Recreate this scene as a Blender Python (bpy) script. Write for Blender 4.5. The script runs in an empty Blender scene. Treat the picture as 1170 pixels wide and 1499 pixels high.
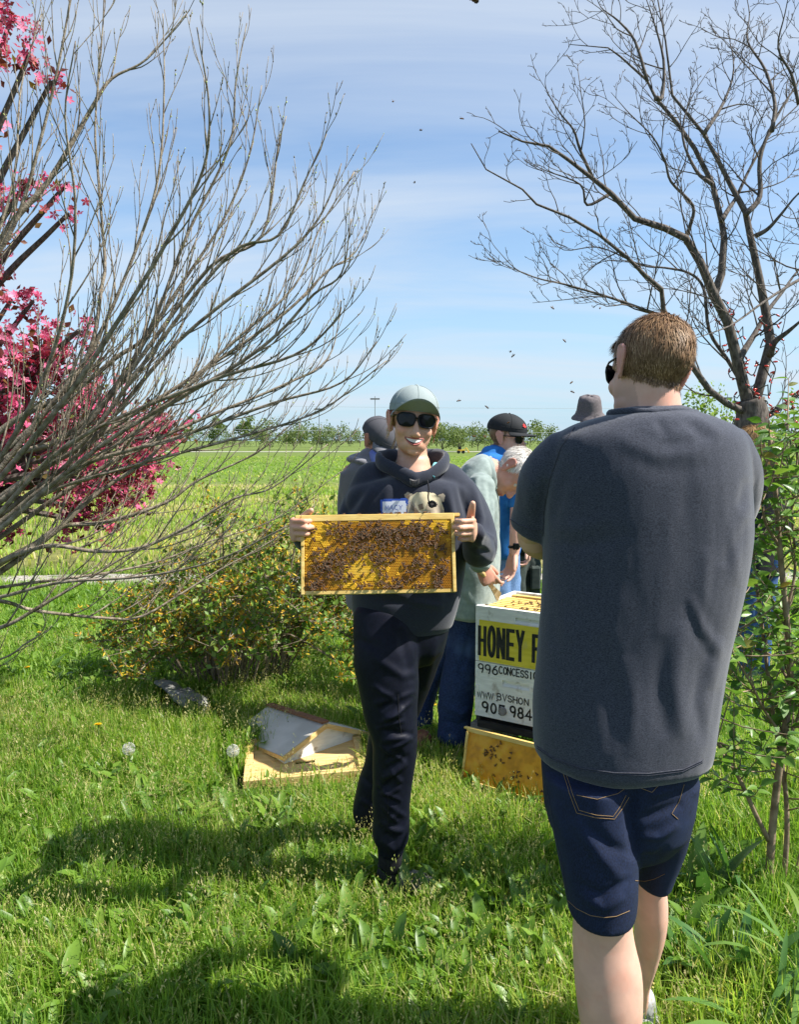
import bpy, math, random
import numpy as np
from math import sin, cos, pi, radians, atan2, sqrt
from mathutils import Vector, Matrix
from mathutils.bvhtree import BVHTree

random.seed(7)
rng = np.random.default_rng(7)
S = bpy.context.scene
COL = S.collection

# ------------------------------------------------------------------ camera, sky, sun, exposure
F, CX, CY, HC, PITCH = 1150.0, 585.0, 749.5, 1.52, radians(5.2)
cam_d = bpy.data.cameras.new('camera')
cam = bpy.data.objects.new('camera', cam_d)
COL.objects.link(cam)
cam.location = (0, 0, HC)
cam.rotation_euler = (pi / 2 - PITCH, 0, 0)
cam_d.sensor_fit = 'VERTICAL'
cam_d.angle = 2 * math.atan(749.5 / F)
cam_d.clip_start, cam_d.clip_end = 0.05, 5000
S.camera = cam

SUN = Vector((0.62, -0.085, 0.78)).normalized()
SKY_STRENGTH = 0.096
SUN_STRENGTH = 4.9
S.view_settings.view_transform = 'Standard'
S.view_settings.look = 'None'
S.view_settings.gamma = 1
S.view_settings.use_curve_mapping = False
S.view_settings.exposure = 1.03

W = bpy.data.worlds.new('World')
S.world = W
W.use_nodes = True
nt = W.node_tree
nt.nodes.clear()


def nd(t, kind, **kw):
    n = t.nodes.new(kind)
    for k, v in kw.items():
        setattr(n, k, v)
    return n


def lk(t, a, b):
    t.links.new(a, b)


sky = nd(nt, 'ShaderNodeTexSky', sky_type='NISHITA')
sky.sun_disc = False
sky.sun_elevation = math.asin(SUN.z)
sky.sun_rotation = atan2(SUN.x, SUN.y)
sky.altitude = 150
sky.air_density = 1.0
sky.dust_density = 0.25
sky.ozone_density = 3.5
tc = nd(nt, 'ShaderNodeTexCoord')
sep = nd(nt, 'ShaderNodeSeparateXYZ')
lk(nt, tc.outputs['Generated'], sep.inputs[0])
addz = nd(nt, 'ShaderNodeMath', operation='MAXIMUM')
lk(nt, sep.outputs['Z'], addz.inputs[0]); addz.inputs[1].default_value = 0.0
addz2 = nd(nt, 'ShaderNodeMath', operation='ADD')
lk(nt, addz.outputs[0], addz2.inputs[0]); addz2.inputs[1].default_value = 0.16
comb = nd(nt, 'ShaderNodeCombineXYZ')
for i, ax in enumerate('XY'):
    d = nd(nt, 'ShaderNodeMath', operation='DIVIDE')
    lk(nt, sep.outputs[ax], d.inputs[0]); lk(nt, addz2.outputs[0], d.inputs[1])
    lk(nt, d.outputs[0], comb.inputs[i])
mp = nd(nt, 'ShaderNodeMapping')
mp.inputs['Rotation'].default_value = (0, 0, radians(-32))
mp.inputs['Scale'].default_value = (0.42, 1.5, 1)
mp.inputs['Location'].default_value = (1.7, 0.4, 0)
lk(nt, comb.outputs[0], mp.inputs['Vector'])
nz = nd(nt, 'ShaderNodeTexNoise')
nz.inputs['Scale'].default_value = 1.05
nz.inputs['Detail'].default_value = 7
nz.inputs['Roughness'].default_value = 0.56
nz.inputs['Distortion'].default_value = 0.5
lk(nt, mp.outputs[0], nz.inputs['Vector'])
cr = nd(nt, 'ShaderNodeValToRGB')
cr.color_ramp.elements[0].position = 0.39
cr.color_ramp.elements[0].color = (0.0, 0.0, 0.0, 1)
cr.color_ramp.elements[1].position = 0.72
cr.color_ramp.elements[1].color = (0.85, 0.85, 0.85, 1)
lk(nt, nz.outputs['Fac'], cr.inputs[0])
mx = nd(nt, 'ShaderNodeMix', data_type='RGBA')
lk(nt, cr.outputs[0], mx.inputs['Factor'])
hz_p = nd(nt, 'ShaderNodeMath', operation='SUBTRACT'); hz_p.inputs[0].default_value = 1.0
lk(nt, addz.outputs[0], hz_p.inputs[1])
hz_q = nd(nt, 'ShaderNodeMath', operation='POWER'); lk(nt, hz_p.outputs[0], hz_q.inputs[0]); hz_q.inputs[1].default_value = 4.5
hz_r = nd(nt, 'ShaderNodeMath', operation='MULTIPLY'); lk(nt, hz_q.outputs[0], hz_r.inputs[0]); hz_r.inputs[1].default_value = 0.92
hz_m = nd(nt, 'ShaderNodeMix', data_type='RGBA')
lk(nt, hz_r.outputs[0], hz_m.inputs['Factor']); lk(nt, sky.outputs[0], hz_m.inputs['A'])
hz_m.inputs['B'].default_value = (2.3, 3.5, 4.5, 1)
lk(nt, hz_m.outputs['Result'], mx.inputs['A'])
mx.inputs['B'].default_value = (3.75, 4.2, 4.75, 1)
bg = nd(nt, 'ShaderNodeBackground')
bg.inputs['Strength'].default_value = SKY_STRENGTH
lk(nt, mx.outputs['Result'], bg.inputs['Color'])
wo = nd(nt, 'ShaderNodeOutputWorld')
lk(nt, bg.outputs[0], wo.inputs[0])

sd = bpy.data.lights.new('sun', 'SUN')
sd.energy = SUN_STRENGTH
sd.angle = radians(0.5)
sd.color = (1.0, 0.955, 0.88)
so = bpy.data.objects.new('sun', sd)
COL.objects.link(so)
so.rotation_euler = SUN.to_track_quat('Z', 'Y').to_euler()
so.location = (20, -6, 30)

# ------------------------------------------------------------------ helpers


def ray(px, py):
    dx, dy = (px - CX) / F, (CY - py) / F
    return Vector((dx, cos(PITCH) + dy * sin(PITCH), -sin(PITCH) + dy * cos(PITCH)))


def at(px, py, Y):
    r = ray(px, py)
    return Vector((0, 0, HC)) + r * (Y / r.y)


def gnd(px, py, z=0.0):
    r = ray(px, py)
    return Vector((0, 0, HC)) + r * ((z - HC) / r.z)


def proj(V):
    x, y, z = V[:, 0], V[:, 1], V[:, 2] - HC
    dep = y * cos(PITCH) - z * sin(PITCH)
    up = y * sin(PITCH) + z * cos(PITCH)
    dep = np.maximum(dep, 1e-3)
    return np.stack([CX + F * x / dep, CY - F * up / dep], 1)


def mpp(Y):
    return Y / F


def _h(ix, iy, iz, seed):
    n = (ix * 374761393 + iy * 668265263 + iz * 2147483647 + seed * 974711) & 0xffffffff
    n = ((n ^ (n >> 13)) * 1274126177) & 0xffffffff
    n = (n ^ (n >> 16)) & 0xffff
    return n / 65535.0


def vnoise(P, seed=0):
    P = np.asarray(P, float)
    I = np.floor(P).astype(np.int64)
    f = P - I
    f = f * f * (3 - 2 * f)
    r = 0
    for dx in (0, 1):
        for dy in (0, 1):
            for dz in (0, 1):
                w = (f[:, 0] if dx else 1 - f[:, 0]) * (f[:, 1] if dy else 1 - f[:, 1]) * (f[:, 2] if dz else 1 - f[:, 2])
                r = r + w * _h(I[:, 0] + dx, I[:, 1] + dy, I[:, 2] + dz, seed)
    return r * 2 - 1


def gz(x, y):
    return 0.0 * x


# ---- scene objects
def setp(o, label=None, cat=None, group=None, kind=None):
    if label: o['label'] = label
    if cat: o['category'] = cat
    if group: o['group'] = group
    if kind: o['kind'] = kind
    return o


def mesh_from(name, V, faces, mat=None, smooth=True, attrs=None):
    me = bpy.data.meshes.new(name)
    V = np.asarray(V, np.float32).reshape(-1, 3)
    if isinstance(faces, np.ndarray):
        k = faces.shape[1]
        n = len(faces)
        me.vertices.add(len(V)); me.vertices.foreach_set('co', V.ravel())
        me.loops.add(n * k); me.loops.foreach_set('vertex_index', faces.astype(np.int32).ravel())
        me.polygons.add(n)
        me.polygons.foreach_set('loop_start', np.arange(0, n * k, k, dtype=np.int32))
        me.update(calc_edges=True)
    else:
        me.from_pydata([tuple(map(float, v)) for v in V], [], faces)
        me.update()
    if smooth:
        me.polygons.foreach_set('use_smooth', np.ones(len(me.polygons), bool))
    for k, a in (attrs or {}).items():
        at_ = me.attributes.new(k, 'FLOAT', 'POINT')
        at_.data.foreach_set('value', np.asarray(a, np.float32))
    if mat:
        me.materials.append(mat)
    return me


def root_loc(o):
    v = Vector((0, 0, 0))
    while o:
        v += o.location
        o = o.parent
    return v


def link_obj(name, me, parent=None, loc=None):
    o = bpy.data.objects.new(name, me)
    COL.objects.link(o)
    if parent: o.parent = parent
    if loc is not None: o.location = loc
    return o


def obj(name, V, faces, mat, parent=None, smooth=True, attrs=None, base=None):
    """vertices in world coordinates; the object's origin is its parent's, or base."""
    V = np.asarray(V, float).reshape(-1, 3)
    off = root_loc(parent) if parent else Vector(base or (0, 0, 0))
    me = mesh_from(name, V - np.array(off), faces, mat, smooth, attrs)
    return link_obj(name, me, parent, None if parent else off)


def empty(name, loc=(0, 0, 0), **kw):
    o = bpy.data.objects.new(name, None)
    COL.objects.link(o)
    o.location = loc
    o.empty_display_size = 0.1
    return setp(o, **kw)


class MB:
    def __init__(s):
        s.v, s.f, s.a = [], [], []

    def add(s, V, Fc, var=0.0):
        o = len(s.v)
        s.v.extend([tuple(p) for p in V])
        s.f.extend([tuple(i + o for i in f) for f in Fc])
        s.a.extend([var] * len(V))
        return s

    def box(s, c, d, M=None, var=0.0, bevel=0.0):
        x, y, z = d[0] / 2, d[1] / 2, d[2] / 2
        b = min(bevel, 0.45 * min(d)) if bevel else 0
        if not b:
            V = [Vector((sx * x, sy * y, sz * z)) for sx in (-1, 1) for sy in (-1, 1) for sz in (-1, 1)]
            Fc = [(0, 1, 3, 2), (4, 6, 7, 5), (0, 4, 5, 1), (2, 3, 7, 6), (0, 2, 6, 4), (1, 5, 7, 3)]
        else:
            V, idx = [], {}
            for sx in (-1, 1):
                for sy in (-1, 1):
                    for sz in (-1, 1):
                        for ax in range(3):
                            p = [sx * (x - b), sy * (y - b), sz * (z - b)]
                            p[ax] = (sx * x, sy * y, sz * z)[ax]
                            idx[(sx, sy, sz, ax)] = len(V)
                            V.append(Vector(p))
            Fc = []
            for ax in range(3):
                o1, o2 = [a for a in range(3) if a != ax]
                for sg in (-1, 1):
                    q = []
                    for (p1, p2) in ((-1, -1), (1, -1), (1, 1), (-1, 1)):
                        k = [0, 0, 0]; k[ax] = sg; k[o1] = p1; k[o2] = p2
                        q.append(idx[(*k, ax)])
                    Fc.append(tuple(q))
            for ax in range(3):
                o1, o2 = [a for a in range(3) if a != ax]
                for p1 in (-1, 1):
                    for p2 in (-1, 1):
                        k0 = [0, 0, 0]; k0[o1] = p1; k0[o2] = p2
                        ka, kb = list(k0), list(k0)
                        ka[ax], kb[ax] = -1, 1
                        Fc.append((idx[(*ka, o1)], idx[(*kb, o1)], idx[(*kb, o2)], idx[(*ka, o2)]))
            for sx in (-1, 1):
                for sy in (-1, 1):
                    for sz in (-1, 1):
                        Fc.append(tuple(idx[(sx, sy, sz, a)] for a in range(3)))
        c = Vector(c)
        V = [v + c for v in V]
        if M is not None: V = [M @ v for v in V]
        return s.add(V, Fc, var)

    def tube(s, pts, rad, sides=6, var=0.0):
        """cheap branch / wire tube, pointed ends closed by a fan"""
        pts = [Vector(p) for p in pts]
        n = len(pts)
        if not hasattr(rad, '__len__'): rad = [rad] * n
        t0 = (pts[1] - pts[0]).normalized()
        ref = Vector((0, 0, 1)) if abs(t0.z) < 0.9 else Vector((1, 0, 0))
        u = t0.cross(ref).normalized()
        o = len(s.v)
        for i in range(n):
            t = (pts[min(i + 1, n - 1)] - pts[max(i - 1, 0)])
            if t.length < 1e-9: t = t0
            t = t.normalized()
            u = (u - t * u.dot(t))
            u = u.normalized() if u.length > 1e-6 else t.orthogonal().normalized()
            w = t.cross(u)
            for k in range(sides):
                a = 2 * pi * k / sides
                s.v.append(tuple(pts[i] + (u * cos(a) + w * sin(a)) * rad[i]))
                s.a.append(var)
        for i in range(n - 1):
            for k in range(sides):
                a, b = o + i * sides + k, o + i * sides + (k + 1) % sides
                s.f.append((a, b, b + sides, a + sides))
        s.f.append(tuple(o + k for k in reversed(range(sides))))
        s.f.append(tuple(o + (n - 1) * sides + k for k in range(sides)))
        return s

    def build(s, name, mat, parent=None, smooth=False, base=None):
        return obj(name, s.v, s.f, mat, parent, smooth, {'var': s.a}, base)


def catmull(pts, n=6):
    P = [np.array(p, float) for p in pts]
    P = [2 * P[0] - P[1]] + P + [2 * P[-1] - P[-2]]
    out = []
    for i in range(1, len(P) - 2):
        p0, p1, p2, p3 = P[i - 1], P[i], P[i + 1], P[i + 2]
        for k in range(n):
            t = k / n
            out.append(0.5 * (2 * p1 + (p2 - p0) * t + (2 * p0 - 5 * p1 + 4 * p2 - p3) * t * t + (3 * p1 - p0 - 3 * p2 + p3) * t ** 3))
    out.append(P[-2])
    return out


# ---- solids that get fused into one continuous skin
def solid(pts, rad, side=(1, 0, 0), seg=20, sub=4, fixed=False, cap=True, pw=1.0):
    """loft of ellipses; rad = [(a along side, b across)]"""
    A = [np.concatenate([np.array(p, float), np.array(r if hasattr(r, '__len__') else (r, r), float)]) for p, r in zip(pts, rad)]
    A = catmull(A, sub) if len(A) > 1 else A
    P = [Vector(a[:3]) for a in A]
    R = [(max(a[3], 1e-4), max(a[4], 1e-4)) for a in A]
    n = len(P)
    ref = Vector(side).normalized()
    rings = []

    def ring(c, u, w, a, b):
        out = []
        for k in range(seg):
            th = 2 * pi * k / seg
            cx_, sy_ = cos(th), sin(th)
            cx_ = math.copysign(abs(cx_) ** pw, cx_); sy_ = math.copysign(abs(sy_) ** pw, sy_)
            out.append(c + u * (a * cx_) + w * (b * sy_))
        return out
    fr = []
    for i in range(n):
        t = (P[min(i + 1, n - 1)] - P[max(i - 1, 0)]).normalized()
        if fixed:
            u, w = Vector((1, 0, 0)), Vector((0, 1, 0))
        else:
            u = ref - t * ref.dot(t)
            u = u.normalized() if u.length > 1e-4 else t.orthogonal().normalized()
            w = t.cross(u)
        fr.append((u, w, t))
    c0, c1 = cap if isinstance(cap, tuple) else (cap, cap)
    if c0:
        u, w, t = fr[0]; a, b = R[0]; m = min(a, b)
        for ph in (75, 45, 20):
            rings.append(ring(P[0] - t * m * sin(radians(ph)) * c0, u, w, a * cos(radians(ph)), b * cos(radians(ph))))
    for i in range(n):
        rings.append(ring(P[i], fr[i][0], fr[i][1], *R[i]))
    if c1:
        u, w, t = fr[-1]; a, b = R[-1]; m = min(a, b)
        for ph in (20, 45, 75):
            rings.append(ring(P[-1] + t * m * sin(radians(ph)) * c1, u, w, a * cos(radians(ph)), b * cos(radians(ph))))
    V = [p for r in rings for p in r]
    Fc = []
    for i in range(len(rings) - 1):
        for k in range(seg):
            a, b = i * seg + k, i * seg + (k + 1) % seg
            Fc.append((a, b, b + seg, a + seg))
    Fc.append(tuple(reversed(range(seg))))
    Fc.append(tuple((len(rings) - 1) * seg + k for k in range(seg)))
    # outward orientation
    c = sum(rings[len(rings) // 2], Vector()) / seg
    f = Fc[(len(rings) // 2) * seg]
    nn = (V[f[1]] - V[f[0]]).cross(V[f[2]] - V[f[1]])
    if nn.dot(V[f[0]] - c) < 0:
        Fc = [tuple(reversed(q)) for q in Fc]
    return V, Fc


def ell(c, r, R=None, n=14):
    V, Fc = [], []
    for i in range(n + 1):
        ph = -pi / 2 + pi * i / n
        ph = max(-pi / 2 + 0.02, min(pi / 2 - 0.02, ph))
        for k in range(2 * n):
            th = pi * k / n
            v = Vector((r[0] * cos(ph) * cos(th), r[1] * cos(ph) * sin(th), r[2] * sin(ph)))
            if R is not None: v = R @ v
            V.append(v + Vector(c))
    m = 2 * n
    for i in range(n):
        for k in range(m):
            a, b = i * m + k, i * m + (k + 1) % m
            Fc.append((a, b, b + m, a + m))
    Fc.append(tuple(reversed(range(m)))); Fc.append(tuple(n * m + k for k in range(m)))
    return V, Fc


def rows(rw, seg=52, **kw):
    """rw = (py, left px, right px, Y, half depth): horizontal sections fitted to a silhouette"""
    pts, rad = [], []
    for (py, l, r, Y, ry) in rw:
        a, b = at(l, py, Y), at(r, py, Y)
        pts.append((a + b) / 2); rad.append(((b - a).length / 2, ry))
    return solid(pts, rad, fixed=True, seg=seg, **kw)


def shrink_rows(rw, d):
    out = []
    for (py, l, r, Y, ry) in rw:
        dp = d * F / Y
        out.append((py, l + dp, r - dp, Y, ry - d))
    return out


def fuse(parts, voxel, smooth=3, fac=0.5):
    V, Fc = [], []
    for v, f in parts:
        o = len(V)
        V.extend([tuple(p) for p in v]); Fc.extend([tuple(i + o for i in q) for q in f])
    me = bpy.data.meshes.new('tmp')
    me.from_pydata(V, [], Fc)
    ob = bpy.data.objects.new('tmp', me)
    COL.objects.link(ob)
    m = ob.modifiers.new('r', 'REMESH'); m.mode = 'VOXEL'; m.voxel_size = voxel
    if smooth:
        s = ob.modifiers.new('s', 'SMOOTH'); s.iterations = smooth; s.factor = fac
    dg = bpy.context.evaluated_depsgraph_get()
    ev = ob.evaluated_get(dg)
    m2 = bpy.data.meshes.new_from_object(ev)
    n = len(m2.vertices)
    v = np.empty(n * 3, np.float32); m2.vertices.foreach_get('co', v)
    nr = np.empty(n * 3, np.float32); m2.vertex_normals.foreach_get('vector', nr)
    fs = np.empty(len(m2.loops), np.int32); m2.loops.foreach_get('vertex_index', fs)
    bpy.data.objects.remove(ob); bpy.data.meshes.remove(me)
    tot = np.empty(len(m2.polygons), np.int32); m2.polygons.foreach_get('loop_total', tot)
    bpy.data.meshes.remove(m2)
    return [v.reshape(-1, 3).astype(float), fs.reshape(-1, 4) if (tot == 4).all() else None, nr.reshape(-1, 3).astype(float)]


def join(chunks):
    V, Fc, o = [], [], 0
    for c in chunks:
        V.append(c[0]); Fc.append(c[1] + o); o += len(c[0])
    return np.concatenate(V), np.concatenate(Fc)


def bvh_of(V, Fc):
    return BVHTree.FromPolygons([tuple(v) for v in V], [tuple(int(i) for i in f) for f in Fc])


def folds(ch, lst, front=True):
    """push cloth in and out along creases; a crease = (polyline in photo px, width px, metres)"""
    V, Fc, N = ch
    P = proj(V)
    d = np.zeros(len(V))
    for pl, w, amp in lst:
        pl = np.array(pl, float)
        best = np.full(len(V), 1e9); tt = np.zeros(len(V))
        L = np.concatenate([[0], np.cumsum(np.linalg.norm(np.diff(pl, axis=0), axis=1))])
        for i in range(len(pl) - 1):
            a, b = pl[i], pl[i + 1]
            ab = b - a
            t = np.clip(((P - a) @ ab) / (ab @ ab), 0, 1)
            q = np.linalg.norm(P - (a + t[:, None] * ab), axis=1)
            m = q < best
            best[m] = q[m]; tt[m] = (L[i] + t[m] * (L[i + 1] - L[i])) / L[-1]
        d += amp * np.exp(-(best / w) ** 2) * np.clip(4 * tt * (1 - tt), 0.0, 1) ** 0.6
    if front:
        d *= np.clip(0.15 - N[:, 1], 0, 1) ** 0.5
    ch[0] = V + N * d[:, None]
    return ch


def rough_up(ch, scale, amp, seed=0, stretch=(1, 1, 1), oct=2):
    V, Fc, N = ch
    d = 0
    for o in range(oct):
        d = d + vnoise(V * np.array(stretch) * scale * 2 ** o, seed + o) / 1.8 ** o
    ch[0] = V + N * (d * amp)[:, None]
    return ch


# ------------------------------------------------------------------ materials
def mat(name, c1, c2=None, scale=20.0, rough=0.7, bump=0.0, bscale=None, stretch=(1, 1, 1), detail=4, sheen=0.0, spec=0.3,
        metal=0.0, trans=0.0, ramp=(0.35, 0.65), sss=0.0, c3=None, scale3=3.0, coat=0.0, ramp3=(0.45, 0.62)):
    m = bpy.data.materials.new(name)
    m.use_nodes = True
    t = m.node_tree
    b = t.nodes['Principled BSDF']
    out = t.nodes['Material Output']
    b.inputs['Roughness'].default_value = rough
    b.inputs['Specular IOR Level'].default_value = spec
    b.inputs['Metallic'].default_value = metal
    if sheen:
        b.inputs['Sheen Weight'].default_value = sheen
        b.inputs['Sheen Roughness'].default_value = 0.5
    if coat: b.inputs['Coat Weight'].default_value = coat
    if sss:
        b.inputs['Subsurface Weight'].default_value = sss
        b.inputs['Subsurface Radius'].default_value = (0.012, 0.004, 0.002)
        b.inputs['Subsurface Scale'].default_value = 0.6
    tcn = nd(t, 'ShaderNodeTexCoord'); mpn = nd(t, 'ShaderNodeMapping')
    mpn.inputs['Scale'].default_value = stretch
    lk(t, tcn.outputs['Object'], mpn.inputs[0])
    col = None
    if c2 is not None:
        n = nd(t, 'ShaderNodeTexNoise'); n.inputs['Scale'].default_value = scale; n.inputs['Detail'].default_value = detail
        lk(t, mpn.outputs[0], n.inputs['Vector'])
        r = nd(t, 'ShaderNodeValToRGB')
        r.color_ramp.elements[0].position, r.color_ramp.elements[1].position = ramp
        r.color_ramp.elements[0].color = (*c1, 1); r.color_ramp.elements[1].color = (*c2, 1)
        lk(t, n.outputs['Fac'], r.inputs[0])
        col = r.outputs[0]
    if c3 is not None:
        n3 = nd(t, 'ShaderNodeTexNoise'); n3.inputs['Scale'].default_value = scale3; n3.inputs['Detail'].default_value = 5
        lk(t, tcn.outputs['Object'], n3.inputs['Vector'])
        r3 = nd(t, 'ShaderNodeValToRGB')
        r3.color_ramp.elements[0].position, r3.color_ramp.elements[1].position = ramp3
        lk(t, n3.outputs['Fac'], r3.inputs[0])
        x3 = nd(t, 'ShaderNodeMix', data_type='RGBA')
        lk(t, r3.outputs[0], x3.inputs['Factor'])
        if col: lk(t, col, x3.inputs['A'])
        else: x3.inputs['A'].default_value = (*c1, 1)
        x3.inputs['B'].default_value = (*c3, 1)
        col = x3.outputs['Result']
    if col: lk(t, col, b.inputs['Base Color'])
    else: b.inputs['Base Color'].default_value = (*c1, 1)
    if bump:
        nb = nd(t, 'ShaderNodeTexNoise'); nb.inputs['Scale'].default_value = bscale or scale; nb.inputs['Detail'].default_value = 5
        lk(t, mpn.outputs[0], nb.inputs['Vector'])
        bp = nd(t, 'ShaderNodeBump'); bp.inputs['Strength'].default_value = 1.0; bp.inputs['Distance'].default_value = bump
        lk(t, nb.outputs['Fac'], bp.inputs['Height'])
        lk(t, bp.outputs[0], b.inputs['Normal'])
    if trans:
        tr = nd(t, 'ShaderNodeBsdfTranslucent')
        if col: lk(t, col, tr.inputs['Color'])
        else: tr.inputs['Color'].default_value = (*c1, 1)
        ms = nd(t, 'ShaderNodeMixShader'); ms.inputs[0].default_value = trans
        lk(t, b.outputs[0], ms.inputs[1]); lk(t, tr.outputs[0], ms.inputs[2])
        lk(t, ms.outputs[0], out.inputs[0])
    return m


def var_mat(name, stops, rough=0.55, trans=0.0, spec=0.35, attr='var', gain=1.6, noise=0.0, nscale=60, bump=0.0):
    """colour chosen by a per-leaf number stored on the mesh"""
    m = bpy.data.materials.new(name)
    m.use_nodes = True
    t = m.node_tree
    b = t.nodes['Principled BSDF']
    b.inputs['Roughness'].default_value = rough
    b.inputs['Specular IOR Level'].default_value = spec
    a = nd(t, 'ShaderNodeAttribute', attribute_name=attr)
    r = nd(t, 'ShaderNodeValToRGB')
    el = r.color_ramp.elements
    while len(el) < len(stops): el.new(0.5)
    for e, (p, c) in zip(el, stops):
        e.position = p; e.color = (*c, 1)
    src = a.outputs['Fac']
    if noise or bump:
        tcn = nd(t, 'ShaderNodeTexCoord')
        n = nd(t, 'ShaderNodeTexNoise'); n.inputs['Scale'].default_value = nscale; n.inputs['Detail'].default_value = 3
        lk(t, tcn.outputs['Object'], n.inputs['Vector'])
        ma = nd(t, 'ShaderNodeMath', operation='MULTIPLY_ADD')
        lk(t, n.outputs['Fac'], ma.inputs[0]); ma.inputs[1].default_value = noise * 2
        sb = nd(t, 'ShaderNodeMath', operation='SUBTRACT'); lk(t, src, sb.inputs[0]); sb.inputs[1].default_value = noise
        lk(t, sb.outputs[0], ma.inputs[2])
        src = ma.outputs[0]
        if bump:
            bp = nd(t, 'ShaderNodeBump'); bp.inputs['Distance'].default_value = bump
            lk(t, n.outputs['Fac'], bp.inputs['Height']); lk(t, bp.outputs[0], b.inputs['Normal'])
    lk(t, src, r.inputs[0])
    lk(t, r.outputs[0], b.inputs['Base Color'])
    if trans:
        tr = nd(t, 'ShaderNodeBsdfTranslucent')
        g = nd(t, 'ShaderNodeMix', data_type='RGBA', blend_type='MULTIPLY')
        g.inputs['Factor'].default_value = 1
        lk(t, r.outputs[0], g.inputs['A']); g.inputs['B'].default_value = (gain, gain, gain * 0.6, 1)
        lk(t, g.outputs['Result'], tr.inputs['Color'])
        ms = nd(t, 'ShaderNodeMixShader'); ms.inputs[0].default_value = trans
        lk(t, b.outputs[0], ms.inputs[1]); lk(t, tr.outputs[0], ms.inputs[2])
        lk(t, ms.outputs[0], t.nodes['Material Output'].inputs[0])
    return m


def skin_mat(name, base, lip, beard=(0.12, 0.08, 0.06), hair=(0.1, 0.06, 0.03)):
    m = mat(name, tuple(c * 0.93 for c in base), tuple(min(1, c * 1.06) for c in base), scale=26, rough=0.52, bump=0.00015, bscale=500, sss=0.08, spec=0.35,
            c3=(base[0], base[1] * 0.74, base[2] * 0.68), scale3=16, ramp3=(0.5, 0.85))
    t = m.node_tree
    b = t.nodes['Principled BSDF']
    src = b.inputs['Base Color'].links[0].from_socket
    for an, c in (('lip', lip), ('beard', beard), ('hairmask', hair)):
        a = nd(t, 'ShaderNodeAttribute', attribute_name=an)
        x = nd(t, 'ShaderNodeMix', data_type='RGBA')
        lk(t, a.outputs['Fac'], x.inputs['Factor']); lk(t, src, x.inputs['A']); x.inputs['B'].default_value = (*c, 1)
        src = x.outputs['Result']
    lk(t, src, b.inputs['Base Color'])
    return m


# ---- many small leaves / blades
def frames(D, N):
    D = D / np.linalg.norm(D, axis=1, keepdims=True)
    X = np.cross(D, N); X /= np.linalg.norm(X, axis=1, keepdims=True) + 1e-9
    Z = np.cross(X, D)
    return np.stack([X, D, Z], 2)      # columns: side, along, normal


def scatter(TV, TF, pos, R, scl, var):
    TV = np.asarray(TV, float); TF = np.asarray(TF)
    n, k = len(pos), len(TV)
    scl = np.asarray(scl, float)
    if scl.ndim == 1: scl = np.repeat(scl[:, None], 3, 1)
    V = np.einsum('nij,nkj->nki', R, TV[None] * scl[:, None, :]) + pos[:, None, :]
    Fc = (TF[None] + (np.arange(n) * k)[:, None, None]).reshape(-1, TF.shape[1])
    return V.reshape(-1, 3), Fc, np.repeat(var, k)


LEAF_V = [(0, 0, 0), (-.28, .3, .07), (.28, .3, .07), (0, .35, 0), (-.2, .7, .03), (.2, .7, .03), (0, .72, -.04), (0, 1, -.12)]
LEAF_F = [(0, 3, 1), (0, 2, 3), (1, 3, 6), (1, 6, 4), (3, 2, 5), (3, 5, 6), (4, 6, 7), (6, 5, 7)]
LEAF_S = ([(0, 0, 0), (-.3, .45, .06), (.3, .45, .06), (0, 1, -.08)], [(0, 3, 1), (0, 2, 3)])


def rand_dirs(n, up=0.0):
    d = rng.normal(size=(n, 3)); d[:, 2] += up
    return d / np.linalg.norm(d, axis=1, keepdims=True)
# ------------------------------------------------------------------ the ground, field, path and road
GREEN = [(0.0, (0.07, 0.16, 0.018)), (0.3, (0.135, 0.26, 0.026)), (0.58, (0.215, 0.34, 0.042)), (0.78, (0.30, 0.38, 0.07)), (0.9, (0.42, 0.40, 0.14)), (1.0, (0.52, 0.45, 0.25))]


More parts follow.
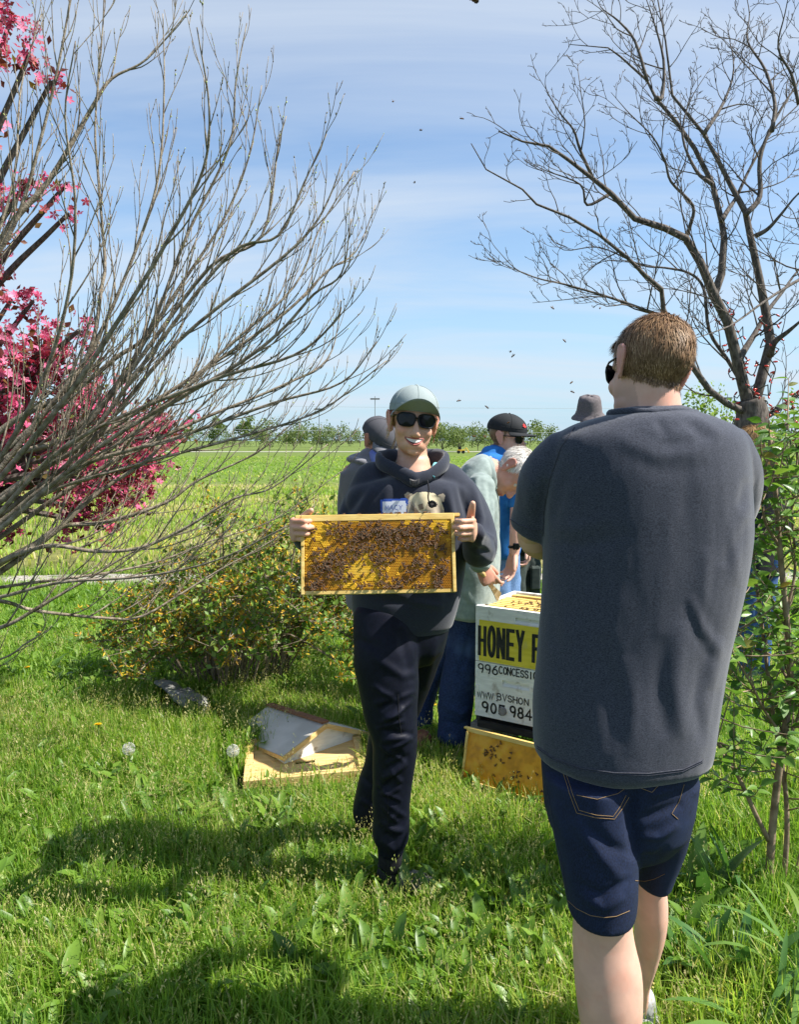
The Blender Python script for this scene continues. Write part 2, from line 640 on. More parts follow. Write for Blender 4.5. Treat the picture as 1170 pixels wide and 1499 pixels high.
def ground_mat():
    m = bpy.data.materials.new('ground')
    m.use_nodes = True
    t = m.node_tree
    b = t.nodes['Principled BSDF']
    b.inputs['Roughness'].default_value = 0.95
    b.inputs['Specular IOR Level'].default_value = 0.1
    g = nd(t, 'ShaderNodeNewGeometry')
    sp = nd(t, 'ShaderNodeSeparateXYZ'); lk(t, g.outputs['Position'], sp.inputs[0])
    n1 = nd(t, 'ShaderNodeTexNoise'); n1.inputs['Scale'].default_value = 0.16; n1.inputs['Detail'].default_value = 6
    mpn = nd(t, 'ShaderNodeMapping'); mpn.inputs['Scale'].default_value = (0.35, 1, 1)
    lk(t, g.outputs['Position'], mpn.inputs[0]); lk(t, mpn.outputs[0], n1.inputs['Vector'])
    # distance + wobble -> zone
    wob = nd(t, 'ShaderNodeMath', operation='MULTIPLY_ADD'); lk(t, n1.outputs['Fac'], wob.inputs[0]); wob.inputs[1].default_value = 14; lk(t, sp.outputs['Y'], wob.inputs[2])
    sc = nd(t, 'ShaderNodeMath', operation='DIVIDE'); lk(t, wob.outputs[0], sc.inputs[0]); sc.inputs[1].default_value = 120
    r = nd(t, 'ShaderNodeValToRGB')
    el = r.color_ramp.elements
    st = [(0.0, (0.055, 0.085, 0.018)), (0.115, (0.06, 0.09, 0.018)), (0.15, (0.20, 0.20, 0.065)), (0.25, (0.17, 0.19, 0.06)), (0.34, (0.11, 0.18, 0.03)), (0.55, (0.125, 0.185, 0.035)), (1.0, (0.13, 0.18, 0.045))]
    while len(el) < len(st): el.new(0.5)
    for e, (p, c) in zip(el, st): e.position = p; e.color = (*c, 1)
    lk(t, sc.outputs[0], r.inputs[0])
    n2 = nd(t, 'ShaderNodeTexNoise'); n2.inputs['Scale'].default_value = 2.2; n2.inputs['Detail'].default_value = 8; n2.inputs['Roughness'].default_value = 0.7
    lk(t, g.outputs['Position'], n2.inputs['Vector'])
    r2 = nd(t, 'ShaderNodeValToRGB')
    r2.color_ramp.elements[0].position = 0.3; r2.color_ramp.elements[0].color = (0.5, 0.5, 0.5, 1)
    r2.color_ramp.elements[1].position = 0.7; r2.color_ramp.elements[1].color = (1.35, 1.3, 1.3, 1)
    lk(t, n2.outputs['Fac'], r2.inputs[0])
    x = nd(t, 'ShaderNodeMix', data_type='RGBA', blend_type='MULTIPLY'); x.inputs['Factor'].default_value = 1
    lk(t, r.outputs[0], x.inputs['A']); lk(t, r2.outputs[0], x.inputs['B'])
    lk(t, x.outputs['Result'], b.inputs['Base Color'])
    bp = nd(t, 'ShaderNodeBump'); bp.inputs['Distance'].default_value = 0.05
    lk(t, n2.outputs['Fac'], bp.inputs['Height']); lk(t, bp.outputs[0], b.inputs['Normal'])
    return m


gx = np.concatenate([np.linspace(-2500, -40, 12), np.linspace(-36, 36, 73), np.linspace(40, 2500, 12)])
gy = np.concatenate([np.linspace(-60, -2, 10), np.linspace(-1, 40, 83), np.linspace(45, 3500, 30)])
GX, GY = np.meshgrid(gx, gy)
GV = np.stack([GX.ravel(), GY.ravel(), np.zeros(GX.size)], 1)
nx_ = len(gx)
ii = (np.arange(len(gy) - 1)[:, None] * nx_ + np.arange(nx_ - 1)[None]).ravel()
setp(obj('ground', GV, np.stack([ii, ii + 1, ii + nx_ + 1, ii + nx_], 1), ground_mat(), smooth=True), kind='structure')

M_gravel = mat('pale_gravel', (0.26, 0.23, 0.19), (0.50, 0.46, 0.40), scale=22, rough=0.95, bump=0.03, bscale=60, c3=(0.12, 0.15, 0.05), scale3=2.4, ramp3=(0.52, 0.66))
pv, pf = [], []
for i in range(121):
    x = -14 + i * 0.25
    w0 = 8.12 + 0.09 * sin(x * 1.3) + 0.05 * sin(x * 4.1 + 1) + 0.012 * x
    w1 = 8.82 + 0.10 * sin(x * 0.9 + 2) + 0.05 * sin(x * 3.3) + 0.012 * x
    pv += [(x, w0, 0.003), (x, w0 + 0.06, 0.035), (x, (w0 + w1) / 2, 0.05), (x, w1 - 0.06, 0.035), (x, w1, 0.003)]
    if i:
        o = (i - 1) * 5
        pf += [(o + k, o + k + 5, o + k + 6, o + k + 1) for k in range(4)]
setp(obj('gravel_path', pv, pf, M_gravel), kind='structure')
M_road = mat('gravel_road', (0.27, 0.27, 0.20), (0.36, 0.35, 0.28), scale=0.6, rough=0.95)
setp(obj('gravel_road', [(-320, 99, .03), (60, 103, .03), (60, 110, .03), (-320, 107, .03)], [(0, 1, 2, 3)], M_road), kind='structure')

# ------------------------------------------------------------------ grass
LIDB = [gnd(342, 1149), gnd(380, 1106), gnd(530, 1093), gnd(527, 1137)]
LIDB = np.array([[p.x, p.y] for p in LIDB])


LIDF = np.array([[p.x, p.y] for p in (gnd(330, 1085), gnd(340, 1140), gnd(535, 1130), gnd(545, 1165), gnd(330, 1180), gnd(318, 1100))])
STN = np.array([[p.x, p.y] for p in (gnd(225, 1022), gnd(310, 1022), gnd(318, 1062), gnd(222, 1050))])
FEET = np.array([[p.x, p.y] for p in (gnd(535, 1296), gnd(652, 1290), gnd(660, 1345), gnd(530, 1350))])
FRG = np.array([[p.x, p.y] for p in (gnd(672, 1128), gnd(800, 1168), gnd(820, 1235), gnd(668, 1172))])


def in_poly(x, y, P):
    r = np.zeros(len(x), bool)
    j = len(P) - 1
    for i in range(len(P)):
        c = ((P[i][1] > y) != (P[j][1] > y)) & (x < (P[j][0] - P[i][0]) * (y - P[i][1]) / (P[j][1] - P[i][1] + 1e-12) + P[i][0])
        r ^= c
        j = i
    return r


def keep(x, y):
    k = ~in_poly(x, y, LIDB)
    for Q in (LIDF, STN): k &= ~(in_poly(x, y, Q) & (rng.random(len(x)) > 0.09))
    k &= ~(in_poly(x, y, FEET) & (rng.random(len(x)) > 0.12))
    k &= ~(in_poly(x, y, FRG) & (rng.random(len(x)) > 0.25))
    k &= ~((y > 8.1 + 0.012 * x) & (y < 8.85 + 0.012 * x) & (rng.random(len(x)) > 0.06))
    return k


def field(n, y0, y1, pw=1.0, extra=0.5):
    y = y0 + (y1 - y0) * rng.random(n) ** pw
    x = (rng.random(n) * 2 - 1) * (0.56 * y + extra)
    k = keep(x, y)
    return x[k], y[k]


def patch(x, y, s=1.0, seed=3):
    return vnoise(np.stack([x * s, y * s, x * 0], 1), seed) * 0.6 + vnoise(np.stack([x * s * 3, y * s * 3, x * 0], 1), seed + 1) * 0.4


def blades(x, y, h, w, lean, var):
    n = len(x)
    a = rng.random(n) * 2 * pi
    d = np.stack([np.cos(a), np.sin(a), np.zeros(n)], 1)
    s = np.stack([-np.sin(a), np.cos(a), np.zeros(n)], 1)
    b = np.stack([x, y, gz(x, y)], 1)
    zz = np.array([0, 0, 1.0])
    mid = b + d * (lean * h * 0.28)[:, None] + zz * (h * 0.58)[:, None]
    tip = b + d * (lean * h * 0.95)[:, None] + zz * (h * (1 - 0.35 * lean))[:, None]
    ws = s * (w * 0.5)[:, None]
    V = np.stack([b - ws, b + ws, mid - ws * 0.8, mid + ws * 0.8, tip], 1).reshape(-1, 3)
    o = (np.arange(n) * 5)[:, None]
    Fc = np.concatenate([o + np.array([[0, 1, 3]]), o + np.array([[0, 3, 2]]), o + np.array([[2, 3, 4]])], 1).reshape(-1, 3)
    return V, Fc, np.repeat(np.clip(var, 0, 1), 5)


def cat3(L):
    V, Fc, A, o = [], [], [], 0
    for v, f, a in L:
        V.append(v); Fc.append(f + o); A.append(a); o += len(v)
    return np.concatenate(V), np.concatenate(Fc), np.concatenate(A)


M_grass = var_mat('grass', GREEN, rough=0.5, trans=0.48, gain=1.8)
L = []
x, y = field(138000, 1.45, 4.6, 0.8)
pn = patch(x, y, 1.6)
h = (0.080 + 0.045 * pn + 0.058 * rng.random(len(x))) * (1 + 0.9 * np.clip((x - 0.28 * y - 0.15) * 3, 0, 1))
v = 0.48 + 0.25 * pn + 0.16 * rng.normal(size=len(x))
v = np.where(rng.random(len(x)) < 0.05 + 0.30 * np.clip(patch(x, y, 0.9, 17) - 0.12, 0, 1), 0.82 + 0.18 * rng.random(len(x)), v)
L.append(blades(x, y, h, 0.0046 + 0.004 * rng.random(len(x)), 0.08 + 0.8 * rng.random(len(x)) ** 1.5, v))
x, y = field(95000, 4.6, 8.9, 0.9)
pn = patch(x, y, 1.0)
v = 0.46 + 0.16 * pn + 0.15 * rng.normal(size=len(x))
L.append(blades(x, y, 0.070 + 0.03 * pn + 0.055 * rng.random(len(x)), 0.008 + 0.004 * rng.random(len(x)), 0.2 + 0.8 * rng.random(len(x)), v))
x, y = field(42000, 8.6, 26, 0.75, 1)
pn = patch(x, y, 0.35)
v = 0.74 + 0.42 * pn + 0.14 * rng.normal(size=len(x))
L.append(blades(x, y, 0.07 + 0.02 * pn + 0.07 * rng.random(len(x)), 0.018 + 0.01 * rng.random(len(x)), 0.2 + 0.8 * rng.random(len(x)), v))
x, y = field(26000, 24, 75, 0.8, 2)
pn = patch(x, y, 0.12)
v = 0.62 + 0.25 * pn + 0.12 * rng.normal(size=len(x))
L.append(blades(x, y, 0.05 + 0.08 * rng.random(len(x)), 0.05 + 0.03 * rng.random(len(x)), 0.2 + 0.8 * rng.random(len(x)), v))
V, Fc, A = cat3(L)
setp(obj('grass', V, Fc, M_grass, attrs={'var': A}, smooth=False), kind='stuff')

# seed heads among the blades
SV = [(-.006, 0, 0), (.006, 0, 0), (.004, .72, .02), (-.004, .72, .02)]
SF = [(0, 1, 2), (0, 2, 3)]
rr = random.Random(3)
for k in range(13):
    yy = 0.6 + 0.4 * k / 12
    a = rr.random() * 6.28; L_ = 0.055 * (1.25 - yy) * 2
    c = Vector((cos(a) * L_, yy, sin(a) * L_)); o = len(SV)
    SV += [(c.x, c.y, c.z), (c.x * 1.6 + .009, c.y + .03, c.z * 1.6), (c.x * 1.6 - .009, c.y + .045, c.z * 1.6 + .009)]
    SF.append((o, o + 1, o + 2))
sva = np.array([0.35] * 4 + [0.93] * (len(SV) - 4))
x, y = field(9000, 1.6, 5.5, 0.7, 0.1)
k = patch(x, y, 1.3, 9) + 0.25 * rng.normal(size=len(x)) > 0.0
x, y = x[k], y[k]
D = rand_dirs(len(x)) * 0.35 + np.array([0, 0, 1.0])
R = frames(D, rand_dirs(len(x)))
V, Fc, A = scatter(SV, SF, np.stack([x, y, 0 * x], 1), R, 0.13 + 0.09 * rng.random(len(x)), 0 * x)
A = np.tile(sva, len(x)) + np.repeat(0.05 * rng.normal(size=len(x)), len(SV))
setp(obj('seeding_grass', V, Fc, M_grass, attrs={'var': np.clip(A, 0, 1)}, smooth=False), kind='stuff')

# broad-leaved weeds in rosettes
M_weed = var_mat('weed_leaf', [(0, (0.06, 0.135, 0.018)), (0.45, (0.115, 0.215, 0.026)), (0.75, (0.18, 0.28, 0.036)), (1, (0.28, 0.35, 0.07))], rough=0.4, trans=0.33, gain=1.6, noise=0.08, nscale=90)
WV = [(0, 0, 0), (-.10, .22, .03), (.10, .22, .03), (0, .24, 0), (-.19, .5, .05), (.19, .5, .05), (0, .52, .0), (-.15, .78, .0), (.15, .78, .0), (0, .8, -.05), (0, 1, -.14)]
WF = [(0, 3, 1), (0, 2, 3), (1, 3, 6), (1, 6, 4), (3, 2, 5), (3, 5, 6), (4, 6, 9), (4, 9, 7), (6, 5, 8), (6, 8, 9), (7, 9, 10), (9, 8, 10)]
pos, D, N, sc, va = [], [], [], [], []


def rosette(cx, cy, n, size, up=0.8):
    for q in range(n):
        a = rng.random() * 6.28
        e = up * (0.5 + 0.8 * rng.random())
        d = np.array([cos(a), sin(a), e]); d /= np.linalg.norm(d)
        pos.append((cx + 0.02 * rng.normal(), cy + 0.02 * rng.normal(), 0.02 + 0.03 * rng.random())); D.append(d)
        N.append(np.array([-cos(a) * 0.6 * e, -sin(a) * 0.6 * e, 1]) + 0.25 * rng.normal(size=3))
        s_ = size * (0.6 + 0.7 * rng.random())
        sc.append((s_ * (0.45 + 0.45 * rng.random()), s_, s_)); va.append(np.clip(0.42 + 0.17 * rng.normal(), 0, 1))


for (px, py, spx, spy, n, size) in [(660, 1300, 170, 60, 46, .125), (560, 1420, 240, 50, 40, .13), (440, 1255, 90, 40, 26, .13), (640, 1130, 60, 40, 34, .11), (730, 1185, 60, 35, 24, .10),
                                    (330, 1300, 160, 60, 22, .11), (700, 1430, 120, 50, 28, .13), (800, 1400, 40, 60, 10, .12), (180, 1430, 160, 50, 14, .11), (1050, 1400, 70, 70, 22, .17), (260, 1120, 220, 60, 26, .09), (330, 1040, 150, 30, 20, .11)]:
    for q in range(int(n * 1.0)):
        p = gnd(px + spx * rng.normal() * 0.7, min(py + spy * rng.normal() * 0.8, 1640))
        if in_poly(np.array([p.x]), np.array([p.y]), LIDB)[0]: continue
        rosette(p.x, p.y, int(3 + 4 * rng.random()), size * 0.78, 1.7)
x, y = field(1000, 1.5, 7.5)
for a, b in zip(x, y): rosette(a, b, 5, 0.085 + 0.04 * rng.random())
V, Fc, A = scatter(WV, WF, np.array(pos), frames(np.array(D), np.array(N)), np.array(sc), np.array(va))
setp(obj('broadleaf_weeds', V, Fc, M_weed, attrs={'var': A}), kind='stuff')

# ------------------------------------------------------------------ distant trees, poles, wires
M_leaf_far = var_mat('far_foliage', [(0, (0.07, 0.11, 0.03)), (0.5, (0.14, 0.19, 0.055)), (1, (0.22, 0.26, 0.10))], rough=0.7, trans=0.3, gain=1.2)
M_bark = mat('dark_bark', (0.055, 0.044, 0.036), (0.15, 0.125, 0.105), scale=55, rough=0.85, bump=0.004, bscale=90, stretch=(1, 1, 0.35))
M_bark_grey = mat('grey_brown_bark', (0.135, 0.103, 0.072), (0.34, 0.285, 0.215), scale=38, rough=0.85, bump=0.003, bscale=120, c3=(0.10, 0.10, 0.045), scale3=9, ramp3=(0.55, 0.72))
M_twig = mat('twig_brown', (0.13, 0.10, 0.07), (0.27, 0.215, 0.155), scale=40, rough=0.85)


def far_tree(X, Y, hgt, wid, label, group, nleaf=420, leaf=None, trunk=0.1):
    t = empty('tree', (X, Y, 0), label=label, cat='tree', group=group)
    tr = MB()
    top = Vector((X + 0.05 * wid * rr.uniform(-1, 1), Y, hgt * 0.7))
    tr.tube([(X, Y, -0.05), (X, Y, hgt * 0.25), top], [trunk, trunk * 0.8, trunk * 0.2], 6)
    pts = []
    for k in range(9):
        a = rr.uniform(0, 6.28); e = rr.uniform(0.3, 0.9)
        c = Vector((X + cos(a) * wid * 0.36 * rr.uniform(0.3, 1), Y + sin(a) * wid * 0.36, hgt * e))
        tr.tube([(X, Y, hgt * rr.uniform(0.12, 0.3)), (X * 0.4 + c.x * 0.6, Y * 0.4 + c.y * 0.6, c.z * 0.75), c], [trunk * 0.5, trunk * 0.35, trunk * 0.12], 4)
        pts.append((c, wid * rr.uniform(0.16, 0.27)))
    tr.build('trunk', M_bark, t)
    P, va = [], []
    for c, r in pts:
        n = nleaf // 9
        q = rand_dirs(n) * (rng.random(n) ** 0.4)[:, None] * r * np.array([1, 1, 0.85]) + np.array(c)
        P.append(q); va.append(0.45 + 0.2 * rng.normal(size=n))
    P = np.concatenate(P); va = np.clip(np.concatenate(va), 0, 1)
    k = P[:, 2] > 0.05 * hgt; P, va = P[k], va[k]
    V, Fc, A = scatter(*LEAF_S, P, frames(rand_dirs(len(P), 0.3), rand_dirs(len(P), 0.8)), (leaf or hgt * 0.085) * (0.6 + 0.8 * rng.random(len(P))), va)
    obj('crown', V, Fc, leaf_mat_now[0], t, attrs={'var': A}, smooth=False)
    return t


leaf_mat_now = [M_leaf_far]
rr = random.Random(11)
for i in range(95):
    px = -140 + i * 15.3 + rr.uniform(-9, 9)
    Y = rr.uniform(165, 215)
    p = at(px, 650, Y)
    far_tree(p.x, Y, rr.choice((3.0, 3.8, 4.6, 6.0)) * rr.uniform(.85, 1.2) * (1.15 if px < 520 else 0.9), rr.uniform(4, 10), 'pale green bushy tree in the far hedgerow across the field', 'trees of the far hedgerow', 560, trunk=0.07)
for px, Y, hg, wd in ((648, 92, 3.3, 4.2), (672, 104, 3.4, 4.6), (620, 118, 3.6, 5.0), (700, 118, 3.3, 4.4), (470, 128, 3.6, 5.0), (430, 134, 3.8, 5.2), (395, 128, 3.2, 5)):
    p = at(px, 650, Y)
    lab = {648: 'yellow-green young tree just right of the smiling woman\'s chin', 672: 'young green tree beside the yellow machine in the field', 620: 'young field tree half hidden by the woman in the cap', 700: 'low bushy field tree right of the yellow machine',
           470: 'bushy field tree left of the man in the grey hooded jacket', 430: 'bushy field tree behind the thin tips of the bare shrub', 395: 'low field bush farthest left beyond the gravel road'}[px]
    far_tree(p.x, Y, hg, wd, lab, 'young trees in the field', 1000, trunk=0.06)

M_pole = mat('weathered_pole', (0.12, 0.12, 0.13), (0.2, 0.2, 0.2), scale=3, rough=0.9, stretch=(1, 1, .1))
wires = []
for px, top, Y, lab in ((549, 580, 122, 'thin utility pole rising behind the grey-capped man'), (467, 596, 170, 'distant utility pole beyond the bare shrub'), (1066, 577, 40, 'dark utility pole between the man\'s shoulder and the tree trunk')):
    p = at(px, top, Y); g = empty('utility_pole', (p.x, Y, 0), label=lab, cat='utility pole', group='utility poles')
    w_ = 0.0013 * Y * 0.36
    m = MB(); m.tube([(p.x, Y, -.1), (p.x, Y, p.z)], [w_, w_ * 0.8], 8); m.build('pole', M_pole, g)
    m = MB(); m.box((p.x, Y, p.z - 0.05 * (p.z)), (0.012 * Y, 0.002 * Y, 0.0018 * Y)); m.build('crossarm', M_pole, g)
M_wire = mat('wire', (0.34, 0.37, 0.41), rough=0.6)
for y0, y1, Y, lab in ((586, 590, 124, 'upper power line crossing the pale sky above the caps'), (621, 626, 124, 'lower power line crossing the sky just above the trees')):
    a, b = at(-260, y0 - 8, Y), at(1420, y1 + 4, Y)
    m = MB(); m.tube([a.lerp(b, k / 16) + Vector((0, 0, -1.1 * 4 * (k / 16) * (1 - k / 16))) for k in range(17)], 0.022, 4)
    setp(m.build('power_line', M_wire), lab, 'wire', 'power lines')

# the tiny yellow machine
M_yel = mat('machine_yellow', (0.62, 0.36, 0.03), (0.72, 0.45, 0.05), scale=4, rough=0.5)
M_dark = mat('dark_rubber', (0.02, 0.02, 0.02), rough=0.8)
p = gnd(675, 664)
mc = empty('loader', (p.x, p.y, 0), label='tiny yellow construction machine standing far off in the green field', cat='machine')
q = lambda x, y, z: Vector((p.x + .45 * x, p.y + .45 * y, .45 * z))
m = MB(); m.box(q(0, 0, .75), (.86, .45, .22), bevel=.03); m.build('chassis', M_yel, mc)
m = MB(); m.box(q(-.3, 0, 1.4), (.36, .4, .4), bevel=.03); m.build('cab', M_dark, mc)
m = MB(); m.tube([q(.7, 0, .9), q(1.4, 0, 1.5), q(1.9, 0, .6)], .06, 6); m.build('boom', M_yel, mc)
m = MB(); m.box(q(2.0, 0, .4), (.18, .4, .18), bevel=.02); m.build('bucket', M_yel, mc)
for sx in (-.6, .6):
    m = MB(); m.tube([q(sx, -.6, .42), q(sx, .6, .42)], .19, 12); m.build('wheel', M_dark, mc)

# ------------------------------------------------------------------ branching


def grow(m, pl, r0, r1, rr, lvl, step, length, angle, up, sides=5, buds=None, sub=5, ymul=1.0, start=0.15, crook=0.16, minr=0.0012, s2=0.62, l2=0.5):
    """tube along the path, then twigs leaving it on alternating sides"""
    P = [Vector(p) for p in catmull(pl, sub)] if len(pl) < 12 else [Vector(p) for p in pl]
    n = len(P)
    R = [r0 + (r1 - r0) * (i / (n - 1)) ** 0.8 for i in range(n)]
    m.tube(P, R, sides)
    if lvl <= 0: return
    seglen = [(P[i + 1] - P[i]).length for i in range(n - 1)]
    tot = sum(seglen); d = tot * start + rr.random() * step; sgn = 1
    while d < tot * 0.985:
        acc, i = 0, 0
        while i < n - 2 and acc + seglen[i] < d: acc += seglen[i]; i += 1
        f = min(1, (d - acc) / max(seglen[i], 1e-6))
        b = P[i].lerp(P[i + 1], f); t = (P[i + 1] - P[i]).normalized()
        ax = t.cross(Vector((rr.uniform(-.35, .35), 1, rr.uniform(-.35, .35)))).normalized()
        a = rr.uniform(0.7, 1.25) * angle * sgn; sgn = -sgn if rr.random() < 0.85 else sgn
        dr = t * cos(a) + ax * sin(a) + Vector((0, rr.uniform(-.5, .5) * ymul, 0))
        if dr.z < -0.12: dr.z *= -0.4
        dr.normalize()
        k = 1 - 0.62 * d / tot
        ll = length * rr.uniform(0.45, 1.15) * k
        q, pp = [b], b
        ns = 4
        for s in range(ns):
            dr = (dr + Vector((0, 0, up)) + Vector((rr.gauss(0, crook), rr.gauss(0, crook), rr.gauss(0, crook)))).normalized()
            pp = pp + dr * (ll / ns); q.append(pp)
        rb = max(minr, min(R[i] * 0.55, ll * 0.0085 + 0.0009))
        grow(m, q, rb, minr * 0.75, rr, lvl - 1, step * s2, ll * l2, angle, up, max(3, sides - 1), buds, 2, ymul, 0.2, crook, minr, s2, l2)
        if buds is not None:
            for w in q[1:]:
                if rr.random() < 0.30: buds.append((w, dr.copy()))
        d += step * rr.uniform(0.6, 1.4)


BUD = ([(0, 0, 0), (.3, .4, 0), (-.3, .4, 0), (0, .4, .3), (0, .4, -.3), (0, 1, 0)], [(0, 1, 3), (0, 3, 2), (0, 2, 4), (0, 4, 1), (5, 3, 1), (5, 2, 3), (5, 4, 2), (5, 1, 4)])

# ------------------------------------------------------------------ the bare shrub on the left
rr = random.Random(5)
O = (-175, 905)
og = at(-175, 905, 3.1)
lt = empty('bare_tree', (og.x, 3.1, 0), label='leafless many-stemmed tree fanning grey branches in from the left edge', cat='tree')
m = MB(); m.tube([(og.x - .05, 3.1, -.05), (og.x - .03, 3.1, .4), og], [.11, .10, .09], 10); m.build('trunk', M_bark_grey, lt, True)
LB = [
    (13, [(-90, 560), (0, 354), (72, 263), (134, 158), (163, 115), (215, 86), (278, 14)]), (8, [(-70, 500), (20, 330), (60, 200), (85, 95), (105, -10), (118, -60)]),
    (9, [(-60, 760), (60, 610), (129, 517), (148, 421), (153, 383), (144, 268), (139, 182), (150, 40), (152, -20)]), (9, [(-50, 720), (70, 600), (139, 503), (210, 335), (234, 239), (240, 120), (238, 20)]),
    (10, [(-60, 770), (90, 590), (182, 455), (249, 345), (297, 249), (306, 158), (288, 40)]), (12, [(-60, 720), (0, 630), (109, 570), (170, 523), (219, 482), (273, 345), (335, 215), (345, 120), (361, 34)]),
    (13, [(-60, 750), (0, 673), (82, 646), (153, 586), (230, 470), (268, 412), (325, 325), (364, 230), (383, 125)]), (11, [(-40, 760), (90, 660), (191, 542), (306, 392), (383, 345), (407, 215), (419, 170)]),
    (11, [(-40, 770), (55, 690), (123, 646), (219, 520), (335, 373), (407, 345), (445, 268), (478, 196)]), (9, [(-20, 770), (120, 660), (260, 500), (412, 378), (459, 330), (483, 287), (500, 239)]),
    (11, [(-60, 800), (0, 728), (175, 619), (300, 540), (416, 459), (479, 397), (521, 368), (550, 300)]), (9, [(-20, 790), (150, 650), (335, 541), (407, 488), (459, 431), (500, 400), (514, 320)]),
    (10, [(-20, 800), (140, 690), (280, 620), (412, 565), (479, 526), (500, 450)]), (9, [(-20, 770), (100, 650), (300, 560), (430, 520), (490, 470), (500, 440)]),
    (10, [(-40, 800), (100, 690), (260, 640), (400, 590), (500, 560), (552, 500)]), (9, [(-60, 810), (60, 725), (200, 680), (350, 640), (470, 600), (566, 528)]),
    (12, [(-70, 880), (68, 788), (137, 726), (212, 675), (246, 640), (330, 560), (400, 480)]), (13, [(-90, 880), (0, 824), (48, 798), (90, 771), (154, 764), (240, 737), (290, 703), (376, 662), (450, 600)]),
    (9, [(-40, 840), (62, 800), (137, 807), (205, 802), (274, 771), (342, 730), (400, 713), (480, 650)]), (7, [(-90, 880), (0, 860), (103, 846), (171, 836), (240, 819), (308, 792), (400, 761), (500, 690)]),
    (7, [(-90, 890), (0, 874), (85, 853), (188, 846), (257, 836), (330, 815), (420, 770)]), (8, [(-90, 880), (0, 880), (51, 894), (154, 905), (205, 903), (257, 874), (318, 836), (400, 790), (460, 740)]),
    (9, [(-120, 950), (0, 919), (62, 885), (129, 847), (210, 800), (300, 770)]), (5, [(-100, 985), (0, 965), (40, 940), (72, 922)]),
    (8, [(-20, 700), (60, 560), (100, 430), (110, 300), (95, 170), (110, 60)]), (8, [(-100, 520), (-20, 380), (20, 260), (30, 130), (60, 20)]),
    (8, [(-30, 760), (160, 640), (240, 560), (300, 430), (330, 400), (395, 300), (430, 260)]), (8, [(-40, 790), (200, 630), (330, 510), (430, 420), (470, 330), (520, 250)]),
    (7, [(-20, 830), (100, 740), (250, 690), (380, 640), (450, 560), (530, 470)])]
buds = []
for j, (th, pl) in enumerate(LB[:26] + LB[27:28]):
    sp = rr.uniform(-0.55, 0.75)
    pl = [O] + pl
    n = len(pl)
    pts = [at(px, py, 3.1 + sp * (k / (n - 1)) ** 0.9) for k, (px, py) in enumerate(pl)]
    r0 = th * mpp(3.1) * .54
    m = MB()
    grow(m, pts, r0 * 1.0, 0.0020, rr, 2, 0.088, 0.66, 0.34, 0.20, 7, buds, 5, 0.7, 0.34, 0.075, 0.0015, 1.05, 0.62)
    m.build('branch', M_bark_grey, lt, True)
bp_ = np.array([b[0] for b in buds]); bd = np.array([b[1] for b in buds])
V, Fc, A = scatter(*BUD, bp_, frames(bd + 0.6 * rand_dirs(len(bd)), rand_dirs(len(bd))), 0.006 + 0.006 * rng.random(len(bd)), rng.random(len(bd)))
M_bud = var_mat('bud', [(0, (.10, .07, .04)), (.55, (.14, .13, .05)), (.8, (.3, .36, .09)), (1, (.42, .48, .14))], rough=.6)
setp(obj('buds', V, Fc, M_bud, lt, attrs={'var': A}), kind='stuff')

# ------------------------------------------------------------------ pink crab apple behind it
rr = random.Random(8)
cb = gnd(-75, 1040)
ct = empty('crab_apple', (cb.x, cb.y, 0), label='crab apple tree covered in deep pink blossom behind the bare branches', cat='tree')
blobs = [(40, 560, 85), (90, 640, 75), (150, 690, 66), (205, 645, 52), (248, 634, 26), (120, 742, 46), (172, 712, 44), (60, 515, 45), (135, 590, 45), (10, 640, 80), (-70, 560, 110), (-70, 680, 100), (-110, 450, 100), (16, 25, 28), (42, 80, 18), (75, 118, 10),
         (40, 265, 20), (100, 312, 13), (98, 268, 8), (15, 440, 18), (48, 440, 10), (115, 484, 16), (2, 290, 16), (-90, 200, 80), (-100, 60, 80), (150, 770, 14), (200, 700, 22), (-90, 330, 80), (235, 610, 18), (5, 780, 10)]
m = MB()
m.tube([(cb.x, cb.y, -.05), (cb.x + .05, cb.y, .5), (cb.x + .02, cb.y, 1.0)], [.12, .1, .085], 9)
P, D, va, Pf, vf = [], [], [], [], []
for (px, py, r) in blobs:
    Y = 4.3 + rr.uniform(-.35, .35)
    c = at(px, py, Y); R_ = r * mpp(Y)
    s0 = Vector((cb.x, cb.y, 1.0 if py > 400 else 1.5))
    m.tube(catmull([s0, s0.lerp(c, .5) + Vector((-.1, 0, .12)), c], 4), [.035 - .003 * k for k in range(9)], 5)
    nf = int(12 + (r / 3.0) ** 2 * 0.62)
    nc = max(1, nf // 9)
    cc = np.array(c) + rand_dirs(nc) * (rng.random(nc) ** 0.65)[:, None] * 1.18 * R_ * np.array([1, 1, .9])
    for q in cc:
        m.tube([c, (Vector(c) * .5 + Vector(q) * .5) + Vector((0, 0, -.02)), q], [.006, .004, .002], 3)
        k = 9
        P.append(q + rng.normal(size=(k, 3)) * 0.038); D.append(rng.normal(size=(k, 3)) + (np.array([.2, -.4, .5])))
        va.append(np.clip(rng.normal(0.50, 0.15) + 0.2 * rng.normal(size=k), 0, 1))
        k = 4
        Pf.append(q + rng.normal(size=(k, 3)) * 0.05); vf.append(rng.random(k))
m.build('trunk', M_bark, ct)
P, D, va, Pf, vf = map(np.concatenate, (P, D, va, Pf, vf))
FV, FF = [(0, 0, 0)], []
for k in range(5):
    a = k * 2 * pi / 5; o = len(FV)
    for (rad, da, up) in ((.62, -.5, .22), (1.05, 0, .3), (.62, .5, .22)):
        FV.append((cos(a + da) * rad, sin(a + da) * rad, up))
    FF += [(0, o, o + 1), (0, o + 1, o + 2)]
D /= np.linalg.norm(D, axis=1, keepdims=True)
X = np.cross(D, rand_dirs(len(D))); X /= np.linalg.norm(X, axis=1, keepdims=True)
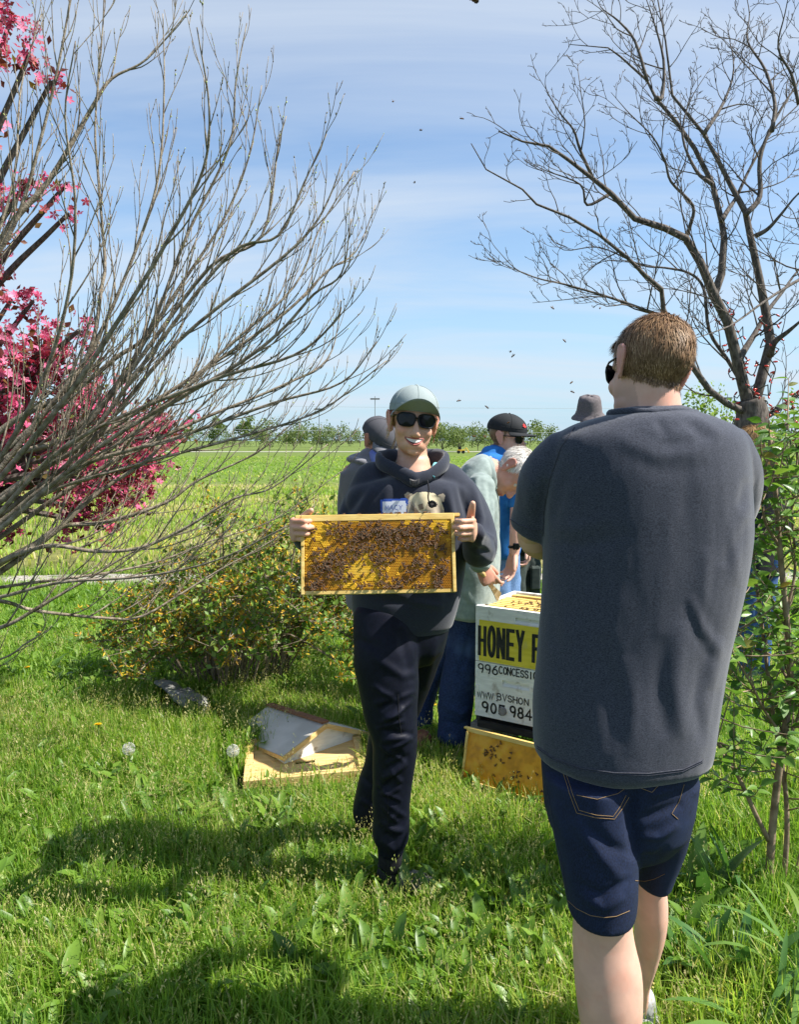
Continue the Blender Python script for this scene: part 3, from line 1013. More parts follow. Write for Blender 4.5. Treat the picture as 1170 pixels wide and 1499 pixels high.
R = np.stack([X, np.cross(D, X), D], 2)
V, Fc, A = scatter(FV, FF, P, R, 0.020 + .009 * rng.random(len(P)), va)
M_petal = var_mat('pink_petal', [(0, (.16, .008, .03)), (.35, (.44, .035, .11)), (.65, (.64, .11, .24)), (1, (.78, .32, .45))], rough=.55, trans=.3, gain=1.3)
setp(obj('blossom', V, Fc, M_petal, ct, attrs={'var': A}, smooth=False), kind='stuff')
V, Fc, A = scatter(*LEAF_S, Pf, frames(rand_dirs(len(Pf)), rand_dirs(len(Pf), .5)), .035 + .02 * rng.random(len(Pf)), vf)
M_mar = var_mat('maroon_leaf', [(0, (.05, .012, .012)), (.5, (.12, .025, .02)), (.85, (.16, .06, .02)), (1, (.12, .14, .03))], rough=.5, trans=.3)
setp(obj('foliage', V, Fc, M_mar, ct, attrs={'var': A}, smooth=False), kind='stuff')

# ------------------------------------------------------------------ the yellow-flowered bush
rr = random.Random(21)
fb = gnd(345, 1000)
ft = empty('flowering_bush', (fb.x, fb.y, 0), label='wild twiggy bush with fading orange-yellow flowers and small green leaves', cat='bush')
m = MB(); P, D, va, Pf, vf, Df = [], [], [], [], [], []
for k in range(95):
    a = rr.uniform(0, 6.28); r0_ = 0.30 * sqrt(rr.random())
    b = Vector((fb.x + cos(a) * r0_, fb.y + sin(a) * r0_ * 0.8, -.02))
    out = rr.uniform(0.05, 1.0) ** 0.8
    sx_ = rr.choice((-1, 1)) if abs(cos(a)) < .3 else 1
    top = b + Vector((cos(a) * out * 0.60 * sx_ + .07, sin(a) * out * 0.65, rr.uniform(0.5, 1.48) * (1.0 - 0.55 * out) * (1 if cos(a) * sx_ > -.3 else .8)))
    mid = b.lerp(top, .5) + Vector((0, 0, .16 + .12 * out)) + Vector((rr.gauss(0, .06), rr.gauss(0, .06), 0))
    pl = catmull([b, mid, top, top + Vector((cos(a) * .1 * sx_, sin(a) * .08, rr.uniform(-.12, .06)))], 4)
    m.tube(pl, [.0072 - .0052 * i / (len(pl) - 1) for i in range(len(pl))], 5)
    pl = [Vector(p) for p in pl]
    for i in range(2 if out > .45 else 4, len(pl)):
        for _ in range(2):
            dr = Vector((rr.gauss(0, .6), rr.gauss(0, .6), rr.uniform(-.1, .8))).normalized()
            e = pl[i] + dr * rr.uniform(.08, .26)
            m.tube([pl[i], e], [.0028, .0012], 3)
            flow = rr.random() < 0.38
            for q in range(7):
                c = pl[i].lerp(e, rr.random())
                P.append(c); D.append(Vector((rr.gauss(0, 1), rr.gauss(0, 1), rr.gauss(.4, 1)))); va.append(rr.gauss(.60, .2))
            if flow:
                for q in range(13):
                    c = pl[i].lerp(e, rr.random()) + Vector((rr.gauss(0, .012), rr.gauss(0, .012), rr.gauss(0, .012)))
                    Pf.append(c); Df.append(Vector((rr.gauss(0, 1), rr.gauss(0, 1), rr.gauss(-.2, 1)))); vf.append(rr.gauss(.5, .25))
m.build('stem', M_twig, ft)
V, Fc, A = scatter(*LEAF_S, np.array(P), frames(np.array(D), rand_dirs(len(P), .7)), .024 + .022 * rng.random(len(P)), np.clip(np.array(va), 0, 1))
M_bush = var_mat('bush_leaf', [(0, (.05, .12, .018)), (.45, (.115, .215, .03)), (.8, (.19, .29, .05)), (1, (.30, .36, .09))], rough=.42, trans=.33, gain=1.5)
setp(obj('foliage', V, Fc, M_bush, ft, attrs={'var': A}, smooth=False), kind='stuff')
V, Fc, A = scatter(*LEAF_S, np.array(Pf), frames(np.array(Df), rand_dirs(len(Pf))), np.stack([.017 + 0 * np.array(vf), .030 + .010 * rng.random(len(vf)), .02 + 0 * np.array(vf)], 1), np.clip(np.array(vf), 0, 1))
M_fl = var_mat('yellow_flower', [(0, (.30, .15, .03)), (.35, (.50, .28, .03)), (.65, (.62, .36, .02)), (1, (.72, .56, .05))], rough=.6, trans=.3, gain=1.2)
setp(obj('flowers', V, Fc, M_fl, ft, attrs={'var': A}, smooth=False), kind='stuff')

# ------------------------------------------------------------------ the big bare tree on the right
rr = random.Random(14)
TY = 6.0
tb = at(1098, 645, TY)
rt = empty('bare_tree', (tb.x, TY, 0), label='leafless dark-limbed tree with red string lights wound round its trunk', cat='tree')
trk = [Vector((tb.x + .05, TY, -.05)), Vector((tb.x + .03, TY, .8)), tb, at(1102, 610, TY), at(1098, 585, TY)]
m = MB(); m.tube(catmull(trk, 5), [.145 - .0018 * k for k in range(21)], 14); m.build('trunk', M_bark, rt, True)
RB = [
    (15, 5, -.5, [(1100, 612), (1092, 575), (1079, 523), (1066, 471), (1046, 432), (1026, 384), (1005, 349), (974, 334), (930, 320), (895, 283), (869, 262), (834, 235), (804, 214), (765, 207), (730, 192)]),
    (11, 3, .5, [(1056, 452), (1046, 432), (1057, 401), (1061, 349), (1057, 323), (1044, 270), (1018, 218), (991, 179), (961, 144), (948, 118), (909, 83), (891, 70), (834, 65)]),
    (6, 2, .4, [(1057, 323), (1068, 305), (1079, 288), (1100, 244), (1131, 192), (1170, 153), (1200, 120)]),
    (14, 5, .2, [(1100, 608), (1112, 567), (1129, 501), (1122, 458), (1113, 410), (1100, 349), (1092, 310), (1070, 270), (1052, 235), (1031, 196), (985, 140), (975, 60), (960, -20)]),
    (10, 4, .6, [(1080, 540), (1087, 519), (1105, 490), (1125, 455), (1148, 425), (1170, 395), (1230, 330)]),
    (9, 4, -.3, [(1128, 520), (1135, 501), (1155, 485), (1175, 468), (1230, 420)]),
    (9, 3.5, -.9, [(1100, 606), (1085, 600), (1065, 591), (1039, 571), (1017, 540), (995, 500), (972, 453), (969, 423), (943, 401), (921, 379), (878, 344), (834, 318), (786, 299), (765, 277), (712, 248), (690, 210)]),
    (5, 2, -.6, [(985, 480), (965, 462), (943, 453), (895, 436), (826, 416), (790, 408), (756, 394), (725, 362)]),
    (4.5, 2.5, -1.2, [(1230, 380), (1170, 410), (1122, 440), (1079, 471), (1052, 484), (1015, 496)]),
    (6, 2, .1, [(1092, 575), (1087, 562), (1066, 527), (1039, 484), (1031, 423), (1010, 400), (974, 392), (939, 388), (878, 362), (826, 366), (800, 340)]),
    (11, 6, .2, [(1100, 618), (1125, 608), (1148, 593), (1175, 575), (1240, 545)]),
    (5, 2, -.3, [(1005, 349), (1011, 330), (1015, 301), (983, 266), (974, 235), (956, 200), (922, 166), (895, 135)]),
    (6, 2, .2, [(961, 144), (970, 140), (972, 87), (956, 26), (940, -20)]),
    (7, 3, .3, [(1092, 314), (1113, 288), (1113, 235), (1128, 190), (1150, 150), (1170, 118), (1190, 60)]),
    (6, 3, -.2, [(1106, 346), (1125, 335), (1144, 314), (1170, 283), (1220, 240)]),
    (5, 2, .5, [(1131, 192), (1135, 150), (1120, 100), (1095, 60), (1098, 20), (1090, -20)]),
    (5, 2, .5, [(1031, 196), (1060, 150), (1075, 100), (1065, 40)]),
    (5, 2, .2, [(1044, 270), (1020, 250), (1000, 200), (1010, 150), (1040, 100)]),
    (4, 2, -.2, [(1170, 153), (1160, 110), (1140, 70), (1150, 20), (1160, -30)]),
    (4, 1.5, -.2, [(869, 262), (850, 220), (840, 190), (820, 165), (800, 130), (800, 105)]),
    (4, 1.5, -.2, [(895, 283), (860, 300), (850, 270), (800, 250), (780, 240)]),
    (4, 1.5, .3, [(948, 118), (930, 60), (905, 30), (880, 10), (870, -20)]),
]
for (w0, w1, dy, pl) in RB:
    n = len(pl)
    pts = [at(px, py, TY + dy * (k / (n - 1))) for k, (px, py) in enumerate(pl)]
    m = MB()
    w0 *= .66
    grow(m, pts, w0 * mpp(TY), w1 * mpp(TY) * 0.16, rr, 3, 0.17 if w0 > 5 else 0.12, 0.80, 0.62, 0.10, 8, None, 4, 0.9, 0.30 if w0 > 8 else 0.10, 0.24, 0.0022)
    m.build('branch', M_bark, rt, True)

# red light string round the trunk
sl = empty('string_lights', (tb.x, TY, tb.z), label='string of small red unlit bulbs on dark cable wound round the bare tree', cat='string lights')
M_cable = mat('cable', (.012, .016, .012), rough=.5)
M_bulb = mat('red_bulb', (.55, .03, .015), rough=.2, spec=.5, coat=.4)
M_cap = mat('bulb_socket', (.015, .03, .02), rough=.5)
paths = [([(1098, 668), (1102, 610), (1090, 575), (1079, 523), (1066, 471), (1050, 436)], 17, 7), ([(1104, 600), (1112, 567), (1129, 501), (1122, 458)], 15, 7), ([(1108, 612), (1148, 593), (1180, 573)], 12, 4)]
bv, bf = ell((0, 0, 0), (.0075, .0075, .019), n=4)
bulb_me = mesh_from('bulb', bv, bf, M_bulb)
m = MB(); bulbs = []
for pl, rad, turns in paths:
    C_ = catmull([at(px, py, TY) for px, py in pl], 14)
    n = len(C_)
    hel = []
    for i, c in enumerate(C_):
        f = i / (n - 1); a = f * turns * 2 * pi
        r = (rad * (1 - .35 * f) + rr.uniform(0, 4)) * mpp(TY)
        hel.append(Vector(c) + Vector((cos(a) * r, -sin(a) * r, .02 * rr.gauss(0, 1))))
        if i % 2 == 0 or rr.random() < .3: bulbs.append(hel[-1])
    m.tube(hel, .0045, 4)
for pl in ([(1087, 524), (1096, 545), (1104, 548), (1111, 530)], [(1128, 525), (1136, 540), (1130, 560), (1127, 580)], [(1076, 610), (1073, 622), (1070, 640)], [(1160, 590), (1163, 610), (1158, 640), (1160, 660)], [(1086, 530), (1093, 560), (1105, 575)]):
    q = catmull([at(px, py, TY - .15) for px, py in pl], 6)
    m.tube(q, .0042, 4); bulbs += [Vector(q[k]) for k in range(2, len(q), 5)]
m.build('cable', M_cable, sl)
sock_v, sock_f = [], []
for b in bulbs:
    o = link_obj('bulb', bulb_me, sl)
    d = Vector((rr.gauss(0, .7), rr.uniform(-1, .2), rr.gauss(-.2, .6))).normalized()
    o.rotation_euler = d.to_track_quat('Z', 'Y').to_euler()
    o.location = b + d * .022 - sl.location

# light green sapling behind
rr = random.Random(31)
leaf_mat_now[0] = var_mat('spring_leaf', [(0, (.09, .16, .03)), (.5, (.16, .25, .05)), (1, (.30, .38, .10))], rough=.5, trans=.45, gain=1.4)
p = at(1035, 640, 12.0)
far_tree(p.x, 12.0, 2.75, 1.35, 'loose light green young tree behind the man\'s right shoulder', None, 1300, .06, .03)
p = at(1150, 640, 16.0)
far_tree(p.x + .4, 16.0, 2.3, 2.6, 'light green bush at the right edge beyond the bare tree', None, 1500, .08, .04)
# ------------------------------------------------------------------ the hive
rr = random.Random(41)
M_white = mat('weathered_white_paint', (0.66, 0.66, 0.63), (0.78, 0.78, 0.75), scale=14, rough=0.6, bump=0.0012, bscale=55, stretch=(1, 1, 5), c3=(0.36, 0.33, 0.28), scale3=19, ramp3=(0.60, 0.72))
M_yellow = mat('yellow_paint', (0.62, 0.50, 0.035), (0.75, 0.62, 0.06), scale=10, rough=0.6, bump=0.001, bscale=60, stretch=(1, 1, 5), c3=(0.50, 0.44, 0.16), scale3=20, ramp3=(0.6, 0.8))
M_ink = mat('black_paint', (0.012, 0.012, 0.012), (0.03, 0.03, 0.028), scale=50, rough=0.6)
M_pine = mat('pine', (0.56, 0.36, 0.13), (0.70, 0.50, 0.22), scale=9, rough=0.6, stretch=(1, 7, 7), bump=0.0006, bscale=30)
M_framewood = mat('frame_wood', (0.60, 0.39, 0.10), (0.76, 0.56, 0.20), scale=12, rough=0.55, stretch=(1, 6, 6), bump=0.0005, bscale=40, c3=(0.42, 0.22, 0.04), scale3=14, ramp3=(0.6, 0.8))
M_conc = mat('concrete', (0.16, 0.15, 0.145), (0.27, 0.26, 0.25), scale=40, rough=0.95, bump=0.004, bscale=80)
M_blackwood = mat('dark_stained_wood', (0.018, 0.018, 0.02), (0.04, 0.038, 0.036), scale=14, rough=0.8, stretch=(1, 1, 6))

HY = 3.5
A0 = at(697, 886, HY)
HYAW = radians(-33)
ux = Vector((cos(HYAW), sin(HYAW), 0)); uy = Vector((-sin(HYAW), cos(HYAW), 0))
HW, HD = 0.50, 0.41
HTOP = A0.z
HBOT = at(697, 1046, HY).z
BH = (HTOP - HBOT) / 2
MH = Matrix(((ux.x, uy.x, 0, A0.x), (ux.y, uy.y, 0, A0.y), (0, 0, 1, 0), (0, 0, 0, 1)))


def front_uv(px, py):
    r = ray(px, py)
    o = Vector((0, 0, HC))
    t = (A0 - o).dot(uy) / r.dot(uy)
    p = o + r * t
    return (p - A0).dot(ux), p.z


# stand
base_pt = MH @ Vector((HW / 2, HD / 2, 0))
for k, (sx, lab) in enumerate(((-0.055, 'grey concrete block under the left end of the hive'), (HW - 0.10, 'grey concrete block under the far right end of the hive'))):
    m = MB(); m.box((sx + .05, HD / 2 + .02, .10), (.12, .30, .20), MH, bevel=.006)
    setp(m.build('concrete_block', M_conc, None, base=(MH @ Vector((sx, HD / 2, 0)))), lab, 'block', 'concrete blocks carrying the hive')
bb = empty('bottom_board', base_pt + Vector((0, 0, .21)), label='dark bottom board between the hive boxes and the concrete blocks', cat='hive board')
m = MB(); m.box((HW / 2, HD / 2 + .012, .2275), (HW - .01, HD, .035), MH, bevel=.003); m.build('floor', M_blackwood, bb)
for sx in (.012, HW - .012):
    m = MB(); m.box((sx, HD / 2, (HBOT + .2455) / 2), (.02, HD - .01, HBOT - .2475), MH, bevel=.002); m.build('side_rail', M_blackwood, bb)
m = MB(); m.box((HW / 2, HD - .02, (HBOT + .2455) / 2), (HW - .052, .02, HBOT - .2475), MH); m.build('rear_rail', M_blackwood, bb)


def hive_box(z0, h, label, base):
    t = empty('hive_box', base, label=label, cat='hive box', group='stacked white hive boxes')
    th = .021
    z1 = z0 + h
    # front board built as rails round a routed hand hold
    hx0, hx1, hz0, hz1 = HW / 2 - .055, HW / 2 + .075, z0 + h * .76, z0 + h * .76 + .028
    if z0 < HBOT + .05: hx0, hx1, hz0, hz1 = front_uv(748, 0)[0], front_uv(748, 0)[0] + .13, z0 + h * .62, z0 + h * .62 + .028
    def bx(x0, x1, y0, y1, a, b): return MB().box(((x0 + x1) / 2, (y0 + y1) / 2, (a + b) / 2), (x1 - x0, y1 - y0, b - a), MH)
    fm = MB()
    for (x0, x1, a, b) in ((0, HW, z0, hz0), (0, HW, hz1, z1), (0, hx0, hz0, hz1), (hx1, HW, hz0, hz1)):
        q = bx(x0, x1, 0, th, a, b); fm.add(q.v, q.f)
    s = bx(hx0, hx1, .009, th, hz0, hz1); fm.add(s.v, s.f)
    # sloping floor of the hand hold
    fm.add([MH @ Vector(p) for p in ((hx0, .0, hz0 + .001), (hx1, .0, hz0 + .001), (hx1, .009, hz0 + .012), (hx0, .009, hz0 + .012))], [(0, 1, 2, 3)])
    fb_ = fm.build('front_board', M_white, t)
    for nm, q in (('rear_board', bx(0, HW, HD - th, HD, z0, z1)), ('side_board', bx(0, th, th, HD - th, z0, z1)), ('side_board', bx(HW - th, HW, th, HD - th, z0, z1))):
        q.build(nm, M_white, t)
    # box-joint ends showing on the front edge
    n = 7
    for k in range(n):
        if k % 2 == 0: continue
        for xx in (.0105, HW - .0105):
            m = MB(); zc = z0 + h * (k + .5) / n
            m.box((xx, -.0006, zc), (.0205, .0032, h / n - .004), MH, bevel=.001); m.build('joint_end', M_white, t)
    return t


BOX_LO = hive_box(HBOT, BH - .0015, 'lower white hive box lettered with a web address and phone number', base_pt + Vector((0, 0, HBOT)))
BOX_UP = hive_box(HBOT + BH + .0015, BH - .0015, 'upper white hive box with a yellow band reading HONEY F', base_pt + Vector((0, 0, HBOT + BH)))

# yellow band
z_hi = front_uv(697, 906)[1]
m = MB(); m.box((HW / 2 + .009, -.0012, (z_hi + HBOT + BH + .004) / 2), (HW - .020, .0024, z_hi - HBOT - BH - .004), MH)
m.build('painted_band', M_yellow, BOX_UP)


def arc(cx, cy, rx, ry, a0, a1, n=14):
    return [(cx + rx * cos(radians(a0 + (a1 - a0) * k / n)), cy + ry * sin(radians(a0 + (a1 - a0) * k / n))) for k in range(n + 1)]


GL = {
    'H': [[(0, 0), (0, 1)], [(1, 0), (1, 1)], [(0, .52), (1, .52)]], 'O': [arc(.5, .5, .5, .5, 90, 450, 22)], 'N': [[(0, 0), (0, 1)], [(0, 1), (1, 0)], [(1, 0), (1, 1)]],
    'E': [[(0, 0), (0, 1)], [(0, 1), (.95, 1)], [(0, .52), (.8, .52)], [(0, 0), (.95, 0)]], 'Y': [[(0, 1), (.5, .48)], [(1, 1), (.5, .48), (.5, 0)]], 'F': [[(0, 0), (0, 1)], [(0, 1), (.95, 1)], [(0, .5), (.75, .5)]],
    '9': [arc(.5, .7, .45, .3, 0, 360, 18), [(.95, .72), (.93, .4), (.75, 0)]], '6': [arc(.5, .3, .45, .3, 0, 360, 18), [(.72, 1), (.3, .75), (.05, .35)]],
    'C': [arc(.55, .5, .55, .5, 50, 310)], 'S': [arc(.5, .75, .45, .25, 20, 270, 10)[:-1] + arc(.5, .26, .45, .26, 90, -160, 12)], 'I': [[(.5, 0), (.5, 1)]], 'W': [[(0, 1), (.25, 0), (.5, .9), (.75, 0), (1, 1)]],
    '.': [[(.4, 0), (.6, 0)]], 'B': [[(0, 0), (0, 1)], [(0, 1)] + arc(.55, .76, .35, .24, 90, -90, 8) + [(0, .52)], [(0, .5)] + arc(.6, .25, .4, .25, 90, -90, 8) + [(0, 0)]],
    'V': [[(0, 1), (.5, 0), (1, 1)]], '0': [arc(.5, .5, .42, .5, 90, 450, 20)], '5': [[(.9, 1), (.15, 1), (.1, .58)] + arc(.45, .32, .45, .32, 110, -140, 12)], '8': [arc(.5, .75, .36, .25, -90, 270, 16), arc(.5, .26, .45, .26, 90, 450, 16)],
    '4': [[(.72, 0), (.72, 1), (.02, .32), (1, .32)]], 'M': [[(0, 0), (0.05, 1), (.5, .35), (.95, 1), (1, 0)]], 'A': [[(0, 0), (.5, 1), (1, 0)], [(.2, .38), (.8, .38)]], ' ': [],
}


def ribbon(mb, P, w, put, z):
    P = [Vector((p[0], p[1])) for p in P]
    n = len(P); closed = (P[0] - P[-1]).length < 1e-6
    V = []
    for i in range(n):
        a = P[i - 1] if i else (P[-2] if closed else P[0] * 2 - P[1])
        b = P[i + 1] if i < n - 1 else (P[1] if closed else P[-1] * 2 - P[-2])
        d1, d2 = (P[i] - a).normalized(), (b - P[i]).normalized()
        t = (d1 + d2)
        t = t.normalized() if t.length > 1e-3 else d1
        nn = Vector((-t.y, t.x)); k = min(1 / max(nn.dot(Vector((-d1.y, d1.x))), .35), 2.2)
        ext = Vector((0, 0))
        if not closed and i == 0: ext = -d2 * w * .42
        if not closed and i == n - 1: ext = d1 * w * .42
        for s in (1, -1): V.append(put(*(P[i] + ext + nn * (s * w / 2 * k)), z))
    mb.add(V, [(2 * i, 2 * i + 1, 2 * i + 3, 2 * i + 2) for i in range(n - 1)])


def letters(text, u0, z0, h, adv, gw, w, put0, jit=.0, boxh=1.0):
    out = []
    for i, ch in enumerate(text):
        mb = MB(); zz = 0
        hh = h * (1 + jit * rr.uniform(-1, 1)); du = jit * gw * rr.uniform(-1, 1); ww = w * (1 + 2 * jit * rr.uniform(-1, 1))
        for pl in GL[ch]:
            ribbon(mb, [(u0 + i * adv + du + x * gw, z0 + y * hh) for x, y in pl], ww, put0, zz); zz += .00012
        if mb.v: out.append(mb)
    return out


def put_hive(off):
    return lambda u, z, k: MH @ Vector((u, -off - k, z))


def text_on(par, s, px0, py0, px1, py1t, py1b, nchars, w, gwf, jit, off):
    """first glyph's left edge at px0, top/bottom at py1t/py1b there; glyph nchars starts at px1"""
    u0 = front_uv(px0, py1t)[0]; zt = front_uv(px0, py1t)[1]; zb = front_uv(px0, py1b)[1]
    adv = (front_uv(px1, py0)[0] - u0) / nchars
    for mb in letters(s, u0, zb, zt - zb, adv, adv * gwf, w, put_hive(off), jit):
        mb.build('letter', M_ink, par)


text_on(BOX_UP, 'HONEY', 703, 940, 765 - 7, 917, 957, 4, .0165, .60, .04, .0030)
text_on(BOX_UP, 'F', 782, 940, 800, 930, 968, 1, .0165, .60, .02, .0030)
text_on(BOX_LO, '996', 700.5, 975, 721.5, 971, 983, 2, .0064, .74, .03, .0012)
text_on(BOX_LO, 'CONCESSION', 731.5, 985, 782, 975.5, 985.5, 8, .0056, .74, .05, .0012)
text_on(BOX_LO, 'WWW.', 699.5, 1020, 724.5, 1011, 1020, 3, .0046, .80, .04, .0012)
text_on(BOX_LO, 'BVSHON', 728.5, 1025, 760, 1015, 1024, 4, .0048, .72, .06, .0012)
text_on(BOX_LO, '905', 706.5, 1030, 731, 1027, 1040.5, 2, .0088, .70, .03, .0012)
text_on(BOX_LO, '984', 747.5, 1035, 770.5, 1033.5, 1048, 2, .0088, .70, .03, .0012)
u, z = front_uv(736.5, 1041)
m = MB(); m.tube([MH @ Vector((u, .004, z)), MH @ Vector((u, -.006, z)), MH @ Vector((u, -.009, z))], [.020, .020, .015], 16); m.build('plug', M_conc, BOX_LO, False)

# ------------------------------------------------------------------ frames of comb
M_wax = var_mat('wax_comb', [(0, (.26, .09, .008)), (.25, (.56, .24, .012)), (.5, (.76, .44, .024)), (.75, (.77, .49, .030)), (1, (.78, .55, .13))], rough=.5, trans=.18, gain=1.5, noise=.07, nscale=70, spec=.4)
M_found = var_mat('foundation', [(0, (.45, .18, .012)), (.5, (.76, .34, .022)), (1, (.82, .46, .05))], rough=.45, trans=.15, gain=1.3, noise=.2, nscale=22, spec=.4)


def zone_held(u, v):
    """u 0..1 left-right, v 0..1 top-bottom -> wax colour number"""
    g = lambda cx, cy, sx, sy: np.exp(-(((u - cx) / sx) ** 2 + ((v - cy) / sy) ** 2))
    c = .50 + .14 * vnoise(np.stack([u * 7, v * 4, 0 * u], 1), 5) + .12 * vnoise(np.stack([u * 22, v * 12, 0 * u], 1), 6)
    c += .34 * g(.10, .22, .12, .25) + .25 * g(.92, .12, .12, .15) + .26 * g(.40, .72, .22, .22) - .30 * g(.66, .80, .13, .22) - .2 * g(.5, .25, .45, .2) - .22 * g(.08, .85, .12, .2) - .2 * g(.95, .85, .12, .25)
    return np.clip(c, 0, 1)


def comb_mesh(w, h, d, zone, cell=.0054):
    """hexagonal cells with rims standing off their floors, on the side facing -y"""
    V, Fc, A = [], [], []
    dx, dz = cell, cell * .866
    nx, nz_ = int(w / dx), int(h / dz)
    cs, uv = [], []
    for j in range(nz_):
        for i in range(nx):
            x = -w / 2 + (i + .5 + (.5 if j % 2 else 0)) * dx * w / (nx + .5) / dx
            z = -h / 2 + (j + .5) * h / nz_
            cs.append((x, z)); uv.append(((x + w / 2) / w, .5 - z / h))
    uv = np.array(uv); c = zone(uv[:, 0], uv[:, 1])
    cap = (c + .2 * vnoise(np.stack([uv[:, 0] * 30, uv[:, 1] * 20, 0 * c], 1), 8)) > .60
    rx, rz = w / (nx + .5) / 2, h / nz_ / 2
    hexo = [(cos(radians(30 + 60 * k)) * rx * 1.1547, sin(radians(30 + 60 * k)) * rz * 1.1547 * 1.155) for k in range(6)]
    for (x, z), cc, cp in zip(cs, c, cap):
        o = len(V)
        dep = -.0004 if cp else .0035
        for k in range(6): V.append((x + hexo[k][0], -d, z + hexo[k][1]))
        for k in range(6): V.append((x + hexo[k][0] * .80, -d - (.0008 if cp else 0), z + hexo[k][1] * .80))
        for k in range(6): V.append((x + hexo[k][0] * .62, -d + dep - (.0010 if cp else 0), z + hexo[k][1] * .62))
        for k in range(6):
            k2 = (k + 1) % 6
            Fc.append((o + k, o + k2, o + 6 + k2, o + 6 + k)); Fc.append((o + 6 + k, o + 6 + k2, o + 12 + k2, o + 12 + k))
        Fc.append((o + 12, o + 13, o + 14, o + 15)); Fc.append((o + 12, o + 15, o + 16, o + 17))
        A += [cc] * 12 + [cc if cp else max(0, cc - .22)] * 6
    # back sheet
    o = len(V)
    V += [(-w / 2, d, -h / 2), (w / 2, d, -h / 2), (w / 2, d, h / 2), (-w / 2, d, h / 2)]; A += [.5] * 4
    Fc.append((o, o + 1, o + 2, o + 3))
    return V, Fc, A


FW, FH, TB = .448, .232, .482


def frame_thing(label, cat, M, comb=True, zone=None, group=None, wax=None, found=False):
    t = empty('framed_comb', (0, 0, 0), label=label, cat=cat, group=group)
    t.matrix_world = M
    def part(name, mb, mt, **k):
        me = mesh_from(name, mb.v, mb.f, mt, False, {'var': mb.a}); return link_obj(name, me, t)
    m = MB(); m.box((0, 0, FH / 2 - .0095), (FW + .002, .027, .019), bevel=.0015)
    for s in (-1, 1): m.box((s * (FW / 2 + TB / 2) / 2, 0, FH / 2 - .005), (TB / 2 - FW / 2, .024, .010), bevel=.0015)
    part('top_bar', m, M_framewood)
    for s in (-1, 1):
        m = MB()
        m.box((s * (FW / 2 - .005), 0, FH / 2 - .055), (.010, .035, .072), bevel=.001)
        m.box((s * (FW / 2 - .005), 0, -.045), (.0095, .028, FH - .092), bevel=.001)
        part('end_bar', m, M_framewood)
    m = MB(); m.box((0, 0, -FH / 2 + .006), (FW - .022, .020, .011), bevel=.001); part('bottom_bar', m, M_framewood)
    if comb:
        if found:
            V, Fc, A = [], [], []
            w, h = FW - .02, FH - .034
            nx, nz_ = 60, 30
            for j in range(nz_ + 1):
                for i in range(nx + 1):
                    V.append((-w / 2 + w * i / nx, -.004, -h / 2 + h * j / nz_ - .003))
            V = np.array(V); p_ = V * np.array([30, 1, 30]); A = np.clip(.5 + .3 * vnoise(p_, 3) + .2 * vnoise(p_ * 3, 4), 0, 1)
            V[:, 1] -= .003 * np.abs(vnoise(p_ * 2, 7)) * (np.abs(vnoise(V * np.array([9, 1, 9]), 9)) > .15)
            a = (np.arange(nz_)[:, None] * (nx + 1) + np.arange(nx)[None]).ravel()
            me = mesh_from('foundation_sheet', V, np.stack([a, a + 1, a + nx + 2, a + nx + 1], 1), M_found, False, {'var': A})
            link_obj('foundation_sheet', me, t)
        else:
            V, Fc, A = comb_mesh(FW - .020, FH - .032, .011, zone)
            V = [(x, y, z - .003) for x, y, z in V]
            me = mesh_from('comb', V, Fc, M_wax, False, {'var': A})
            setp(link_obj('comb', me, t), kind='stuff')
    return t


# bees: one small mesh shared by all
def bee_mesh(name, spread):
    V, Fc, A = [], [], []
    def e(c, r, var, R=None, n=4):
        v, f = ell(c, r, R, n); o = len(V); V.extend(v); Fc.extend([tuple(i + o for i in q) for q in f]); A.extend([var] * len(v))
    e((.0052, 0, .0026), (.0016, .0018, .0016), .1)
    e((.0024, 0, .003), (.0023, .0021, .0021), .55)
    for k, (x, r, c) in enumerate(((-.0008, .0021, .75), (-.0026, .0023, .2), (-.0044, .0020, .6), (-.0060, .0012, .08))): e((x, 0, .0026), (.0014, r, r * .92), c)
    for s in (-1, 1):
        o = len(V); a = spread * s
        for (x, y) in ((.0025, .0012), (-.002, .0012 + .0012), (-.0062, .0030), (-.0068, .0012), (-.003, .0003)):
            yy = y * s
            V.append(Vector((.0025 + (x - .0025) * cos(a) - yy * sin(a) * 0 - abs(yy) * 0, yy + (.0025 - x) * sin(a), .0053)))
            A.append(.95)
        Fc.append((o, o + 1, o + 2, o + 3, o + 4))
        for lx in (.0035, .0018, .0002):
            o = len(V)
            V.extend([Vector((lx, s * .001, .0018)), Vector((lx + .0003, s * .001, .0018)), Vector((lx + (.0015 if lx > .003 else -.0012), s * .0045, .0002))]); A.extend([.05] * 3)
            Fc.append((o, o + 1, o + 2))
    return mesh_from(name, [Vector((v.x * 1.14, v.y * 1.2, v.z * 1.15)) for v in V], Fc, M_bee, True, {'var': A})


M_bee = var_mat('bee', [(0, (.012, .006, .003)), (.3, (.045, .018, .006)), (.6, (.15, .058, .012)), (.8, (.30, .13, .022)), (.9, (.09, .055, .03)), (1, (.13, .085, .05))], rough=.5, noise=.05, nscale=300)
BEES = [bee_mesh('bee', .25), bee_mesh('bee', .6)]


def bee(P, N, heading, label, group, s=1.0):
    o = link_obj('bee', BEES[rr.random() < .35])
    N = Vector(N).normalized()
    u = N.orthogonal().normalized()
    x = u * cos(heading) + N.cross(u) * sin(heading)
    R = Matrix((x, N.cross(x), N)).transposed().to_4x4()
    o.matrix_world = Matrix.Translation(P) @ R @ Matrix.Scale(s, 4)
    setp(o, label, 'bee', group)
    return o


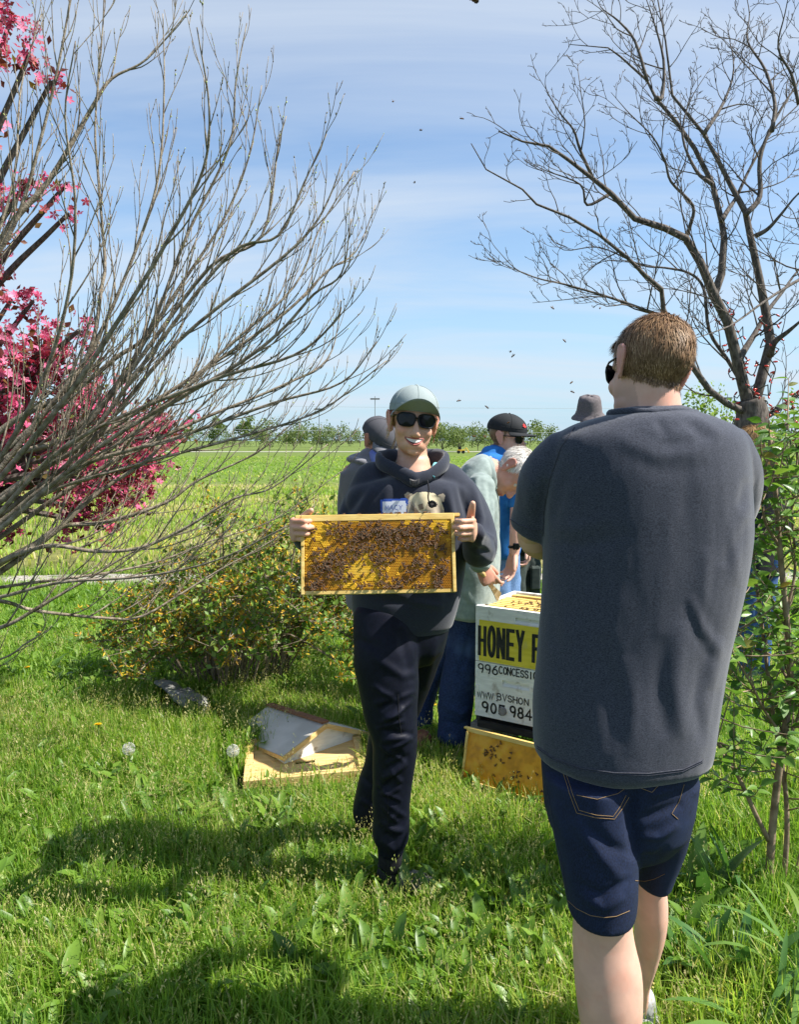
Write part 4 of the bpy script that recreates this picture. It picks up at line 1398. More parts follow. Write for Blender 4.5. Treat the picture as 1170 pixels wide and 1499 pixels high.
def comb_bees(M, n, blobs, off, label, group, ybase, n_stuff=0):
    w, h = FW - .03, FH - .03
    pts = []
    tot = sum(b[4] for b in blobs)
    while len(pts) < n + n_stuff:
        r = rr.random() * tot
        for b in blobs:
            r -= b[4]
            if r <= 0: break
        u, v = rr.gauss(b[0], b[2]), rr.gauss(b[1], b[3])
        if 0.01 < u < .99 and .02 < v < 1.0:
            p = (u, v)
            if all((p[0] - q[0]) ** 2 * 4 + (p[1] - q[1]) ** 2 * .95 > .00058 for q in pts): pts.append(p)
            elif rr.random() < .04: pts.append(p)
    Nn = M.to_3x3() @ Vector((0, -1, 0))
    st = []
    for i, (u, v) in enumerate(pts):
        L_ = Vector(((u - .5) * w, -off - (.010 if v > .97 else 0) - rr.uniform(0, .002), (.5 - v) * h - .003))
        hd = rr.uniform(0, 6.28)
        if i < n: bee(M @ L_, Nn + Vector((rr.gauss(0, .18), 0, rr.gauss(0, .18))), hd, label, group, rr.uniform(.92, 1.12))
        else: st.append((M @ L_, Nn, hd))
    return st


def bee_mass(name, st, parent=None, label=None):
    me = BEES[0]
    bv_ = np.array([v.co[:] for v in me.vertices]); ba = np.empty(len(bv_), np.float32); me.attributes['var'].data.foreach_get('value', ba)
    bf_ = [tuple(p.vertices) for p in me.polygons]
    V, Fc, A = [], [], []
    for P, N, hd in st:
        N = Vector(N).normalized(); u = N.orthogonal().normalized()
        x = u * cos(hd) + N.cross(u) * sin(hd)
        R = np.array(Matrix((x, N.cross(x), N)).transposed())
        o = len(V); V.extend((bv_ @ R.T) + np.array(P)); Fc.extend([tuple(i + o for i in f) for f in bf_]); A.extend(ba)
    o = obj(name, V, Fc, M_bee, parent, attrs={'var': A})
    return setp(o, label, kind='stuff')


HFY = 2.27
hc = at(554, 811, HFY)
MF = Matrix.Translation(hc) @ Matrix.Rotation(radians(1.5), 4, 'Z') @ Matrix.Rotation(radians(-15), 4, 'X') @ Matrix.Rotation(radians(-0.8), 4, 'Y')
frame_thing('wooden frame of golden comb crowded with bees held up in both hands', 'hive frame', MF, zone=zone_held)
HB = [(.36, .12, .16, .09, 3), (.62, .14, .18, .09, 4), (.85, .17, .08, .10, 2), (.48, .30, .12, .09, 3.2), (.64, .27, .12, .09, 2.2), (.80, .30, .07, .08, 1.4), (.24, .50, .08, .07, 2.2), (.10, .72, .06, .12, 2.8), (.16, .58, .07, .08, 1.2),
      (.50, .47, .06, .08, 1.6), (.52, .63, .04, .05, .8), (.78, .68, .05, .07, 1.5), (.93, .75, .05, .12, 1.6), (.92, .45, .05, .08, .7), (.26, .83, .05, .06, .9), (.56, .86, .08, .05, 1), (.4, .95, .25, .03, 1.2), (.8, .97, .15, .03, 1.3), (.2, .18, .07, .08, .7), (.5, .5, .4, .4, 1.6), (.05, .92, .04, .05, .5)]
st = comb_bees(MF, 240, HB, .0125, 'honey bee among the many crawling on the comb of the held frame', 'bees on the held frame', 0, 150)
setp(bee_mass('bees', st), 'dense crowd of bees between the others on the held frame', kind='stuff')
for k in range(16):      # along the top bar
    u = rr.choice((rr.uniform(-.22, .22), rr.gauss(.03, .05)))
    bee(MF @ Vector((u, rr.uniform(-.012, .012), FH / 2 + .001)), MF.to_3x3() @ Vector((0, -.25, 1)), rr.uniform(0, 6.28), 'honey bee walking along the top bar of the held frame', 'bees on the top bar')

# frame leaning against the hive stand
g1, g2 = gnd(690, 1142), gnd(799, 1172)
gt = at(684, 1063, g1.y - .06)
ang = atan2((at(800, 1092, 3.2) - gt).y, (at(800, 1092, 3.2) - gt).x)
ang = HYAW - radians(3)
cx_ = gt + Vector((cos(ang), sin(ang), 0)) * (FW / 2 + .01) + Vector((0, 0, -FH / 2 * cos(radians(14))))
cx_ += Vector((-sin(ang), cos(ang), 0)) * (-.03)
MG = Matrix.Translation(cx_) @ Matrix.Rotation(ang, 4, 'Z') @ Matrix.Rotation(radians(-14), 4, 'X')
frame_thing('second frame with bright amber wax sheet leaning in the grass against the hive', 'hive frame', MG, found=True)
comb_bees(MG, 34, [(.27, .33, .04, .06, 1.5), (.42, .42, .06, .1, 1), (.30, .22, .12, .12, .5), (.5, .6, .12, .15, 2), (.75, .6, .15, .2, 2)], .0045, 'honey bee on the amber wax sheet of the leaning frame', 'bees on the leaning frame', 0)

# frames hanging inside the top box
for k in range(9):
    if k == 7: continue
    y0 = .045 + k * .038
    Mx = MH @ Matrix.Translation((HW / 2 + 0.0, y0, HTOP - FH / 2 - .006)) @ Matrix.Rotation(radians(rr.uniform(-.4, .4)), 4, 'Z')
    nth = ('first', 'second', 'third', 'fourth', 'fifth', 'sixth', 'seventh', 'eighth', 'ninth')[k]
    t = frame_thing(nth + ' frame back from the lettered front, hanging in the open hive box', 'hive frame', Mx, comb=False, group='frames hanging in the open hive box')
    m = MB(); m.box((0, 0, -.006), (FW - .022, .022, FH - .04)); link_obj('comb', mesh_from('comb', m.v, m.f, M_wax, False, {'var': [.35] * len(m.v)}), t)
st = []
for k in range(250):
    u = min(.48, max(.03, rr.gauss(.30, .12))); v = min(.38, max(.03, rr.gauss(.16, .1)))
    st.append((MH @ Vector((u, v, HTOP - .004 + rr.uniform(-.012, .002))), Vector((rr.gauss(0, .2), rr.gauss(0, .2), 1)), rr.uniform(0, 6.28)))
setp(bee_mass('bees', st), 'mass of bees over the frames in the open hive box', kind='stuff')

# flying bees
for (px, py, Y, s, lab) in [(688, 3, .55, 1.05, 'blurred bee nearest the lens at the very top of the sky')] + [(x, y, 2.6, 1.0, 'small dark bee flying in the open sky') for x, y in ((608, 268), (694, 640), (672, 588), (712, 597), (745, 620), (809, 452), (880, 452), (826, 500), (752, 522), (838, 561), (676, 175), (616, 192), (838, 575), (575, 150), (710, 640), (748, 516))]:
    bee(at(px, py, Y), Vector((rr.gauss(0, .5), rr.gauss(-.3, .5), 1)), rr.uniform(0, 6.28), lab, None if s > 1.01 else 'bees in flight', s)

# ------------------------------------------------------------------ lid and inner cover on the grass
M_tin = mat('dull_tin', (0.46, 0.44, 0.39), (0.62, 0.59, 0.53), scale=7, rough=0.6, metal=0.0, bump=0.0015, bscale=9, c3=(0.55, 0.53, 0.48), scale3=26, ramp3=(0.62, 0.74))
M_brown = mat('brown_strip', (0.17, 0.075, 0.04), (0.27, 0.13, 0.07), scale=20, rough=0.7, stretch=(1, 6, 6))
P4 = [gnd(342, 1149), gnd(380, 1106), gnd(530, 1093), gnd(527, 1137)]
bl, tl, tr_, br = P4
e1 = (br - bl); e1.z = 0; e2 = (tr_ - br); e2.z = 0
cw, cd = e1.length, e2.length
a1 = atan2(e1.y, e1.x)
MT = Matrix.Translation(((bl + br) / 2 + (tl + tr_) / 2) / 2 + Vector((0, 0, .035))) @ Matrix.Rotation(a1, 4, 'Z') @ Matrix.Rotation(radians(3), 4, 'X') @ Matrix.Rotation(radians(-2), 4, 'Y')
cw, cd = .55, .43
ic = empty('inner_cover', (0, 0, 0), label='pale pine inner cover with a slot lying on the grass under the tin lid', cat='hive cover')
ic.matrix_world = MT


def lpart(name, mb, mt, t):
    return link_obj(name, mesh_from(name, mb.v, mb.f, mt, False, {'var': mb.a}), t)


m = MB()
for (x0, x1, y0, y1) in ((-cw / 2, -.045, -cd / 2, cd / 2), (.045, cw / 2, -cd / 2, cd / 2), (-.045, .045, -cd / 2, -.06), (-.045, .045, -.035, cd / 2)):
    m.box(((x0 + x1) / 2, (y0 + y1) / 2, 0), (x1 - x0 - .0005, y1 - y0 - .0005, .007))
lpart('panel', m, M_pine, ic)
for s in (-1, 1):
    m = MB(); m.box((s * (cw / 2 - .018), 0, .0125), (.036, cd - .072, .018), bevel=.0015); lpart('rail', m, M_pine, ic)
    m = MB(); m.box((0, s * (cd / 2 - .018), .0125), (cw, .036, .018), bevel=.0015); lpart('rail', m, M_pine, ic)
    m = MB(); m.box((0, s * (cd / 2 - .012), -.018), (cw, .024, .024), bevel=.0015); lpart('foot_rail', m, M_pine, ic)

ga, gb, ge = gnd(412, 1118, .03), gnd(536, 1091, .03), gnd(340, 1084, .03)
gd = (gb - ga); gd.z = 0
aw = atan2(gd.y, gd.x)
LW, LL, EH, RH = .456, .525, .045, .138
Ml = Matrix.Translation((-.532, 3.508, .032)) @ Matrix.Rotation(.67, 4, 'Z') @ Matrix.Rotation(-.11, 4, 'X')
rl = empty('hive_cover', (0, 0, 0), label='gabled hive lid of dull tin with brown ridge strip and white gable', cat='hive lid')
rl.matrix_world = Ml
th = .018
for yy in (0, LL - th):
    m = MB()
    prof = [(0, 0), (LW, 0), (LW, EH), (LW / 2, RH - .012), (0, EH)]
    m.add([Vector((x, yy, z)) for x, z in prof] + [Vector((x, yy + th, z)) for x, z in prof], [(0, 1, 2, 3, 4), (9, 8, 7, 6, 5)] + [(i, 5 + i, 5 + (i + 1) % 5, (i + 1) % 5) for i in range(5)])
    lpart('gable', m, M_white, rl)
for x in (th / 2, LW - th / 2):
    m = MB(); m.box((x, LL / 2, EH / 2), (th, LL - 2 * th - .001, EH - .006)); lpart('side_board', m, M_white, rl)
sl_ = math.atan2(RH - EH, LW / 2); ln = sqrt((RH - EH) ** 2 + (LW / 2) ** 2) + .018
for s in (-1, 1):
    m = MB()
    x0 = LW / 2 + s * .002; x1 = LW / 2 + s * (LW / 2 + .016); z0 = RH; z1 = EH + .002 - .006
    nseg = 6
    V = []
    for k in range(nseg + 1):
        f = k / nseg
        for y in (-.014, LL * .33, LL * .66, LL + .014):
            for dz in (0, .0025): V.append(Vector((x0 + (x1 - x0) * f, y, z0 + (z1 - z0) * f + dz + rr.uniform(-.0006, .0006))))
    Fq = []
    for k in range(nseg):
        for j in range(3):
            a = (k * 4 + j) * 2
            Fq += [(a + 1, a + 3, a + 11, a + 9), (a, a + 8, a + 10, a + 2)]
        a = k * 8
        Fq += [(a, a + 1, a + 9, a + 8), (a + 6, a + 14, a + 15, a + 7)]
    m.add(V, Fq); lpart('roof_sheet', m, M_tin, rl)
    m = MB(); m.box((x1 - s * .001, LL / 2, z1 - .009), (.003, LL + .028, .018)); lpart('drip_edge', m, M_pine, rl)
    m = MB(); m.box((0, 0, 0), (ln, .010, .022), Matrix.Translation(((x0 + x1) / 2, -.0195, (z0 + z1) / 2 - .010)) @ Matrix.Rotation(s * sl_, 4, 'Y'), bevel=.001); lpart('barge_board', m, M_pine, rl)
m = MB(); m.box((LW / 2, LL / 2, RH + .008), (.040, LL + .03, .012), bevel=.002); lpart('ridge_strip', m, M_brown, rl)

# the flat grey stone and the dandelions
M_stone = mat('grey_stone', (0.17, 0.17, 0.16), (0.32, 0.32, 0.30), scale=16, rough=0.9, bump=0.004, bscale=30)
c0, c1 = gnd(232, 1018), gnd(296, 1042)
sp_ = [solid([c0 + Vector((0, 0, .085)), c0.lerp(c1, .3) + Vector((0, 0, .085)), c0.lerp(c1, .6) + Vector((0, 0, .06)), c0.lerp(c1, .85) + Vector((0, 0, .035)), c1 + Vector((0, 0, .0))], [(.035, .013), (.06, .021), (.085, .028), (.10, .034), (.07, .03)], side=(.2, 1, 0))]
ch = fuse(sp_, .006, 1); ch = rough_up(ch, 18, .0025, 4)
setp(obj('flat_stone', ch[0], ch[1], M_stone, smooth=True, base=tuple(c1)), 'long flat grey stone tilted in the shade at the bush\'s foot', 'stone')

M_stem = mat('flower_stem', (.10, .17, .04), rough=.5)
M_dand = mat('dandelion_yellow', (.72, .48, .01), (.80, .58, .02), scale=80, rough=.6)
M_fluff = mat('dandelion_fluff', (.62, .62, .58), rough=.9, trans=.4)


def dandelion(px, py, label, fluff=False, hgt=.12):
    g = gnd(px, py + (40 if hgt > .1 else 17))
    tp = at(px, py, g.y)
    t = empty('dandelion', g, label=label, cat='flower', group='dandelions in the lawn' if not fluff else 'dandelion clocks')
    m = MB(); m.tube([g, g.lerp(tp, .5) + Vector((.006, 0, 0)), tp], [.003, .0025, .0022], 6); m.build('stem', M_stem, t)
    m = MB()
    if fluff:
        for k in range(110):
            d = Vector(rand_dirs(1)[0]); e = tp + d * .024
            m.tube([tp + d * .004, e], [.0003, .0003], 3)
            s = d.orthogonal().normalized(); w = d.cross(s)
            for q in range(4):
                a = q * pi / 2; v = s * cos(a) + w * sin(a)
                m.add([e, e + v * .007 + d * .004 + v.cross(d) * .0012, e + v * .007 + d * .004 - v.cross(d) * .0012], [(0, 1, 2)])
        m.build('seed_head', M_fluff, t)
    else:
        for k in range(70):
            a = k * 2.4; r = .019 * sqrt((k + .5) / 70)
            d = Vector((cos(a) * r * 1.0, sin(a) * r, .010 - r * .3)); s = Vector((-sin(a), cos(a), 0)) * .0022
            c = tp + Vector((cos(a) * r * .3, sin(a) * r * .3, 0))
            m.add([c - s, c + s, tp + d + s, tp + d - s], [(0, 1, 2, 3)])
        m.build('flower_head', M_dand, t)
    return t


dandelion(143, 1061, 'yellow dandelion in the sunlit lawn left of the white clock')
dandelion(188, 1096, 'white dandelion clock standing in the lawn left of the lid', True, .13)
dandelion(341, 1099, 'white dandelion clock bent beside the corner of the tin lid', True, .13)
dandelion(39, 977, 'small yellow dandelion beside the shaded grass at far left', hgt=.08)
dandelion(57, 926, 'yellow dandelion farthest off under the low grey branches', hgt=.08)
dandelion(153, 976, 'yellow dandelion at the shaded edge below the bush', hgt=.08)
dandelion(640, 1033, 'yellow dandelion glimpsed between the jeans legs by the hive', hgt=.08)
dandelion(696, 1143, 'wilted orange dandelion in front of the leaning frame', hgt=.08)

# ------------------------------------------------------------------ leafy shrub on the right
rr = random.Random(77)
SY = 2.42
sb_ = gnd(1128, 1352)
st_ = empty('leafy_shrub', sb_, label='leafy green shrub with slender tan stems filling the right edge', cat='shrub')
M_shleaf = var_mat('shrub_leaf', [(0, (.045, .115, .018)), (.4, (.090, .19, .030)), (.75, (.15, .265, .042)), (.93, (.22, .31, .055)), (1, (.22, .16, .04))], rough=.36, trans=.34, gain=1.5, noise=.06, nscale=80, bump=.0006)
M_tan = mat('tan_stem', (.15, .105, .065), (.30, .22, .145), scale=30, rough=.8, bump=.002, bscale=80)
STEM = [(13, 7, 0, [(1124, 1352), (1128, 1260), (1137, 1160), (1148, 1080), (1158, 1000), (1152, 900), (1142, 800), (1136, 720), (1128, 640)]), (9, 4, .12, [(1140, 1350), (1152, 1240), (1150, 1150), (1132, 1040), (1118, 930), (1105, 830), (1098, 770)]),
        (8, 4, -.08, [(1126, 1230), (1106, 1190), (1088, 1150), (1066, 1110), (1040, 1068), (1028, 1020), (1036, 960)]), (6, 3, .1, [(1134, 1180), (1150, 1100), (1172, 1040), (1190, 960), (1195, 860)]), (6, 3, .25, [(1150, 1340), (1175, 1240), (1210, 1100), (1230, 950), (1225, 800), (1190, 690)]),
        (5, 2, -.15, [(1148, 1080), (1120, 1040), (1100, 1000), (1072, 950), (1066, 900)]), (5, 2, .1, [(1152, 900), (1165, 830), (1160, 740), (1168, 660), (1150, 622)]), (5, 2, -.1, [(1142, 800), (1120, 760), (1118, 700), (1135, 640)]), (5, 2, .3, [(1158, 1000), (1130, 960), (1090, 940), (1075, 870), (1095, 800)])]
tips = []
m = MB()
for (w0, w1, dy, pl) in STEM:
    n = len(pl)
    pts = [at(px, py, SY + dy * k / (n - 1)) for k, (px, py) in enumerate(pl)]
    C_ = [Vector(c) for c in catmull(pts, 5)]
    m.tube(C_, [(w0 + (w1 - w0) * i / (len(C_) - 1)) * mpp(SY) * .5 for i in range(len(C_))], 8)
    for i in range(int(len(C_) * .28), len(C_)):
        for q in range(2 if C_[i].z > .55 else 1):
            if rr.random() < .92:
                d = Vector((rr.gauss(-.05, .65), rr.gauss(0, .7), rr.uniform(-.05, .9))).normalized()
                ll = rr.uniform(.10, .30)
                e = C_[i] + d * ll + Vector((0, 0, .03))
                px_ = proj(np.array([e[:]]))[0]
                lim = np.interp(px_[1], [560, 620, 700, 830, 900, 1000, 1150, 1290], [1142, 1112, 1102, 1082, 1068, 1036, 1012, 1010])
                if px_[0] < lim: continue
                pt = [C_[i], C_[i] + d * ll * .5 + Vector((0, 0, .0)), e]
                m.tube(catmull(pt, 2), [.0028, .0024, .002, .0016, .0012], 4)
                tips.append(pt)
m.build('stem', M_tan, st_, True)
LP = []
for pt in tips:
    C_ = catmull(pt, 4)
    for k in range(2, len(C_)):
        t = Vector(C_[min(k + 1, len(C_) - 1)]) - Vector(C_[k - 1]); t.normalize()
        s = 1 if k % 2 else -1
        d = (t * .5 + t.cross(Vector((0, 0, 1))).normalized() * s * .9 + Vector((rr.gauss(0, .3), rr.gauss(0, .3), rr.gauss(-.08, .3)))).normalized()
        LP.append((Vector(C_[k]), d))
rr.shuffle(LP)


def leaf_shape(cup, bend, w):
    V, Fc = [], []
    nl = 6
    for i in range(nl + 1):
        y = i / nl
        hw = w * (sin(pi * min(1, y * 1.02) ** .8)) ** .8 * (1 - .25 * y) if 0 < i < nl else .012
        zc = -bend * y * y
        V += [(-hw, y, zc + cup * hw), (-hw * .5, y, zc + cup * hw * .35), (0, y, zc), (hw * .5, y, zc + cup * hw * .35), (hw, y, zc + cup * hw)]
        if i:
            o = (i - 1) * 5
            Fc += [(o + k, o + k + 1, o + k + 6, o + k + 5) for k in range(4)]
    return V, Fc


LEAFM = []
for k in range(10):
    V, Fc = leaf_shape(rr.uniform(.1, .5), rr.uniform(.05, .4), rr.uniform(.26, .36))
    LEAFM.append(mesh_from('leaf', V, Fc, M_shleaf, True, {'var': [min(1, max(0, (.1, .25, .35, .42, .48, .55, .62, .7, .8, .97)[k]))] * len(V)}))


def place_leaf(me, b, d, s, parent, name='leaf', nrm=None):
    n = Vector(nrm) if nrm else Vector((rr.gauss(0, .5), rr.gauss(-.25, .5), 1))
    X = d.cross(n).normalized(); Z = X.cross(d)
    o = link_obj(name, me, parent)
    o.matrix_basis = Matrix.Translation(b - root_loc(parent)) @ Matrix((X, d, Z)).transposed().to_4x4() @ Matrix.Scale(s, 4)
    return o


vis = [q for q in LP if proj(np.array([q[0][:]]))[0][0] < 1185]
ids = {id(q) for q in vis[:300]}
for b, d in vis[:300]: place_leaf(rr.choice(LEAFM), b, d, rr.uniform(.030, .058), st_)
rest = [q for q in LP if id(q) not in ids]
tv, tf = leaf_shape(.3, .2, .3)
D = np.array([q[1][:] for q in rest])
V, Fc, A = scatter(tv, np.array(tf), np.array([q[0][:] for q in rest]), frames(D, rand_dirs(len(D), 2.0)), np.array([rr.uniform(.030, .055) for _ in rest]), np.clip(rng.normal(.5, .2, len(rest)), 0, 1))
setp(obj('foliage', V, Fc, M_shleaf, st_, attrs={'var': A}), kind='stuff')

# ------------------------------------------------------------------ iris and day-lily clumps, bottom right
M_iris = var_mat('iris_leaf', [(0, (.035, .105, .026)), (.5, (.075, .17, .036)), (.8, (.15, .25, .045)), (1, (.32, .38, .10))], rough=.4, trans=.3, gain=1.5, noise=.06, nscale=40)


def strap(b, az, L_, w, lean, droop, var, parent, wide=False):
    V, Fc = [], []
    n = 9
    d = Vector((cos(az), sin(az), 0)); s = Vector((-sin(az), cos(az), 0))
    p = Vector((0, 0, -.01)); el = pi / 2 - lean
    for i in range(n + 1):
        f = i / n
        hw = w * .5 * ((.6 + 1.2 * f) * (1 - f) ** .55 if not wide else (sin(pi * (.12 + .88 * f)) ** .8))
        hw = max(hw, .0008)
        V += [p - s * hw + Vector((0, 0, .0)), p + d * hw * .25, p + s * hw]
        if i:
            o = (i - 1) * 3; Fc += [(o, o + 1, o + 4, o + 3), (o + 1, o + 2, o + 5, o + 4)]
        el -= droop / n * (1 + 1.6 * f)
        p = p + (d * cos(el) + Vector((0, 0, sin(el)))) * (L_ / n)
    me = mesh_from('leaf', V, Fc, M_iris, True, {'var': [var] * len(V)})
    return link_obj('leaf', me, parent, b - root_loc(parent))


def clump(px, py, n, L0, w, drp, label, wide=False, v0=.45, grp=None):
    g = gnd(px, py)
    t = empty('strap_leaf_plant' if not wide else 'iris_plant', g, label=label, cat='plant', group=grp)
    for k in range(n):
        a = rr.uniform(0, 6.28)
        strap(g + Vector((rr.gauss(0, .025), rr.gauss(0, .025), 0)), a, L0 * rr.uniform(.6, 1.15), w * rr.uniform(.75, 1.2), rr.uniform(.02, .45), rr.uniform(.2, drp), min(1, max(0, rr.gauss(v0, .16))), t, wide)
    return t


clump(1150, 1580, 14, .44, .022, 1.9, 'arching pale green strap leaves in the bottom right corner', v0=.72)
clump(1190, 1490, 13, .42, .022, 1.8, 'clump of long strap leaves cut by the right edge', v0=.62)
clump(1030, 1335, 7, .30, .055, .5, 'broad upright sword leaves just right of the man\'s bare knee', True, .42)
clump(1025, 1440, 8, .26, .050, .9, 'broad dark green leaves beside the man\'s far shoe', True, .33)
clump(1085, 1480, 10, .32, .048, .9, 'broad dark leaves between the shrub stems and the strap leaves', True, .36)
clump(1000, 1530, 9, .22, .045, 1.1, 'low broad leaves at the bottom edge by the man\'s leg', True, .36)
clump(1075, 1340, 9, .34, .022, .9, 'thin upright grassy leaves in front of the shrub stems', v0=.5)
# ------------------------------------------------------------------ people
SK = dict(light=skin_mat('skin_light', (0.62, 0.37, 0.28), (0.50, 0.16, 0.14), beard=(0.36, 0.23, 0.18), hair=(0.20, 0.125, 0.07)),
          woman=skin_mat('skin_tanned', (0.60, 0.35, 0.24), (0.50, 0.15, 0.13), hair=(0.22, 0.13, 0.06)),
          ruddy=skin_mat('skin_ruddy', (0.58, 0.29, 0.205), (0.42, 0.14, 0.12), beard=(0.5, 0.42, 0.38), hair=(0.62, 0.58, 0.53)))


def frame_R(fwd, up):
    f = Vector(fwd).normalized(); r = f.cross(Vector(up)).normalized(); u = r.cross(f)
    return Matrix((r, f, u)).transposed()


def xf(sol, c, R, s):
    return [Vector(c) + R @ (Vector(p) * s) for p in sol[0]], sol[1]


M_SH = .03


def torso_core(rw, d=.032): return rows(shrink_rows(rw[2:], d), cap=.05)


def head_solids(female=False, smile=False, ears=True):
    L = [ell((0, -.012, .032), (.074, .094, .085)), ell((0, .030, -.028), (.062, .060, .082)), ell((0, .034, -.073 if female else -.076), (.049 if female else .054, .052, .036 if female else .038)),
         ell((0, .071 if female else .072, -.096 if female else -.099), (.018, .014, .014) if female else (.022, .016, .016)), ell((0, .045, .045), (.060, .048, .05))]
    for s in (-1, 1):
        L.append(ell((s * .036, .063, -.030), (.023, .021, .023)))
        L.append(ell((s * .0105, .095, -.042), (.0070 if female else .0085, .012, .0075)))
        if ears:
            L.append(solid([(s * .071, .004, -.03), (s * .075, .0, -.012), (s * .080, -.010, .014), (s * .082, -.018, .028)], [(.006, .008), (.008, .012), (.008, .017), (.005, .011)], side=(1, 0, 0), seg=12))
            L.append(solid([(s * .076, .006, .004), (s * .084, .003, .024), (s * .088, -.016, .034), (s * .090, -.028, .018), (s * .085, -.022, -.006), (s * .078, -.004, -.034), (s * .074, .006, -.036)], [(.0038, .0038)] * 7, seg=8))
    L.append(solid([(-.046, .066, .020), (-.02, .081, .021), (0, .083, .018), (.02, .081, .021), (.046, .066, .020)], [(.009, .009)] * 5, seg=10))
    L.append(solid([(0, .084, .008), (0, .094, -.016), (0, .106, -.036), (0, .104, -.044)], [(.0075, .008), (.009, .01), (.0115, .011), (.008, .008)], seg=12))
    L.append(ell((0, .074, -.072), (.030, .018, .022)))
    if not smile:
        L.append(solid([(-.024, .079, -.070), (-.009, .090, -.066), (0, .090, -.067), (.009, .090, -.066), (.024, .079, -.070)], [(.003, .003), (.0052, .0052), (.005, .005), (.0052, .0052), (.003, .003)], seg=8))
        L.append(solid([(-.022, .079, -.072), (0, .089, -.079), (.022, .079, -.072)], [(.003, .003), (.0062, .0062), (.003, .003)], seg=8))
    return L


def sstep(x): x = np.clip(x, 0, 1); return x * x * (3 - 2 * x)


def head_chunk(c, R, s=1.0, voxel=.0042, female=False, smile=False, hair='short', beard=0.0, extra=(), ears_red=.4):
    ch = fuse([xf(h, c, R, s) for h in head_solids(female, smile)] + list(extra), voxel, 3 if voxel < .006 else 2)
    Lc = ((ch[0] - np.array(c)) @ np.array(R)) / s
    x, y, z = Lc.T
    lip = np.zeros(len(x))
    if not smile:
        lip = np.exp(-((z + .0715) / .0075) ** 4) * np.exp(-(x / .023) ** 4) * (y > .06)
    thr = np.interp(y, [-.06, -.02, .012, .03, .06, .085], [-.060, -.050, -.012, .045, .066, .074]) + .006 * vnoise(np.stack([x * 60, y * 60, z * 20], 1), 2)
    hm = sstep((z - thr) / .010) * (1 - ((np.abs(x) > .0725) & (y > -.036) & (z < .042)))
    if hair == 'none': hm = hm * 0
    if ears_red: lip = lip + ears_red * sstep((np.abs(x) - .071) / .008) * (z < .045)
    bd = beard * sstep((-.035 - z) / .03) * (y > -.02) * (1 - lip) * (z > -.13)
    ch += [lip, bd, hm if hair != 'long' else hm]
    return ch


def hair_strands(ch, c, R, s, n, length, lift=.45, width=.0011, seed=1, whorl=(0.012, -.055, .108), minz=-1, maxz=1, fwd=0.0, curl=.25):
    rg = np.random.default_rng(seed)
    V, Fc = ch[0], ch[1]
    ctr = V[Fc].mean(1); Lc = ((ctr - np.array(c)) @ np.array(R)) / s
    m = ch[5][Fc].mean(1) > .5
    m &= (Lc[:, 2] > minz) & (Lc[:, 2] < maxz)
    idx = np.flatnonzero(m)
    pick = rg.choice(idx, n)
    P = ctr[pick] + rg.normal(size=(n, 3)) * .0018
    N = ch[2][Fc[pick]].mean(1); N /= np.linalg.norm(N, axis=1, keepdims=True)
    wl = np.array(c) + np.array(R) @ (np.array(whorl) * s)
    T = P - wl
    # sweep round the whorl and down
    T = T / (np.linalg.norm(T, axis=1, keepdims=True) + .02)
    T += np.cross(N, T) * .35 + np.array(R)[:, 2] * -.35 + np.array(R)[:, 1] * fwd
    T -= N * (T * N).sum(1, keepdims=True)
    T /= np.linalg.norm(T, axis=1, keepdims=True) + 1e-6
    clump_n = np.stack([vnoise(P * 55, 3), vnoise(P * 55, 4), vnoise(P * 55, 5)], 1)
    T = T + clump_n * curl * 1.4 + rg.normal(size=(n, 3)) * curl * .5
    T -= N * (T * N).sum(1, keepdims=True)
    T /= np.linalg.norm(T, axis=1, keepdims=True) + 1e-6
    ln = length * s * (.6 + .7 * rg.random(n))[:, None]
    ln = ln * np.clip((((P - np.array(c)) @ np.array(R))[:, 2] / s + .045) / .07, .28, 1)[:, None]
    S_ = np.cross(T, N)
    b = P - N * .001
    mid = P + T * ln * .5 + N * ln * lift * .5
    tip = P + T * ln * .98 + N * ln * lift * .42
    w = S_ * width * (.6 + .8 * rg.random(n))[:, None]
    VV = np.stack([b - w, b + w, mid - w * .8, mid + w * .8, tip - w * .15, tip + w * .15], 1).reshape(-1, 3)
    o = (np.arange(n) * 6)[:, None]
    FF_ = np.concatenate([o + np.array([[0, 1, 3, 2]]), o + np.array([[2, 3, 5, 4]])], 0)
    var = np.clip(.5 + .22 * rg.normal(size=n) + .25 * clump_n[:, 0], 0, 1)
    return VV, FF_, np.repeat(var, 6)


